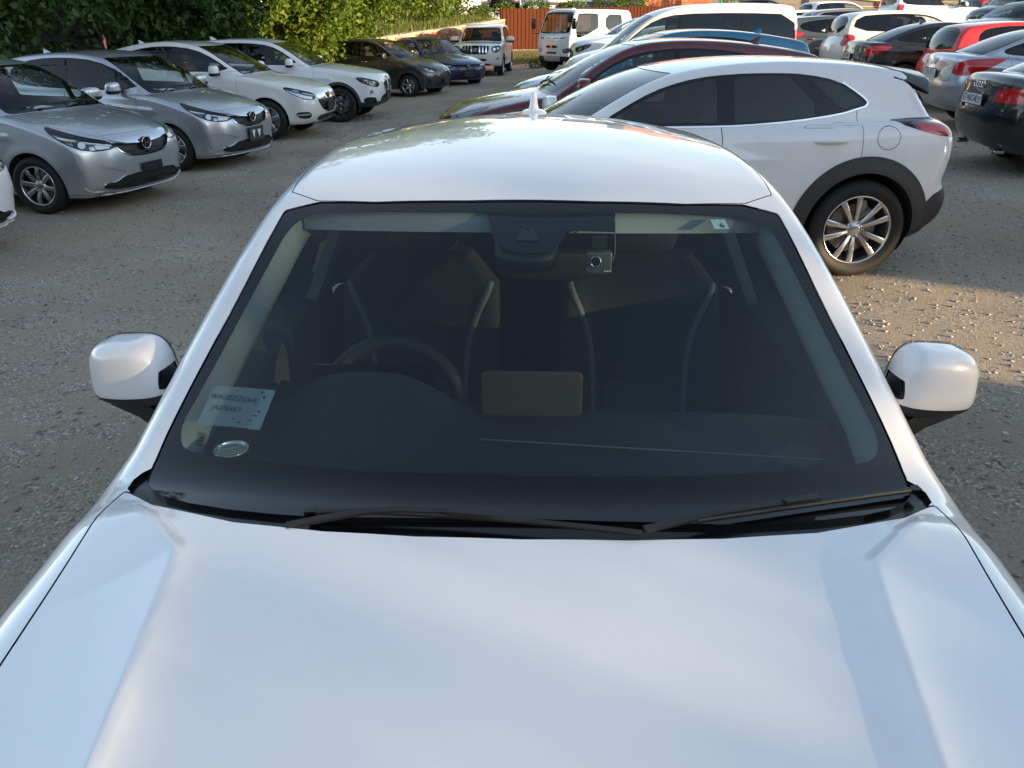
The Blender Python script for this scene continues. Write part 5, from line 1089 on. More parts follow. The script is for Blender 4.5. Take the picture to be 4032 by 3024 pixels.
# ---- foliage helpers
def leaf_mat(key, c1, c2, c3, trans=.35):
    m, nt, b = _new(key); N = nt.nodes; Lk = nt.links
    g = N.new('ShaderNodeNewGeometry'); rp = N.new('ShaderNodeValToRGB'); e = rp.color_ramp.elements; e[0].color = (*c1, 1); e[1].color = (*c3, 1); q = e.new(.55); q.color = (*c2, 1)
    Lk.new(g.outputs['Random Per Island'], rp.inputs[0]); Lk.new(rp.outputs[0], b.inputs['Base Color']); b.inputs['Roughness'].default_value = .5; b.inputs['Specular IOR Level'].default_value = .35
    tr = N.new('ShaderNodeBsdfTranslucent'); Lk.new(rp.outputs[0], tr.inputs[0]); mx = N.new('ShaderNodeMixShader'); mx.inputs[0].default_value = trans
    Lk.new(b.outputs[0], mx.inputs[1]); Lk.new(tr.outputs[0], mx.inputs[2]); Lk.new(mx.outputs[0], N['Material Output'].inputs[0]); MATS[key] = m
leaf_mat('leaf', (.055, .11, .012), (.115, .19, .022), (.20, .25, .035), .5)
leaf_mat('leaf_shaded', (.020, .050, .012), (.040, .085, .018), (.070, .12, .025))  # darker leaf copy, shade put into the colour of the shaded trees
leaf_mat('leaf_shrub', (.05, .10, .015), (.10, .17, .025), (.17, .21, .035), .45)
leaf_mat('grass_blade', (.060, .095, .018), (.11, .15, .03), (.20, .20, .06))
pmat('bark', (.085, .06, .042), .95, bump=.8, bscale=25, noise=.4, nscale=14)
pmat('bark_pale', (.24, .17, .11), .95, bump=.8, bscale=25, noise=.4, nscale=14)
def leaves(P, size, droop=.5, fold=.25):
    """one small folded leaf blade (4 triangles) at each point"""
    n = len(P); s = size * RNG.uniform(.6, 1.25, n)
    yaw = RNG.uniform(0, 2 * np.pi, n); pit = -droop + RNG.normal(0, .5, n); rol = RNG.normal(0, .7, n)
    d = np.stack([np.cos(yaw) * np.cos(pit), np.sin(yaw) * np.cos(pit), np.sin(pit)], 1)
    sd = np.stack([-np.sin(yaw), np.cos(yaw), 0 * yaw], 1); up = np.cross(d, sd)
    sd = sd * np.cos(rol)[:, None] + up * np.sin(rol)[:, None]; up = np.cross(d, sd)
    S = s[:, None]
    a = P; b = P + d * S * .5 + sd * S * .33 + up * S * fold * .4; c = P + d * S; e = P + d * S * .5 - sd * S * .33 + up * S * fold * .4; V = np.stack([a, b, c, e], 1).reshape(-1, 3); i = np.arange(n)[:, None, None] * 4
    F = (np.array([(0, 1, 2), (0, 2, 3)])[None] + i).reshape(-1, 3)
    N = np.repeat(up, 4, 0)
    return M(V, N, F)
def tree(label, base, height, blobs, nleaf, size, mat='leaf', upper=(), nup=0, trunk_r=.16, bark='bark', name='tree', lean=(0, 0), droop=.5, group='trees behind the left row of cars'):
    """blobs: [(dx,dy,z,rx,ry,rz)] crown lobes relative to base"""
    x, y, z = base; t = thing(name, label, 'tree', (x, y, z), group=group)
    top = np.array([lean[0], lean[1], height * .62]); pts = [np.array([0, 0, -.2])]
    for k in range(1, 7): pts.append(top * k / 6 + RNG.normal(0, .06, 3) * [1, 1, 0])
    limbs = [tube(pts, np.linspace(trunk_r, trunk_r * .5, 7), 9)]
    for (dx, dy, bz, a, b, c) in blobs:
        st = pts[3 + RNG.integers(0, 3)]; en = np.array([dx, dy, bz]); mid = (st + en) / 2 + RNG.normal(0, .15, 3)
        limbs.append(tube([st, mid, en], [trunk_r * .45, trunk_r * .25, trunk_r * .1], 6))
        for _ in range(4):
            e2 = en + RNG.normal(0, 1, 3) * [a, b, c] * .55; limbs.append(tube([mid, (mid + e2) / 2 + RNG.normal(0, .1, 3), e2], [trunk_r * .18, trunk_r * .1, trunk_r * .04], 5))
    mk('trunk', join(limbs), bark, t)
    wt = np.array([a * b + b * c + a * c for (_, _, _, a, b, c) in blobs]); wt = wt / wt.sum(); P = []
    for bl, w_ in zip(blobs, wt):
        nc = max(6, int(nleaf * w_ / 26)); u = RNG.normal(0, 1, (nc, 3)); u /= np.linalg.norm(u, axis=1, keepdims=True)
        r = RNG.uniform(.35, 1.0, (nc, 1)) ** .5; cen = np.array(bl[:3]) + u * r * np.array(bl[3:]) * RNG.uniform(.8, 1.12, (nc, 1))
        for c_ in cen:      # a spray of leaves along a drooping twig
            dirn = RNG.normal(0, 1, 3); dirn[2] = -abs(dirn[2]) * .8 - .2; dirn /= np.linalg.norm(dirn); q = np.linspace(0, 1, 26)[:, None]
            P.append(c_ + dirn * q * RNG.uniform(.35, .75) + RNG.normal(0, .085, (26, 3)) - np.array([0, 0, 1]) * q ** 2 * .12)
    low = leaves(np.vstack(P), size, droop)
    if len(upper):      # the higher crown, mostly above the picture
        U = []
        for bl in upper:
            u = RNG.normal(0, 1, (nup // len(upper), 3)); u /= np.linalg.norm(u, axis=1, keepdims=True); U.append(np.array(bl[:3]) + u * RNG.uniform(.4, 1, (len(u), 1)) ** .5 * np.array(bl[3:]))
        low = join([low, leaves(np.vstack(U), size * 1.9, droop)])
    mk('crown', low, mat, t, flat=True)
    return t
def shrub(label, base, r, h, n, size, mat='leaf_shrub', name='shrub', group='shrubs along the wall'):
    t = thing(name, label, 'shrub', base, group=group)
    u = RNG.normal(0, 1, (n, 3)); u /= np.linalg.norm(u, axis=1, keepdims=True); P = u * RNG.uniform(.3, 1, (n, 1)) ** .4 * np.array([r, r, h * .55]) + np.array([0, 0, h * .5]); P[:, 2] = np.abs(P[:, 2])
    mk('foliage', leaves(P, size, .2), mat, t, flat=True)
    mk('stem', join([tube([(0, 0, -.05), RNG.normal(0, r * .3, 3) * [1, 1, 0] + [0, 0, h * .4], RNG.normal(0, r * .5, 3) * [1, 1, 0] + [0, 0, h * .85]], [.02, .014, .006], 5) for _ in range(6)]), 'bark', t)
    return t
def grass(name, pts, h, mat='grass_blade'):
    n = len(pts); hh = h * RNG.uniform(.5, 1.3, n); yaw = RNG.uniform(0, 6.28, n); w_ = .012; ln = RNG.normal(0, .25, (n, 2))
    sd = np.stack([np.cos(yaw), np.sin(yaw), 0 * yaw], 1) * w_; tip = pts + np.stack([ln[:, 0] * hh, ln[:, 1] * hh, hh], 1); mid = pts + np.stack([ln[:, 0] * hh * .3, ln[:, 1] * hh * .3, hh * .55], 1)
    V = np.stack([pts - sd, pts + sd, mid - sd * .7, mid + sd * .7, tip], 1).reshape(-1, 3); i = np.arange(n)[:, None, None] * 5
    F = (np.array([(0, 1, 3), (0, 3, 2), (2, 3, 4)])[None] + i).reshape(-1, 3); nn = np.stack([-np.sin(yaw), np.cos(yaw), .3 + 0 * yaw], 1); nn /= np.linalg.norm(nn, axis=1, keepdims=True)
    o = mk(name, M(V, np.repeat(nn, 5, 0), F), mat, flat=True); o['kind'] = 'stuff'; return o

# ---- retaining wall of brick, terrace above it
WALL = [(-9.5, 17.5, .95), (-6.3, 25, 1.18), (-4.2, 30.5, 1.45), (-2.2, 36, 1.75), (-.35, 42.5, 2.05)]
pmat('brick_red', (.36, .105, .055), .9, noise=.35, nscale=9, bump=.5, bscale=60); pmat('brick_orange', (.42, .15, .075), .9, noise=.3, nscale=9, bump=.5, bscale=60); pmat('brick_pale', (.45, .30, .20), .92, noise=.3, nscale=9)
pmat('mortar', (.38, .27, .19), .95, noise=.25, nscale=12, bump=.4, bscale=80); pmat('coping', (.40, .33, .24), .95, noise=.3, nscale=5, bump=.5, bscale=30)
def wall_pts():
    out = []
    for (x0, y0, z0), (x1, y1, z1) in zip(WALL[:-1], WALL[1:]): out.append((np.array([x0, y0]), np.array([x1, y1]), z0, z1))
    return out
wt = thing('brick_retaining_wall', 'long red brick retaining wall below the grassy bank, patched with pale mortar', 'wall')
core = []; cop = []
for a, b, z0, z1 in wall_pts():
    d = (b - a) / np.linalg.norm(b - a); n_ = np.array([-d[1], d[0]])
    P = [(*(a), -.3), (*(b), -.3), (*(b + n_ * .35), -.3), (*(a + n_ * .35), -.3), (*(a), z0 - .05), (*(b), z1 - .05), (*(b + n_ * .35), z1 - .05), (*(a + n_ * .35), z0 - .05)]
    core.append(flatten(P, [(3, 2, 1, 0), (4, 5, 6, 7), (0, 1, 5, 4), (1, 2, 6, 5), (2, 3, 7, 6), (3, 0, 4, 7)]))
    m_ = 9
    for q in range(m_):
        p = a + (b - a) * q / m_; r = a + (b - a) * (q + .985) / m_; zz0 = z0 + (z1 - z0) * q / m_ - .05; zz1 = z0 + (z1 - z0) * (q + 1) / m_ - .05; h = .055 + RNG.uniform(-.015, .015); f = n_ * (-.035 + RNG.uniform(-.01, .01)); g2 = n_ * .40
        P = [(*(p + f), zz0), (*(r + f), zz1), (*(r + g2), zz1), (*(p + g2), zz0), (*(p + f), zz0 + h), (*(r + f), zz1 + h), (*(r + g2), zz1 + h), (*(p + g2), zz0 + h)]
        mk('coping_slab', flatten(P, [(3, 2, 1, 0), (4, 5, 6, 7), (0, 1, 5, 4), (1, 2, 6, 5), (2, 3, 7, 6), (3, 0, 4, 7)]), 'coping', wt)
wcore = mk('wall_core', join(core), 'mortar', wt)
brick_me = mesh_data(box((0, 0, 0), (.24, .05, .066)), 'brick'); bricks = []
for a, b, z0, z1 in wall_pts()[1:]:
    Ln = np.linalg.norm(b - a); d = (b - a) / Ln; n_ = np.array([-d[1], d[0]]); ang = math.atan2(d[1], d[0])
    for r in range(30):
        zz = .03 + r * .078
        k = 0
        while True:
            u = (k + .5 * (r % 2)) * .252 + .12; k += 1
            if u > Ln - .1: break
            zt = z0 + (z1 - z0) * u / Ln
            if zz > zt - .10: continue
            if RNG.random() < .07: continue
            p = a + d * u; bricks.append((p[0] - n_[0] * .012, p[1] - n_[1] * .012, zz, ang, RNG.random()))
bricks.sort(key=lambda q: -q[2])     # the upper courses show, the lower ones hide behind the cars
joined = []
for i, (bx, by, bz, an, rr) in enumerate(bricks):
    mt = 'brick_red' if rr < .55 else ('brick_orange' if rr < .88 else 'brick_pale')
    if i < 300:
        o = ob('brick', brick_me, mt, wt, (bx, by, bz)); o.rotation_euler = (0, 0, an)
    else: joined.append((mt, xf(box((0, 0, 0), (.24, .05, .066)), rz(an), (bx, by, bz))))
for mt in ('brick_red', 'brick_orange', 'brick_pale'):
    js = [m for k, m in joined if k == mt]
    if js: o = mk('brick_courses', join(js), mt, wt); o['kind'] = 'stuff'
# the bank above the wall
def bank():
    rows = []
    for t_ in np.linspace(0, 1, 40):
        k = t_ * (len(WALL) - 1); i = min(int(k), len(WALL) - 2); f = k - i; a = np.array(WALL[i]); b = np.array(WALL[i + 1]); p = a + (b - a) * f; d = (b - a)[:2]; d /= np.linalg.norm(d); n_ = np.array([-d[1], d[0]])
        rows.append([(*(p[:2] + n_ * s), p[2] - .06 + dz + RNG.normal(0, .02)) for s, dz in ((.33, 0), (1.2, .10), (3, .32), (5.5, .62), (9, .85), (60, 1.2))])
    return loft(rows, closed=False, caps=False)
pmat('bank_soil', (.085, .085, .04), .95, noise=.5, nscale=2)
bk = bank()
if bk.N[:, 2].mean() < 0: bk = bk.flip()
o = mk('grass_bank', bk, 'bank_soil'); o['kind'] = 'structure'
gp = []
for _ in range(9000):
    t_ = RNG.uniform(.25, 1) ; k = t_ * (len(WALL) - 1); i = min(int(k), len(WALL) - 2); f = k - i; a = np.array(WALL[i]); b = np.array(WALL[i + 1]); p = a + (b - a) * f; d = (b - a)[:2]; d /= np.linalg.norm(d); n_ = np.array([-d[1], d[0]])
    s = .36 + RNG.random() ** 1.6 * 4.2; z_ = p[2] - .06 + np.interp(s, [.33, 1.2, 3, 5.5], [0, .1, .32, .62]); q = p[:2] + n_ * s; gp.append((q[0], q[1], z_ - .02))
grass('bank_grass', np.array(gp), .34)

# ---- corrugated fence
pmat('fence_brown', (.075, .021, .009), .85, spec=.15, noise=.2, nscale=3); pmat('container_blue', (.02, .07, .33), .5, noise=.15, nscale=3); pmat('metal_green', (.05, .30, .16), .5, noise=.2, nscale=4)
pmat('wood_pale', (.50, .36, .20), .85, noise=.3, nscale=6); pmat('wood_grey', (.20, .17, .13), .9, noise=.3, nscale=6); pmat('shed_grey', (.16, .155, .145), .8, noise=.2, nscale=2); pmat('concrete', (.24, .22, .19), .95, noise=.25, nscale=3, bump=.4, bscale=40); pmat('olive', (.055, .062, .035), .7, noise=.2, nscale=4); pmat('dry_soil', (.26, .185, .105), .95, noise=.3, nscale=2, bump=.5, bscale=20)
def corrugated(L, z0, z1, pitch=.2, depth=.025):
    xs_ = []; k = 0
    while k * pitch < L:
        x0 = k * pitch; xs_ += [(x0, 0), (x0 + pitch * .42, 0), (x0 + pitch * .5, -depth), (x0 + pitch * .92, -depth)]; k += 1
    V = [(x, y, z) for x, y in xs_ for z in (z0, z1)]; F = [(2 * i, 2 * i + 2, 2 * i + 3, 2 * i + 1) for i in range(len(xs_) - 1)]
    return flatten(V, F)
ft = thing('corrugated_fence', 'brown corrugated metal fence behind the white off-roader and the truck', 'fence', (-.55, 42.6, 0), (0, 0, math.atan2(4.4, 10.5)))
for i in range(11):
    o = mk('fence_panel', corrugated(1.02, .62 + RNG.uniform(-.03, .02), 2.52 + RNG.uniform(-.02, .02)), 'fence_brown', ft, (i * 1.03, (i % 2) * .012, .02 * i))
    mk('fence_post', box((i * 1.03, .06, 1.5 + .02 * i), (.06, .05, 2.1)), 'fence_brown', ft)
mk('fence_kerb', box((5.6, -.08, .62), (11.6, .12, .10)), 'concrete', ft)
o = mk('dry_bank', flatten([(-1.2, 38.6, .05), (8, 41.5, .22), (10.5, 46.8, .80), (-.6, 42.3, .60), (-1.4, 40.6, .35), (9.2, 44.2, .5)], [(0, 1, 5, 4), (4, 5, 2, 3)]), 'dry_soil'); o['kind'] = 'structure'
# ---- trees and shrubs
def blobs(n, R_, z0, z1, r=(.7, 1.2), off=(0, 0)):
    out = []
    for _ in range(n):
        a = RNG.uniform(0, 6.28); q = R_ * RNG.random() ** .5; out.append((np.cos(a) * q + off[0], np.sin(a) * q + off[1], RNG.uniform(z0, z1), *RNG.uniform(*r, 3)))
    return out
def crown(n, R_, z0, z1, r, off): return dict(blobs=blobs(n, R_, z0, z1, r, off), upper=blobs(8, R_ * 1.15, z1 + .6, z1 + 3.6, (1.0, 1.6), off), nup=2200)
tree('dark leafy tree in deep shade over the black van', (-11.2, 16.6, .2), 7.0, nleaf=9000, size=.17, mat='leaf_shaded', lean=(.4, -.3), **crown(26, 2.2, 1.0, 3.2, (.6, 1.0), (1.4, -1.2)))
tree('shaded broadleaf tree rising behind the second silver hatchback', (-10.2, 18.9, .5), 7.0, nleaf=21000, size=.165, mat='leaf_shaded', lean=(.3, -.5), **crown(30, 2.2, .7, 3.2, (.5, .9), (.5, -.6)))
tree('tree half in shade behind the white car with tan seats', (-8.6, 20.9, .9), 7.0, nleaf=21000, size=.16, mat='leaf_shaded', lean=(-.2, -.3), **crown(30, 1.9, .3, 2.9, (.5, .85), (.4, -.4)))
tree('sunlit tree with yellow green leaves behind the white kidney grille crossover', (-7.3, 23.6, 1.0), 6.5, nleaf=16000, size=.16, mat='leaf', lean=(.3, -.2), **crown(32, 1.9, .0, 2.6, (.5, .85), (.5, -.3)))
tree('sunlit bushy tree hanging over the brick wall', (-6.2, 27.8, 1.2), 6.0, nleaf=14000, size=.17, mat='leaf', lean=(.3, -.2), **crown(28, 1.9, .2, 2.6, (.5, .9), (.4, -.3)))
tree('sunlit tree with thick bent pale trunk on the grassy bank', (-5.0, 34.5, 1.6), 6.5, nleaf=15000, size=.16, mat='leaf', trunk_r=.26, bark='bark_pale', lean=(.9, -.6), **crown(20, 2.4, 1.5, 3.2, (.6, 1.0), (.6, -.4)))
tree('leafy tree standing further back on the bank above the blue hatchback', (-4.4, 40.5, 2.2), 6.5, nleaf=14000, size=.18, mat='leaf', trunk_r=.2, lean=(.4, 0), **crown(20, 2.3, 1.0, 3.2, (.6, 1.1), (.3, 0)))
tree('tall tree beyond the left edge behind the black van', (-16.5, 19, .2), 8.5, nleaf=8000, size=.22, mat='leaf_shaded', **crown(16, 3.2, 1.2, 3.6, (.9, 1.3), (0, 0)))
for i, (x, y, h, r, n, lab) in enumerate([(-8.3, 15.6, 1.5, .8, 900, 'shaded low shrub behind the roof of the second silver hatchback'), (-7.1, 16.2, 1.45, .75, 900, 'dark green shrub behind the rear end of the white car with tan seats'), (-9.6, 15.4, 1.45, .7, 800, 'shrub with paler leaves in front of the black van'), (-6.4, 21.8, 1.3, .7, 900, 'sunlit shrub hanging over the wall end by the dark hatchback')]):
    shrub(lab, (x, y, -.03), r, h, n, .15, 'leaf_shaded' if i < 3 else 'leaf_shrub')
for (x, y, z, r, h, lab) in [(-3.7, 36.0, 1.95, .8, 1.0, 'round sunlit bush on the bank between two tree trunks'), (-2.7, 38.6, 2.1, .7, .8, 'low bush on the bank right of the pale trunk'), (-1.5, 41.5, 2.1, .6, .55, 'small bush at the top of the wall above the white off-roader'), (-.4, 43.8, 2.2, .6, .6, 'small bush where the wall meets the brown fence')]:
    shrub(lab, (x, y, z), r, h, 800, .13)
for (x, y, z, r, h, lab) in [(1.2, 45.5, 2.1, .9, .8, 'weedy bush behind the left end of the brown fence'), (3.2, 46.4, 2.2, 1.0, .75, 'weedy bush behind the middle of the brown fence'), (5.2, 47.4, 2.3, 1.0, .9, 'weedy bush left of the brick building'), (6.6, 48, 2.4, .9, 1.3, 'tall bush against the side of the brick building')]:
    shrub(lab, (x, y, z), r, h, 800, .15, group='weeds behind the fence')
shrub('small clump of weeds on the gravel beside the white off-roader', (1.05, 35.0, .12), .45, .4, 350, .10, 'leaf_shrub', name='weed_clump', group='weeds on the gravel')
gp = [(RNG.uniform(-1, 8.5), 0, 0) for _ in range(11000)]; gp = np.array([(x, 39.0 + x * .31 + RNG.uniform(0, 3.8), 0) for x, _, _ in gp]); gp[:, 2] = .1 + (gp[:, 1] - 39 - gp[:, 0] * .31) * .13
grass('dry_grass', gp, .10)

# ---- buildings and clutter far behind
upper = mk('upper_yard', flatten([(-14, 44, 2.35), (-1, 46.2, 2.45), (12, 50, 2.75), (14, 75, 3.0), (-20, 75, 3.0)], [(0, 1, 2, 3, 4)]), 'dry_soil'); upper['kind'] = 'structure'
ct = thing('shipping_container', 'blue corrugated container with a white sign behind the fence', 'container', (2.9, 56, 2.6), (0, 0, .25))
for (L_, org, rot) in ((6.0, (0, 0, 0), 0), (2.4, (6.0, 0, 0), math.pi / 2)):
    o = mk('container_side', corrugated(L_, 0, 2.6, .28, .04), 'container_blue', ct, org); o.rotation_euler = (0, 0, rot)
mk('container_frame', join([box((0, 0, 1.3), (.12, .12, 2.7)), box((6, 0, 1.3), (.12, .12, 2.7)), box((3, 0, 2.62), (6.1, .12, .12)), box((3, 1.2, 2.66), (6.1, 2.4, .05))]), 'container_blue', ct)
mk('sign', box((2.6, -.08, 1.15), (3.2, .03, 1.2)), 'sign_white', ct)
bt = thing('brick_building', 'orange red brick building beyond the truck roof', 'building', (8.1, 53.5, 1.2), (0, 0, .12))
mk('wall_core', box((2.1, 2.5, 2.6), (4.15, 4.94, 5.2)), 'mortar', bt)
big = mesh_data(box((0, 0, 0), (.49, .06, .14)), 'brick_block'); cnt = 0
for r in range(20):
    for k in range(9):
        u = (k + .5 * (r % 2)) * .5 + .0; 
        if u > 4.3 or r * .155 + .6 > 4.6: continue
        o = ob('brick', big, 'brick_red' if RNG.random() < .4 else 'brick_orange', bt, (min(max(u, .2), 4.05), -.0 - .01, 1.0 + r * .155))
mk('roof', box((2.1, 2.5, 5.3), (4.8, 5.6, .2)), 'shed_grey', bt)
mk('plinth', box((2.1, -.03, .5), (4.3, .14, 1.0)), 'brick_pale', bt)
gt = thing('green_gate', 'green painted metal gate overgrown with creeper beside the brick building', 'gate', (12.4, 52, 1.2), (0, 0, .1))
for x_ in (0, .9): mk('gate_post', box((x_, 0, 1.6), (.14, .14, 3.2)), 'metal_green', gt)
for k in range(5): mk('gate_rail', box((.45, 0, .4 + k * .6), (.9, .06, .08)), 'metal_green', gt)
for k in range(3): mk('gate_bar', box((.22 + k * .23, 0, 1.6), (.05, .05, 3.0)), 'metal_green', gt)
shrub('creeper climbing the green gate', (12.9, 51.6, 1.3), .55, 3.0, 900, .14, name='creeper', group='weeds behind the fence')
st = thing('storage_shed', 'long grey brown shed row at the back of the lot', 'shed', (17, 66, .9), (0, 0, -.04))
mk('wall', box((16, 3, 2.6), (38, 6, 5.2)), 'shed_grey', st); mk('roof', box((16, 2.6, 5.3), (39, 7.4, .25)), 'wood_grey', st)
for k in range(7): mk('door', box((1.5 + k * 5, -.03, 1.5), (2.6, .06, 3.0)), 'wood_grey' if k % 2 else 'maroon_door', st) if k % 2 else mk('door', box((1.5 + k * 5, -.03, 1.5), (2.6, .06, 3.0)), 'fence_brown', st)
pt_ = thing('plank_stack', 'stack of long pale timber planks on trestles behind the white cars', 'timber', (21.5, 47, 1.7), (0, 0, .05))
for k in range(16):
    mk('plank', xf(box((0, 0, 0), (RNG.uniform(4.5, 6.5), .22, .05)), ry(RNG.uniform(-.05, .10)) @ rz(RNG.normal(0, .05)), (RNG.uniform(-.6, .6) + (k % 2) * 3.6 - 1, RNG.uniform(-.5, .5), .5 + k * .05)), 'wood_pale' if RNG.random() < .75 else 'wood_grey', pt_)
for sx in (-3.5, -1, 2, 4.5): mk('trestle', join([box((sx, 0, .1), (.1, 1.1, .1)), box((sx, -.45, -.3), (.1, .1, .8)), box((sx, .45, -.3), (.1, .1, .8))]), 'wood_grey', pt_)
pp = thing('concrete_pillar', 'pale concrete pillar standing among the timber', 'pillar', (24.2, 45.2, 1.0))
mk('shaft', box((0, 0, 1.6), (.6, .6, 3.2)), 'concrete', pp); mk('base', box((0, 0, .1), (.9, .9, .3)), 'concrete', pp)
for i, (x, y, w_, h_, d_) in enumerate([(16.8, 56, 2.6, 1.9, 1.6), (20.0, 57, 1.9, 2.3, 1.6), (13.6, 50, 1.6, 1.4, 1.2)]):
    c = thing('wooden_crate', ['wide brown plywood crate under the shed roof', 'tall brown plywood crate right of the wide one', 'small brown crate behind the olive vehicle'][i], 'crate', (x, y, float(gz(x, y))))
    for k in range(6): mk('board', box((0, -d_ / 2, h_ * (k + .5) / 6), (w_, .04, h_ / 6 - .02)), 'wood_grey', c)
    mk('side', box((0, .02, h_ / 2), (w_ * .98, d_ - .06, h_ * .98)), 'wood_grey', c); mk('lid', box((0, 0, h_ + .03), (w_ + .06, d_ + .06, .05)), 'wood_grey', c)

# ---- unseen blocks added outside the frame to shade the lot (sun low on the right, behind the camera)
SD = np.array([SUN_DIR.x, SUN_DIR.y]); SD /= np.linalg.norm(SD); QD = np.array([-SD[1], SD[0]])
pmat('stucco', (.42, .38, .32), .9, noise=.2, nscale=1.5, bump=.3, bscale=25); pmat('roofing', (.12, .10, .09), .85, noise=.3, nscale=2); pmat('window_dark', (.02, .025, .03), .08, coat=1)
def occluder(name, label, q0, q1, s, depth, H, cat='building', wins=True):
    c = QD * (q0 + q1) / 2 + SD * (s + depth / 2); ang = math.atan2(QD[1], QD[0]); L_ = q1 - q0
    t = thing(name, label, cat, (c[0], c[1], 0), (0, 0, ang))
    mk('wall', box((0, 0, H / 2 - .5), (L_, depth, H + .9)), 'stucco', t)
    rf = mk('roof', box((0, 0, H + .02), (L_ + .05, depth + .3, .14)), 'roofing', t)
    if wins:
        for k in range(max(1, int(L_ / 2.4))):
            for r in range(max(1, int(H / 3))):
                f = mk('window', box((-L_ / 2 + 1.3 + k * 2.4, depth / 2 + .02, 1.7 + r * 2.9), (1.2, .06, 1.4)), 'sign_white', t); mk('pane', box((-L_ / 2 + 1.3 + k * 2.4, depth / 2 + .055, 1.7 + r * 2.9), (1.04, .02, 1.24)), 'window_dark', f)
    return t
occluder('tall_shade_block', 'tall plastered block added unseen on the right to shade the lot', 6.15, 15.9, 18, 8, 14)  # added shade caster, tall enough to hide the bright sky by the sun
occluder('low_shade_block', 'low plastered block added unseen behind on the right to shade the lot', -22, 4.45, 14, 5, .87 + math.tan(SUN_EL) * 14)  # added shade caster, its height sets where sun reaches the near car
occluder('far_shade_block', 'low block added unseen at the far right to shade the far cars', 16.1, 33, 17, 5, 2.9, wins=False)  # added low shade caster for the far part of the lot

lt = thing('sun_gap_block', 'unseen panel added above the gap to block the sun strip', 'sun_blocker', tuple(QD * 5.3 + SD * 15) + (0,), (0, 0, math.atan2(QD[1], QD[0])))  # added blocker, keeps the sun strip off the ground on the left
mk('blocking_panel', box((-.45, 0, 5.0), (2.9, .4, 4.8)), 'stucco', lt)
bb = thing('reflection_block', 'long brick block added unseen behind the camera for dark reflections', 'building', (-9, -13, 0))  # added unseen so car sides and windows reflect something dark
mk('wall', box((0, -3, 3.2), (44, 6, 6.8)), 'brick_red', bb); mk('roof', box((0, -3, 6.7), (44.6, 6.8, .2)), 'roofing', bb)
for k in range(9): f = mk('window', box((-20 + k * 5, .02, 2.6), (1.8, .08, 1.7)), 'sign_white', bb); mk('pane', box((-20 + k * 5, .07, 2.6), (1.6, .03, 1.5)), 'window_dark', f)

for k, (q_, s_, lab) in enumerate([(-2.6, 22, 'first loose leafed tree added unseen to filter the sun'), (1.2, 23.5, 'second loose leafed tree added unseen to filter the sun'), (-6.5, 23, 'third loose leafed tree added unseen to filter the sun')]):  # added leaf screens that dim the sun on the near car
    c_ = QD * q_ + SD * s_
    t_ = thing('tree', lab, 'tree', (c_[0], c_[1], 0), (0, 0, math.atan2(QD[1], QD[0])), 'unseen trees added to filter the sun')
    mk('trunk', join([tube([(0, 0, -.2), (.1, 0, 2.5), (0, .1, 6.0)], [.16, .13, .06], 8)] + [tube([(0, 0, 2 + j * .6), (RNG.uniform(-1.8, 1.8), RNG.uniform(-.8, .8), 3.2 + j * .7)], [.05, .02], 5) for j in range(6)]), 'bark', t_)
    mk('crown', leaves(np.stack([RNG.uniform(-2.3, 2.3, 11000), RNG.uniform(-1.4, 1.4, 11000), RNG.uniform(2.4, 8.0, 11000)], 1), .15), 'leaf', t_, flat=True)
# ---------------------------------------------------------------- the cars
template('q2', Q2, dy=.012, nth=150, ncap=80)
Q = place_car('q2', 'white crossover seen from above its hood, filling the foreground', 'white_q2', (-.018, 0), math.radians(-1.8), name='white_crossover', style='multi', seats=False)
for n, s in (('fit', FIT), ('fit2', FIT2), ('truck', TRUCK), ('vezel', VEZ), ('x1', X1), ('vitz', VITZ), ('civic', CIVIC), ('prado', PRADO), ('cx30', CX30), ('chr', CHR), ('elantra', ELANTRA), ('solaris', SOLARIS), ('a6', A6), ('hatch', HATCH), ('peugeot', PEUG), ('suv', SUVW), ('van', VAN)):
    template(n, s, dy=.032 if n in ('fit', 'fit2', 'vezel', 'x1', 'cx30') else .045, nth=80 if n in ('fit', 'fit2', 'vezel', 'x1', 'cx30') else 64, ncap=44 if n in ('fit', 'fit2', 'vezel', 'x1', 'cx30') else 34)
R_ = math.radians
def put(tpl, label, pt, x, y, head, style='gen5', dz=0, **k):
    """x,y of the front centre; wheels set on the ground under the car"""
    sp = TPL[tpl][0]; c, s = math.cos(R_(head)), math.sin(R_(head)); ymid = (sp['yf'] + sp['yr']) / 2
    cx, cy = x - s * ymid, y + c * ymid
    return place_car(tpl, label, pt, (x, y), R_(head), style=style, z=float(gz(cx, cy)) + dz, **k)
LEFT = 'cars parked in the left row'; RIGHT = 'cars parked in the right row'; BACK = 'cars parked at the back right'
f1 = put('fit', 'silver hatchback at the left edge with plain eight spoke wheel and no plate', 'silver', -4.03, 9.03, 74.2, 'fit8', group=LEFT, steer=.10, dz=-.0)
f2 = put('fit2', 'silver hatchback with tinted rain visors and dark vee spoke wheel, second from the left', 'silver', -3.68, 11.77, 73.9, 'fitV', group=LEFT, rimmat='alloy', steer=.12)
vz = put('vezel', 'pearl white crossover with tan seats and wide chrome grille bar', 'pearl', -3.32, 15.2, 84, 'vez5', group=LEFT, rimmat='alloy', seat='seat_tan')
x1 = put('x1', 'white crossover with twin kidney grille and black wheel arch trim', 'white', -2.65, 18.0, 86, 'x1', group=LEFT, rimmat='alloy_dark')
vt = put('vitz', 'dark grey hatchback with bright silver wheel, side on in the left row', 'dark_grey', -1.84, 23.78, 68.6, 'vitz6', group=LEFT)
cv = put('civic', 'blue hatchback with black grille in front of the white off-roader', 'blue', -1.35, 26.6, 37, 'gen5', group=LEFT, rimmat='alloy_dark', steer=.1)
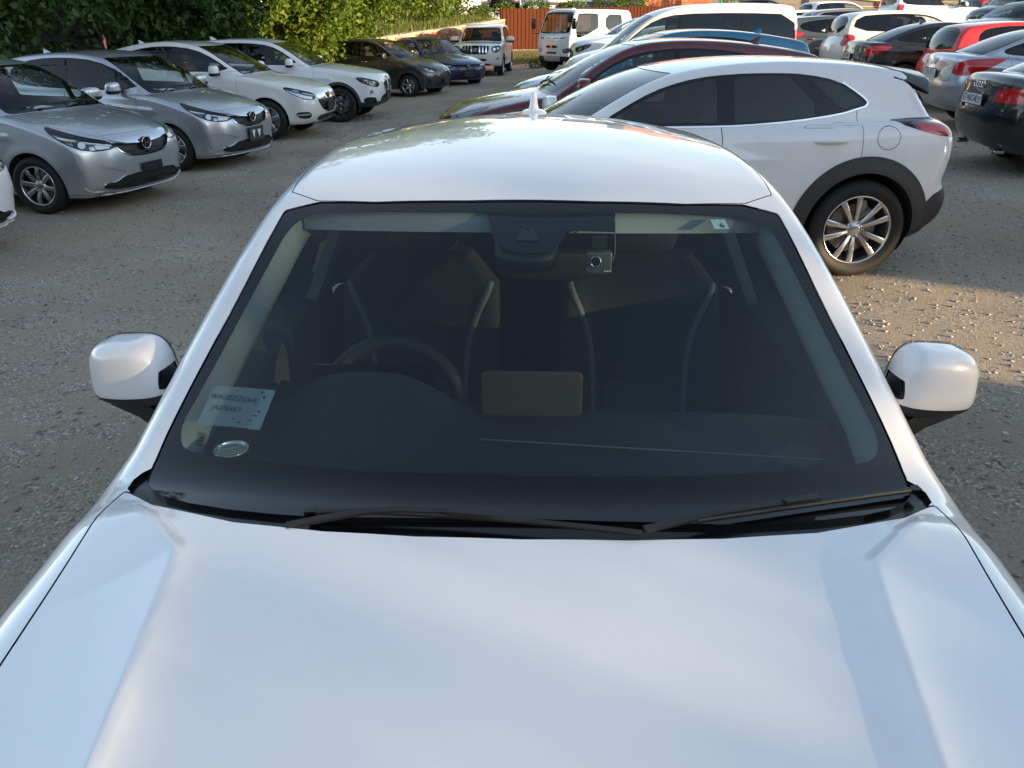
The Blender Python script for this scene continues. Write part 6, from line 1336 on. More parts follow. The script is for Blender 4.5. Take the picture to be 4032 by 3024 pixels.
pr = put('prado', 'large white off-roader with vertical chrome grille bars, facing the camera', 'pearl', -1.33, 31.0, -6, 'prado', group=LEFT, dz=-.05)
dv = put('van', 'black van in deep shade under the trees at the top left corner', 'black_shaded', -11.0, 13.6, -30, 'gen5', group=LEFT, overrides={'side_window': 'black_shaded', 'window_frame': 'black_shaded', 'windshield': 'glass_dark'})
cx = place_car('cx30', 'white crossover with dark grey wheel arches and twin spoke wheels on the right', 'white', (-1.059 + .0, 6.235), R_(-87), style='cx10', z=.126, group=RIGHT, spins=.31)
ch = put('chr', 'dark red crossover with pointed roof spoiler behind the white one', 'maroon', -.88, 9.3, -90, group=RIGHT)
tq = put('chr', 'teal blue crossover, only roof and hood showing behind the dark red one', 'teal', -.10, 12.0, -90, group=RIGHT)
s3 = put('hatch', 'silver hatchback with rod aerial behind the teal one', 'silver_blue', .45, 14.9, -90, group=RIGHT)
vn = put('van', 'tall white van with large dark rear side windows', 'sunlit_cream', 1.05, 17.6, -90, group=RIGHT)
put('hatch', 'silver hatchback just beyond the tall white van', 'silver', 1.35, 20.4, -90, group=RIGHT)
put('suv', 'white crossover, second beyond the tall white van', 'white', 1.55, 23.0, -88, group=RIGHT)
put('hatch', 'silver hatchback nearest the truck front', 'silver', 1.75, 25.6, -88, group=RIGHT)
# rears turned towards us on the right
def put_rear(tpl, label, pt, x, y, right, **k):
    """x,y of the rear centre; heading turned clockwise from straight away"""
    sp = TPL[tpl][0]; a = R_(right); L_ = sp['L']
    return put(tpl, label, pt, x + math.sin(a) * L_, y + math.cos(a) * L_, 180 - right, **k)
a6 = put_rear('a6', 'black sedan with ring emblem and twin red lamps at the right edge', 'black', 5.36, 9.75, 97, style='multi', group=BACK, dz=-.10)
so = put_rear('solaris', 'silver sedan with short rod aerial behind the black ring emblem sedan', 'silver_blue', 6.6, 13.4, 97, group=BACK)
rd = put_rear('hatch', 'bright red hatchback behind the silver sedan', 'red', 7.75, 16.0, 95, group=BACK)
el = put_rear('elantra', 'black sedan with pointed red lamp behind the crossover spoiler', 'black', 7.2, 18.4, 95, style='multi', group=BACK)
cs = put_rear('suv', 'cream white crossover with rear spoiler and wiper, lit by the sun', 'sunlit_cream', 7.75, 21.3, 93, group=BACK)
pg = put_rear('peugeot', 'grey hatchback with swept red lamps behind the dark red spoiler', 'grey', 7.15, 24.2, 92, group=BACK)
put_rear('suv', 'mauve grey crossover, only its roof showing behind the cream one', 'mauve', 8.6, 26.4, 92, group=BACK)
put('vitz', 'white hatchback behind the van tail, facing right', 'white', 12.2, 27.5, 97, group=BACK)
put('x1', 'white estate with black roof rails behind the white hatchback', 'white', 13.3, 31.5, 97, group=BACK)
put('suv', 'white crossover with silver roof rails, farthest of the white cars', 'white', 17.3, 40, 100, group=BACK)
put('prado', 'large white off-roader facing right in full sun at the back', 'white', 20.3, 37.0, 95, 'prado', group=BACK)
put('civic', 'black coupe shaped car right of the sunlit white off-roader', 'navy', 25.0, 40.0, 95, group=BACK)
put('elantra', 'black sedan facing left, farthest of three at the top right', 'black', 12.9, 25.2, -74, group=BACK)
put('solaris', 'black sedan facing left, middle one of three at the top right', 'black', 13.2, 22.8, -74, group=BACK)
put('elantra', 'black sedan facing left, nearest of three at the top right corner', 'navy', 13.9, 20.8, -74, group=BACK)
put('van', 'dark van behind the three black sedans', 'navy', 16.0, 30.0, -78, group=BACK)
put('van', 'black van at the top right corner, nearer than the dark one', 'black', 18.3, 27.6, -78, group=BACK)
TER = 'cars on the yard above the wall'
put('suv', 'white car half hidden by branches above the brick wall', 'white', -6.6, 44.0, 80, group=TER, dz=2.3)
put('hatch', 'black hatchback with red lamps on the upper yard', 'black', -1.0, 49.5, 190, group=TER, dz=2.35)
put('van', 'white van on the upper yard left of the blue container', 'white', 1.2, 55, 200, group=TER, dz=2.4)
put('suv', 'white black windowed crossover peeping out behind the truck box', 'white', 10.4, 42.0, 86, group=BACK)
JUNK = 'junk cars by the shed'
for i, (x, y, c, h, lab) in enumerate([(12.2, 46.5, 'navy', 60, 'dark junk car left of the shed doors'), (14.3, 48.0, 'silver_blue', 70, 'silver blue junk car before the shed'), (16.4, 47.0, 'dark_grey', 65, 'dark grey junk car before the shed doors'), (11.0, 43.2, 'red', 75, 'faded red junk car low beside the olive vehicle')]):
    put('hatch' if i % 2 else 'suv', lab, c, x, y, h, group=JUNK)

wl = put('fit', 'white car at the left edge, only a bumper corner showing', 'white', -4.52, 6.42, 74, 'fit8', group=LEFT, dz=.02)
tk = put('truck', 'white double cab truck with grey front in front of the brown fence', 'white', 1.36, 29.5, -52, 'steel', name='truck', cat='truck', rimmat='alloy', overrides={'hood': 'paint'})
mk('cargo_bed', box((0, 4.0, .95), (1.75, 1.9, .35)), 'shed_grey', tk); mk('chassis', box((0, 3.3, .55), (.8, 3.0, .2)), 'underbody', tk)
for sg in (-1, 1):
    a_ = mk('mirror', xf(super_ell(.09, .04, .17, .4, .4, 12, 20), None, (sg * 1.06, .06, 1.52)), 'gloss_black', tk); mk('mirror_arm', tube([(sg * .84, .12, 1.20), (sg * 1.06, .04, 1.22), (sg * 1.06, .05, 1.38)], .014, 6), 'gloss_black', a_)
    w_ = mk('wiper', tube([(sg * .10 + .2, .02, 1.22), (sg * .10 - .25, .06, 1.34)], .010, 6), 'plastic', tk)
mk('roof_lip', box((0, .44, 1.985), (1.2, .12, .03)), PAINTS['white'], tk)
mk('emblem', join([xf(box((0, 0, 0), (.05, .02, .05)), ry(math.pi / 4), (dx, -.012, .80 + dz)) for dx, dz in ((0, .035), (-.035, -.02), (.035, -.02))]), 'chrome', tk)
# olive tarpaulined off-road car
ov = thing('olive_offroad_car', 'olive green off-road car under a tarpaulin beyond the van roof', 'car', (5.0, 31.5, float(gz(5, 31.5))), (0, 0, .15), BACK)
mk('body', box((1.0, 0, .75), (3.6, 1.6, .75)), 'olive', ov); tp = mk('tarpaulin', loft([[(x, -.78, 1.1), (x, -.74, z - .12), (x, -.55, z), (x, .55, z), (x, .74, z - .12), (x, .78, 1.1)] for x, z in ((-.1, 1.75), (.2, 1.86), (1.2, 1.9), (2.2, 1.88), (2.6, 1.6), (2.8, 1.3))]), 'olive', ov)
mk('strap', box((.9, -.80, 1.5), (.10, .02, .75)), 'seat_tan', tp); mk('rear_box', box((-.62, 0, 1.35), (.35, .9, .6)), 'brick_pale', ov)
for wx in (-.3, 2.2):
    for wy in (-.7, .7): o = add_wheel(ov, 'steel', .36, 0, 0); o.location = (wx, wy, .36); o.rotation_euler = (0, 0, math.pi / 2 if wy > 0 else -math.pi / 2)

# ---------------------------------------------------------------- plates, badges
def front_y(tpl, x, z):
    sh = TPL[tpl][0]['shape']; t = np.linspace(-.1, 1.2, 800); f = sh.F(np.full(800, x), t, np.full(800, z)); return t[np.where(f < 0)[0][0]]
def rear_y(tpl, x, z):
    sh = TPL[tpl][0]['shape']; t = np.linspace(5.2, 3.0, 1500); f = sh.F(np.full(1500, x), t, np.full(1500, z)); return t[np.where(f < 0)[0][0]]
def badge(car, tpl, kind, z, mat='chrome', s=1, rear=False, y=None):
    yy = y if y is not None else (rear_y(tpl, 0, z) + .014 if rear else front_y(tpl, 0, z) - .016)
    if kind == 'H':
        m = join([xf(super_ell(.055, .010, .050, .35, .35, 8, 28), None, (0, 0, 0))]); o = mk('emblem', xf(m, None, (0, yy, z), s), 'gloss_black', car)
        mk('emblem_letter', xf(join([box((-.020, -.011, 0), (.010, .006, .062), ry(.12)), box((.020, -.011, 0), (.010, .006, .062), ry(-.12)), box((0, -.011, 0), (.034, .006, .012))] + [tube([(np.cos(a) * .052, -.008, np.sin(a) * .048) for a in np.linspace(0, 2 * np.pi, 25)], .005, 6, False)]), None, (0, yy, z), s), mat, o)
    elif kind == 'rings':
        for k in range(4):
            o = mk('emblem_ring', xf(lathe([(-.004, .037), (.003, .040), (.003, .045), (-.004, .048)], 28), rz(math.pi / 2), ((k - 1.5) * .068, yy, z), 1), mat, car)
    elif kind == 'oval':
        o = mk('emblem', xf(lathe([(-.004, .05), (.004, .055), (-.004, .062)], 28), rz(-math.pi / 2) , (0, yy, z)), mat, car)
        mk('emblem_inner', xf(join([lathe([(-.004, .020), (.004, .024), (-.004, .028)], 20), box((0, 0, .03), (.008, .07, .012))]), rz(-math.pi / 2), (0, yy - .002, z)), mat, o)
    elif kind == 'round':
        o = mk('emblem', xf(lathe([(.004, .0001), (.004, .03), (-.004, .036)], 24), rz(-math.pi / 2), (0, yy, z)), 'gloss_black', car)
        mk('emblem_quarter', xf(join([box((0, .009, .009), (.004, .017, .017)), box((0, -.009, -.009), (.004, .017, .017))]), rz(-math.pi / 2), (0, yy - .005, z)), 'sign_white', o)
def plate(car, tpl, z, text=None, rear=False, mat='plate_white', w=.52, h=.112, x=0, tilt=0, sub=None, ink='ink'):
    yy = (rear_y(tpl, x, z) + .018) if rear else (front_y(tpl, x, z) - .022); R0 = FACE_R if rear else FACE_F; R0 = rx(tilt) @ R0
    fr_ = mk('licence_plate', xf(box((0, 0, 0), (w + .02, h + .02, .012)), R0, (x, yy, z)), 'plate_black', car)
    mk('plate_face', xf(box((0, 0, .008), (w, h, .004)), R0, (x, yy, z)), mat, fr_)
    if text: mk('plate_number', xf(text_m(text, h * .98, depth=.0008, space=1.05), R0, (x, yy, z)) if False else xf(xf(text_m(text, h * .98, depth=.0008, space=1.05), None, (-(.10 if sub else 0) * w * .9, 0, .0115)), R0, (x, yy, z)), ink, fr_)
    if sub: mk('plate_region', xf(xf(join([text_m(sub, h * .62, depth=.0008), xf(box((0, 0, 0), (.05, .012, .001)), None, (0, -h * .36, 0)), xf(box((0, 0, 0), (.0025, h * .9, .001)), None, (-.062, 0, 0))]), None, (w * .375, h * .08, .0115)), R0, (x, yy, z)), ink, fr_)
    return fr_
badge(f1, 'fit', 'H', .675, s=1.3); badge(f2, 'fit2', 'H', .675, s=1.3); badge(vz, 'vezel', 'H', .71); badge(x1, 'x1', 'round', .865); badge(cv, 'civic', 'H', .60); badge(pr, 'prado', 'oval', .95, s=1.4); badge(vt, 'vitz', 'oval', .70)
badge(a6, 'a6', 'rings', .965, rear=True); badge(so, 'solaris', 'oval', .97, rear=True)
plate(a6, 'a6', .80, 'E740OK', True, sub='193'); plate(so, 'solaris', .79, 'C376YE', True, sub='25'); plate(el, 'elantra', .78, 'A512MK', True)
p_ = plate(f2, 'fit2', .44, None, False, 'fit_plate', .34, .17); mk('plate_mark', xf(flatten([(-.11, .055, .011), (-.03, .055, .011), (-.07, -.055, .011), (.02, .055, .011), (.11, .055, .011), (.065, -.055, .011), (-.02, .0, .011), (.015, .055, .011), (.03, -.055, .011)], [(2, 1, 0), (5, 4, 3)]), FACE_F, (0, front_y('fit2', 0, .44) - .022, .44)), 'sign_white', p_)
plate(f1, 'fit', .43, None, False, 'plate_black', .30, .07); plate(cv, 'civic', .40, None, False, 'plate_black', .34, .16); plate(x1, 'x1', .50, None, False, 'plate_black', .34, .16); plate(vz, 'vezel', .52, None, False, 'plate_black', .33, .16); plate(vt, 'vitz', .40, None, False, 'plate_black', .33, .12)
mk('trunk_script', xf(text_m('TFSI', .045, depth=.001), FACE_R, (-.62, rear_y('a6', .62, .72) + .006, .72)), 'chrome', a6)
for sx in (-.5, .5): mk('exhaust_tip', xf(lathe([(-.06, .030), (.05, .032), (.06, .036), (.055, .030), (-.02, .028)], 20), rz(math.pi / 2), (sx, rear_y('a6', sx, .32) - .02, .27)), 'chrome', a6)
# ---------------------------------------------------------------- inside and on the white car (its own local coordinates)
for o in [c for c in Q.children if c.name.split('.')[0] in ('dashboard', 'steering_wheel', 'cabin_floor', 'paper_sheet', 'wiper', 'mirror')]:
    for c in list(o.children): bpy.data.objects.remove(c)
    bpy.data.objects.remove(o)
pmat('dash_black', (.011, .0115, .013), .6, bump=.35, bscale=600); pmat('piping', (.11, .12, .12), .7); pmat('screen_back', (.075, .062, .045), .45, metal=.3); pmat('tin', (.75, .72, .62), .22, metal=1)
pmat('cam_silver', (.16, .165, .16), .35, metal=.6); pmat('sticker', (.62, .72, .66), .6); pmat('seat_weave', (.035, .036, .038), .85, bump=.8, bscale=260); pmat('arm_lit', (.02, .02, .02), .5)
def sheet_mat():
    m = bpy.data.materials.new('film'); m.use_nodes = True; nt = m.node_tree; N = nt.nodes; b = N['Principled BSDF']; b.inputs['Base Color'].default_value = (.42, .50, .54, 1); b.inputs['Roughness'].default_value = .55
    tr = N.new('ShaderNodeBsdfTransparent'); mx = N.new('ShaderNodeMixShader'); mx.inputs[0].default_value = .45
    nt.links.new(tr.outputs[0], mx.inputs[1]); nt.links.new(b.outputs[0], mx.inputs[2]); nt.links.new(mx.outputs[0], N['Material Output'].inputs[0]); MATS['film'] = m
sheet_mat()
qs = Q2['shape']
for o in [c for c in Q.children if c.name.split('.')[0] == 'pillar_trim']: bpy.data.objects.remove(o)
def q_on(x, y, off=0):
    """point on the shell above (x,y), moved along its normal"""
    t = np.linspace(1.6, .8, 1600); f = qs.F(np.full(1600, x), np.full(1600, y), t); p = np.array([[x, y, t[np.where(f < 0)[0][0]]]]); n = qs.normal(p); return (p + n * off)[0]
def on_glass(m2, c, ux, off, s=1):
    """lay flat artwork (xy) on the windshield: c=(x,y) anchor, ux=plan direction of text"""
    p = q_on(*c, 0); n = qs.normal(p[None])[0]; u = np.array([ux[0], ux[1], 0.]); u -= n * (u @ n); u /= np.linalg.norm(u); v = np.cross(n, u)
    R0 = np.stack([u, v, n], 1); return xf(m2, R0, p + n * off, s)
# dashboard with instrument hood
def dash():
    rows = []
    for x in np.linspace(-.70, .70, 57):
        hump = .115 * np.exp(-(((x + .36) / .20) ** 2) ** 1.6); e = .05 * (x / .7) ** 2; r = []
        for y, z in ((1.14, .90), (1.24, .955), (1.36, .962), (1.46, .966), (1.53, .975), (1.585, .982), (1.64, .978), (1.67, .955), (1.68, .88), (1.66, .60)):
            k = np.exp(-((y - 1.60) / .10) ** 2) if y < 1.6 else np.exp(-((y - 1.60) / .055) ** 2)
            r.append((x, y + .02 * (1 - abs(x)) + e * .8, z + hump * k - .03 * (x / .7) ** 4))
        rows.append(r)
    m = loft(rows, closed=False, caps=False)
    return m if m.N[:, 2].mean() > 0 else m.flip()
db = mk('dashboard', dash(), 'dash_black', Q)
mk('dash_seam', tube([(x, 1.40 + .10 * (1 - x), .985 - .006 + .004 * x) for x in np.linspace(-.1, .62, 12)], .0022, 5), 'piping', db)
mk('dash_vent', join([box((0, 1.31, .968), (.62, .035, .006))]), 'plastic_grey', db)
mk('speaker_grille', xf(lathe([(0, .001), (.004, .05), (0, .055)], 24), ry(-math.pi / 2), (.58, 1.50, .955)), 'plastic', db)
mk('instrument_glass', box((-.36, 1.70, 1.03), (.28, .004, .08)), 'gloss_black', db)
sc_ = mk('display_screen', xf(super_ell(.113, .008, .052, .15, .15, 10, 32), rx(-.10), (.012, 1.60, 1.048)), 'screen_back', Q)
sw = mk('steering_wheel', xf(steering_m(.186, .020), rx(math.radians(63)), (-.36, 1.87, .862)), 'dash_black', Q)
mk('column_stalk', join([tube([(-.36, 1.80, .90), (-.17, 1.80, .930)], .010, 8), tube([(-.36, 1.80, .90), (-.55, 1.80, .930)], .010, 8)]), 'plastic', sw)
mk('steering_column', tube([(-.36, 1.62, .80), (-.36, 1.86, .89)], .045, 12), 'plastic', sw)
# seats
def q2_seat(x, y, s=1):
    W = .262
    rings = []
    for q in np.linspace(0, 1, 13):
        z = .50 + .62 * q; yy = y + .10 + .20 * q; w_ = W * (1 - .06 * abs(q - .5) - .34 * max(0, q - .84) / .16); t = .075 - .03 * q
        r = []
        for a in np.linspace(0, 2 * np.pi, 28, endpoint=False):
            cx_, sx_ = np.cos(a), np.sin(a); px = w_ * np.sign(cx_) * abs(cx_) ** .45; py = t * np.sign(sx_) * abs(sx_) ** .6
            if sx_ < 0: py -= .045 * sstep(.50, .95, np.array(abs(px) / w_)) * (1 - .3 * q)      # side bolsters forward
            r.append((px, yy + float(py), z))
        rings.append(r)
    b = xf(loft(rings), None, (x, 0, 0)); o = mk('seat', b, 'seat_dark', Q)
    pan = loft([[(x + sx * .13 * (1 - .25 * q), y + .10 + .20 * q - (.082 - .03 * q), .52 + .52 * q) for sx in np.linspace(-1, 1, 7)] for q in np.linspace(0, 1, 9)], closed=False, caps=False)
    mk('seat_panel', solidify(pan if pan.N[:, 1].mean() < 0 else pan.flip(), .006), 'seat_weave', o)
    for sg in (-1, 1):
        pts = []
        for a, z in ((.150, .55), (.150, .66), (.152, .76), (.160, .84), (.180, .91), (.203, .965), (.222, 1.005), (.230, 1.035)):
            q = (z - .5) / .62; w_ = W * (1 - .06 * abs(q - .5) - .34 * max(0, q - .84) / .16); pts.append((x + sg * a, y + .10 + .20 * q - (.075 - .03 * q) * (1 - (a / w_) ** 4.4) ** .27 - .045 * float(sstep(.50, .95, np.array(a / w_))) * (1 - .3 * q) + .0065, z))
        mk('seat_piping', tube(chaikin(pts, 2, False), .0125, 10), 'piping', o)
    mk('headrest', xf(super_ell(.125, .055, .10, .6, .6, 14, 20), rx(-.2), (x, y + .33, 1.20)), 'seat_dark', o); mk('headrest_post', join([tube([(x + k, y + .30, 1.08), (x + k, y + .32, 1.16)], .007, 6) for k in (-.05, .05)]), 'chrome', o)
    mk('seat_cushion', xf(super_ell(.25, .27, .09, .45, .45, 12, 20), None, (x, y - .12, .47)), 'seat_dark', o)
    return o
q2_seat(-.36, 2.27); q2_seat(.36, 2.27)
rb = mk('rear_bench', xf(super_ell(.62, .09, .33, .3, .4, 14, 30), rx(-.3), (0, 3.12, .82)), 'seat_dark', Q)
mk('bench_cushion', xf(super_ell(.62, .26, .10, .3, .3, 12, 30), None, (0, 2.88, .50)), 'seat_dark', rb)
for x in (-.36, 0, .36): mk('headrest', xf(super_ell(.12, .045, .07, .6, .6, 12, 18), None, (x, 3.27, 1.16)), 'seat_dark', rb)
mk('parcel_shelf', box((0, 3.55, .98), (1.15, .55, .02)), 'trim', Q); mk('cabin_floor', box((0, 2.3, .34), (1.4, 2.2, .04)), 'underbody', Q)
for sg in (-1, 1):
    mk('door_panel', loft([[(sg * .80, y, z) for z in (.42, .70, 1.0)] + [(sg * .72, y, .94 + .02 * (y - 1.6)), (sg * .71, y, .70), (sg * .74, y, .42)] for y in np.linspace(1.45, 2.72, 6)]), 'trim', Q)
    mk('seat_belt', tube([(sg * .60, 2.74, 1.28), (sg * .62, 2.72, 1.0), (sg * .60, 2.60, .60)], .012, 6), 'gloss_black', Q)
# black printed area, camera housing, mirror, dash camera
nm = [(x, y) for x, y in [(-.099, 1.875), (-.099, 1.854), (-.088, 1.80), (-.078, 1.765), (-.059, 1.741), (-.03, 1.728), (-.006, 1.724), (.03, 1.727), (.051, 1.733), (.072, 1.755), (.08, 1.77), (.088, 1.797), (.199, 1.799), (.203, 1.861), (.203, 1.878)]]
P = np.array([q_on(x, y, -.008) for x, y in nm]); c_ = np.array([q_on(0, 1.81, -.008)]); n_ = qs.normal(np.array([q_on(0, 1.81)]))[0]
mk('camera_mount_print', M(np.vstack([c_, P]), np.tile(n_, (len(P) + 1, 1)), [(0, 1 + i, 1 + (i + 1) % len(P)) for i in range(len(P))]), 'frit', Q)
hs = mk('camera_housing', on_glass(super_ell(.075, .085, .022, .5, .6, 12, 24), (-.005, 1.79), (1, 0), -.036), 'plastic', Q)
mk('camera_window', on_glass(flatten([(-.012, .022, 0), (.012, .022, 0), (.027, -.024, 0), (-.027, -.024, 0)], [(3, 2, 1, 0)]), (-.003, 1.783), (1, 0), -.006), 'plastic_grey', hs); mk('camera_lens', on_glass(xf(lathe([(0, .0001), (0, .007), (-.004, .009)], 16), ry(-math.pi / 2)), (-.003, 1.80), (1, 0), -.005), 'gloss_black', hs)
mr_ = mk('rear_view_mirror', xf(super_ell(.125, .022, .038, .5, .5, 12, 24), rx(.15), (.045, 1.90, 1.262)), 'plastic', Q); mk('mirror_stem', tube([(.0, 1.84, 1.36), (.02, 1.89, 1.28)], .014, 8), 'plastic', mr_); mk('mirror_sensor', xf(super_ell(.035, .02, .028, .6, .6, 10, 16), None, (0, 1.868, 1.29)), 'gloss_black', mr_)
dc = mk('dash_camera', xf(super_ell(.031, .017, .026, .18, .18, 12, 28), None, (.163, 1.80, 1.297)), 'cam_silver', Q)
mk('lens_ring', xf(lathe([(-.004, .008), (.006, .010), (.006, .0135), (-.002, .015)], 24), rz(-math.pi / 2), (.155, 1.782, 1.302)), 'alloy', dc); mk('lens', xf(super_ell(.0085, .004, .0085, 1, 1, 8, 16), None, (.155, 1.781, 1.302)), 'gloss_black', dc)
mk('camera_bracket', join([box((.163, 1.80, 1.327), (.012, .012, .012)), box((.163, 1.795, 1.345), (.034, .022, .024))]), 'plastic', dc)
mk('camera_cable', tube([(.197, 1.80, 1.30), (.200, 1.795, 1.318), (.199, 1.80, 1.358), (.201, 1.85, 1.388)], .0016, 5), 'piping', dc)
mk('camera_marking', join([box((.178 + k * .006, 1.7815, 1.279), (.004, .001, .003)) for k in range(3)]), 'plate_white', dc)
# inspection sticker
stk = thing('inspection_sticker', 'small white square sticker printed 7 6 at the top of the windshield', 'sticker'); stk.parent = None
def top_mk(nm_, m, mat, lab=None, cat=None):
    o = mk(nm_, m, mat); o.location = Q.location; o.rotation_euler = Q.rotation_euler
    return o
bpy.data.objects.remove(stk)
def qthing(name, label, cat):
    return thing(name, label, cat, tuple(Q.location), tuple(Q.rotation_euler))
stk = qthing('inspection_sticker', 'small pale square sticker printed 7 and 6 high on the windshield', 'sticker')
mk('sticker_film', on_glass(box((0, 0, 0), (.036, .036, .0006)), (.449, 1.857), (1, .18), -.0045), 'sticker', stk)
mk('printed_number', join([on_glass(text_m('6', .024, depth=.0003), (.4535, 1.851), (1, .18), -.0035), on_glass(text_m('7', .009, depth=.0003), (.4385, 1.870), (1, .18), -.0035), on_glass(box((0, 0, 0), (.006, .0008, .0004)), (.455, 1.873), (1, .18), -.0035)]), 'ink', stk)
# film sheet with the handwritten number
pap = qthing('handwritten_note', 'translucent sheet with handwritten number lying behind the lower left of the windshield', 'note')
pc = [(-.666, 1.496), (-.519, 1.455), (-.536, 1.383), (-.682, 1.423)]
def sheet(pts, off, n=8):
    P = np.array(pts); U = np.linspace(0, 1, n); V = []; 
    for a in U:
        for b in U: q = (P[0] * (1 - b) + P[1] * b) * (1 - a) + (P[3] * (1 - b) + P[2] * b) * a; V.append(q_on(q[0], q[1], off))
    F = []
    for i in range(n - 1):
        for j in range(n - 1): F.append((i * n + j, (i + 1) * n + j, (i + 1) * n + j + 1, i * n + j + 1))
    return autosmooth(np.array(V), F)
mk('film_sheet', sheet(pc, -.010), 'film', pap)
mk('paper_fold', sheet([(-.548, 1.463), (-.519, 1.455), (-.536, 1.383), (-.563, 1.390)], -.0125), 'film', pap)
mk('handwriting', join([on_glass(text_m('WAUZZZGA4', .0160, depth=.0002, shear=.2, space=1.15), (-.612, 1.458), (1, -.28), -.0085), on_glass(text_m('JA076667', .0160, depth=.0002, shear=.2, space=1.15), (-.622, 1.440), (1, -.28), -.0085), on_glass(xf(lathe([(0, .005), (.0002, .0058)], 20), ry(-math.pi / 2), (0, 0, 0)), (-.553, 1.438), (1, -.2), -.0085)]), 'ink', pap)
sm_ = mk('smudges', join([on_glass(xf(super_ell(a, b, .0002, 1, 1, 6, 10), rz(r)), (x, y), (1, -.28), -.0088) for x, y, a, b, r in ((-.545, 1.455, .004, .0022, .4), (-.540, 1.445, .003, .0045, .2), (-.552, 1.412, .005, .0015, .3), (-.560, 1.404, .006, .0012, -.3), (-.545, 1.418, .0035, .0025, 0), (-.60, 1.415, .0035, .001, 0), (-.585, 1.405, .006, .0015, .2))]), 'ink', pap); sm_['kind'] = 'stuff'
tn = qthing('metal_tin', 'round shallow metal tin standing on the dashboard behind the lower left glass', 'tin')
mk('tin_body', xf(lathe([(-.002, .0001), (-.002, .034), (.012, .036), (.014, .035), (.012, .033), (.003, .031), (.003, .0001)], 40), ry(-math.pi / 2), (-.605, 1.405, .992)), 'tin', tn)
# maker's mark and small print etched in the glass corner
rg = [on_glass(xf(lathe([(-.0001, .0030), (.0003, .0035), (-.0001, .0040)], 20), ry(-math.pi / 2), (k * .0055, 0, 0)), (-.657, 1.396), (1, -.35), -.002) for k in (-1.5, -.5, .5, 1.5)]
lines = [on_glass(box((k * .004, -r * .005, 0), (.010, .0014, .0003)), (-.657, 1.389), (1, -.35), -.002) for r in range(4) for k in (-1, .6, 2)]
mk('glass_mark', join(rg + lines), 'ink', Q)['kind'] = 'stuff'
# wipers
def q2_wiper(blade, arm, name='wiper'):
    B = np.array([q_on(x, y, .010) for x, y in blade]); A = np.array([q_on(x, y, h) for x, y, h in arm]); o = mk(name, tube(chaikin(B, 1, False), .0055, 8), 'plastic', Q)
    def ribbon(P, w0, w1, th):
        rings = []
        for i, p in enumerate(P):
            k = i / (len(P) - 1); t = P[min(i + 1, len(P) - 1)] - P[max(i - 1, 0)]; t /= np.linalg.norm(t); n = np.array([0, -.35, .94]); s_ = np.cross(t, n); s_ /= np.linalg.norm(s_); w_ = w0 + (w1 - w0) * k
            rings.append([p + s_ * w_ - n * th, p + s_ * w_ * .8 + n * th, p - s_ * w_ * .8 + n * th, p - s_ * w_ - n * th])
        return loft(rings)
    mk('wiper_arm', ribbon(chaikin(A, 1, False), .0075, .006, .003), 'plastic', o)
    mid = B[len(B) // 2]; return o, ribbon
w1_, rib = q2_wiper([(-.375, 1.158), (-.28, 1.155), (-.15, 1.143), (0, 1.126), (.13, 1.112), (.20, 1.104)], [(-.41, 1.132, .002), (-.34, 1.143, .008), (-.25, 1.153, .016), (-.12, 1.144, .016), (-.055, 1.132, .014)])
mk('blade_clip', on_glass(box((0, 0, 0), (.075, .014, .010)), (-.09, 1.135), (1, -.12), .018), 'plastic', w1_); mk('blade_end_cap', on_glass(box((0, 0, 0), (.020, .014, .010)), (-.372, 1.158), (1, 0), .010), 'gloss_black', w1_)
w2_, rib = q2_wiper([(.752, 1.318), (.68, 1.289), (.60, 1.256), (.50, 1.217), (.40, 1.181), (.30, 1.148)], [(.205, 1.112, .012), (.25, 1.132, .012), (.33, 1.162, .017), (.42, 1.194, .017), (.50, 1.224, .015)])
mk('blade_clip', on_glass(box((0, 0, 0), (.075, .014, .010)), (.50, 1.222), (1, .37), .018), 'plastic', w2_); mk('blade_end_cap', on_glass(box((0, 0, 0), (.020, .014, .010)), (.747, 1.316), (1, .4), .010), 'gloss_black', w2_)
# roof aerial
mk('antenna', join([xf(super_ell(.055, .075, .022, .8, .9, 12, 24), None, tuple(q_on(0, 3.38) + [0, 0, -.004])), loft([[(-.016 * (1 - q * .35), 3.33 + q * .03, 0 + q), (-.013, 3.43 - q * .0, 0 + q), (.013, 3.43, q), (.016 * (1 - q * .35), 3.33 + q * .03, q), (0, 3.31 + q * .045, q)] for q in (0, .35, .7, 1)]) if False else tube([tuple(q_on(0, 3.38) + [0, k * .02, .01 + k * .068]) for k in (0, .35, .7, 1.0)], [.024, .017, .014, .011], 12)]), PAINTS['white_q2'], Q)
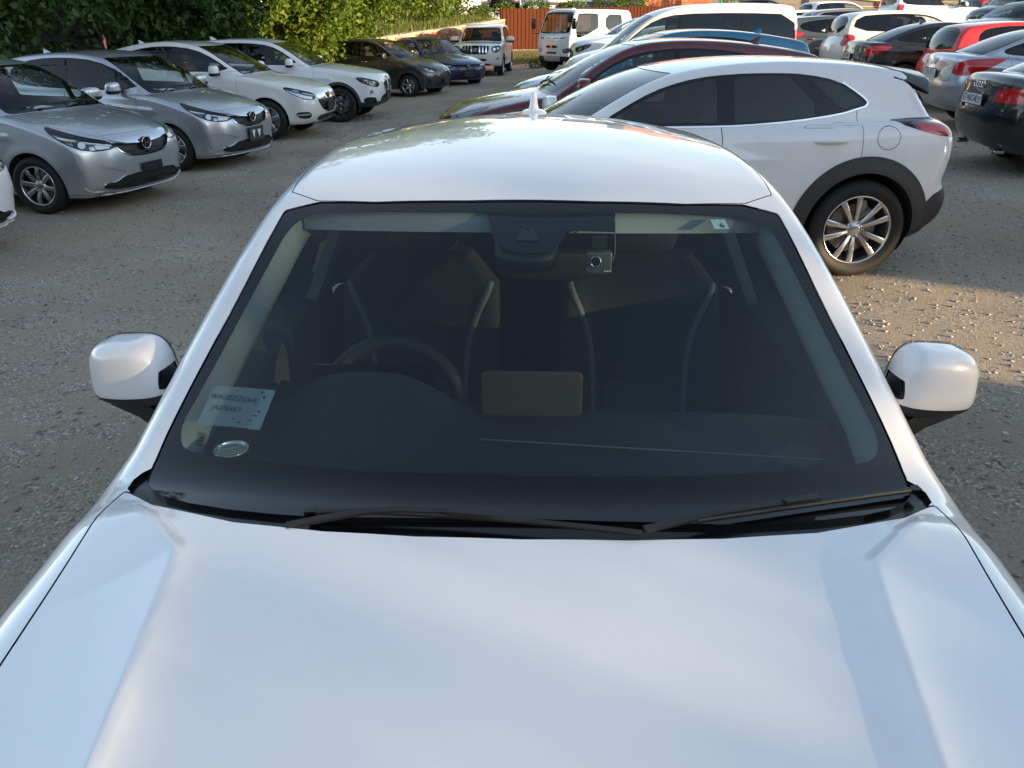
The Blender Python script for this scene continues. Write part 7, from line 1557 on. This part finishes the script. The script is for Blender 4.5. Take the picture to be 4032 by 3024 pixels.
# door mirrors
def q2_mirror(sg):
    m = super_ell(.099, .070, .079, .55, .62, 34, 48); V = m.V
    V[:, 2] *= 1 - .10 * (V[:, 0] / .099); V[:, 0] *= 1 - .13 * (V[:, 2] / .079); V[:, 1] += .22 * (V[:, 0] + .03) ** 1 * .35 + .10 * np.maximum(V[:, 0], 0) ** 1
    V[:, 2] -= .10 * V[:, 0] * (V[:, 2] < 0)
    fn = np.cross(V[m.F[:, 1]] - V[m.F[:, 0]], V[m.F[:, 2]] - V[m.F[:, 0]]); N = np.zeros_like(V)
    for k in range(3): np.add.at(N, m.F[:, k], fn)
    N /= np.linalg.norm(N, axis=1, keepdims=True) + 1e-12; m = M(V, N, m.F)
    sh_, back = split(m, m.V[:, 1] - .044)
    rim_, sh_ = split(sh_, .030 - sh_.V[:, 1]) if True else (None, sh_)
    low, cap = split(sh_, sh_.V[:, 2] + .048 + .12 * sh_.V[:, 0])
    slot, cap = split(cap, np.maximum(np.abs(cap.V[:, 2] + .004) - .022, cap.V[:, 0] + .0915))
    T = lambda q: (lambda r: r if sg > 0 else r.mirror())(xf(q, rz(.10), (.922, 1.665, 1.066)))
    o = mk('mirror', T(solidify(cap, .004, False)), PAINTS['white_q2'], Q)
    mk('mirror_rim', T(rim_.off(.0015)), 'plastic', o); mk('mirror_base', T(join([low.off(.001)])), 'plastic', o); mk('mirror_slot', T(slot.off(-.003)), 'gloss_black', o)
    bv = np.unique(boundary(rim_)); bp_ = rim_.V[bv]; bp_ = bp_[bp_[:, 1] > .043]; c = bp_.mean(0); bp_ = bp_[np.argsort(np.arctan2(bp_[:, 2] - c[2], bp_[:, 0] - c[0]))]
    mk('mirror_glass', T(M(np.vstack([c, bp_]) - [0, .006, 0], np.tile((0, 1., 0), (len(bp_) + 1, 1)), [(0, 1 + (i + 1) % len(bp_), 1 + i) for i in range(len(bp_))])), 'chrome', o)
    arm = loft([[(x, y0, z0), (x, y1, z0 + .004), (x, y1, z1), (x, y0, z1 + .004)] for x, y0, y1, z0, z1 in ((-.135, -.05, .045, -.165, -.120), (-.075, -.052, .045, -.135, -.085), (-.02, -.045, .04, -.100, -.055), (.05, -.035, .03, -.078, -.05))])
    mk('mirror_arm', T(arm), 'plastic', o)
for sg in (1, -1): q2_mirror(sg)

# padded windshield pillar trims, header trim and door pillar trims
def a_pillar(sg):
    rings = []
    for x, y in ((.735, 1.36), (.728, 1.42), (.715, 1.455), (.70, 1.49), (.665, 1.60), (.635, 1.70), (.612, 1.78), (.592, 1.86), (.575, 1.92)):
        p = q_on(x, y, -.012); w_ = .085; r = [p + [.03, .02, -.015], p, p + [-.022, .030, -.012], p + [-.030, .075, -.030], p + [-.020, .125, -.050], p + [.02, .14, -.07]]
        rings.append([(q[0] * sg, q[1], q[2]) for q in r])
    m = loft(rings, closed=False, caps=False); 
    return m if (m.N @ np.array([-sg, -.5, .5])).mean() > 0 else m.flip()
for sg in (1, -1):
    mk('pillar_trim', a_pillar(sg), 'trim_light', Q)
    mk('door_pillar_trim', loft([[(sg * (.735 - .40 * (z - 1.0)), y0, z), (sg * (.70 - .40 * (z - 1.0)), y0 + .02, z), (sg * (.70 - .40 * (z - 1.0)), y0 + .16, z), (sg * (.735 - .40 * (z - 1.0)), y0 + .18, z)] for z, y0 in ((.90, 2.47), (1.0, 2.49), (1.1, 2.52), (1.25, 2.56), (1.38, 2.60))]), 'trim_light', Q)
hd = loft([[tuple(q_on(x, yy + .20 * x * x, -.012 - k)) for yy, k in ((1.905, .0), (1.875, .002), (1.850, .012), (1.835, .035))] for x in np.linspace(-.56, .56, 25)], closed=False, caps=False)
mk('header_trim', hd if hd.N[:, 1].mean() < 0 else hd.flip(), 'trim_light', Q)
mk('roof_lining', grid_mesh(np.linspace(-.55, .55, 12), np.linspace(1.92, 3.8, 20), lambda X, Y: np.array([[q_on(float(a), float(b), -.03)[2] for a, b in zip(r1, r2)] for r1, r2 in zip(X, Y)])).flip(), 'trim', Q)
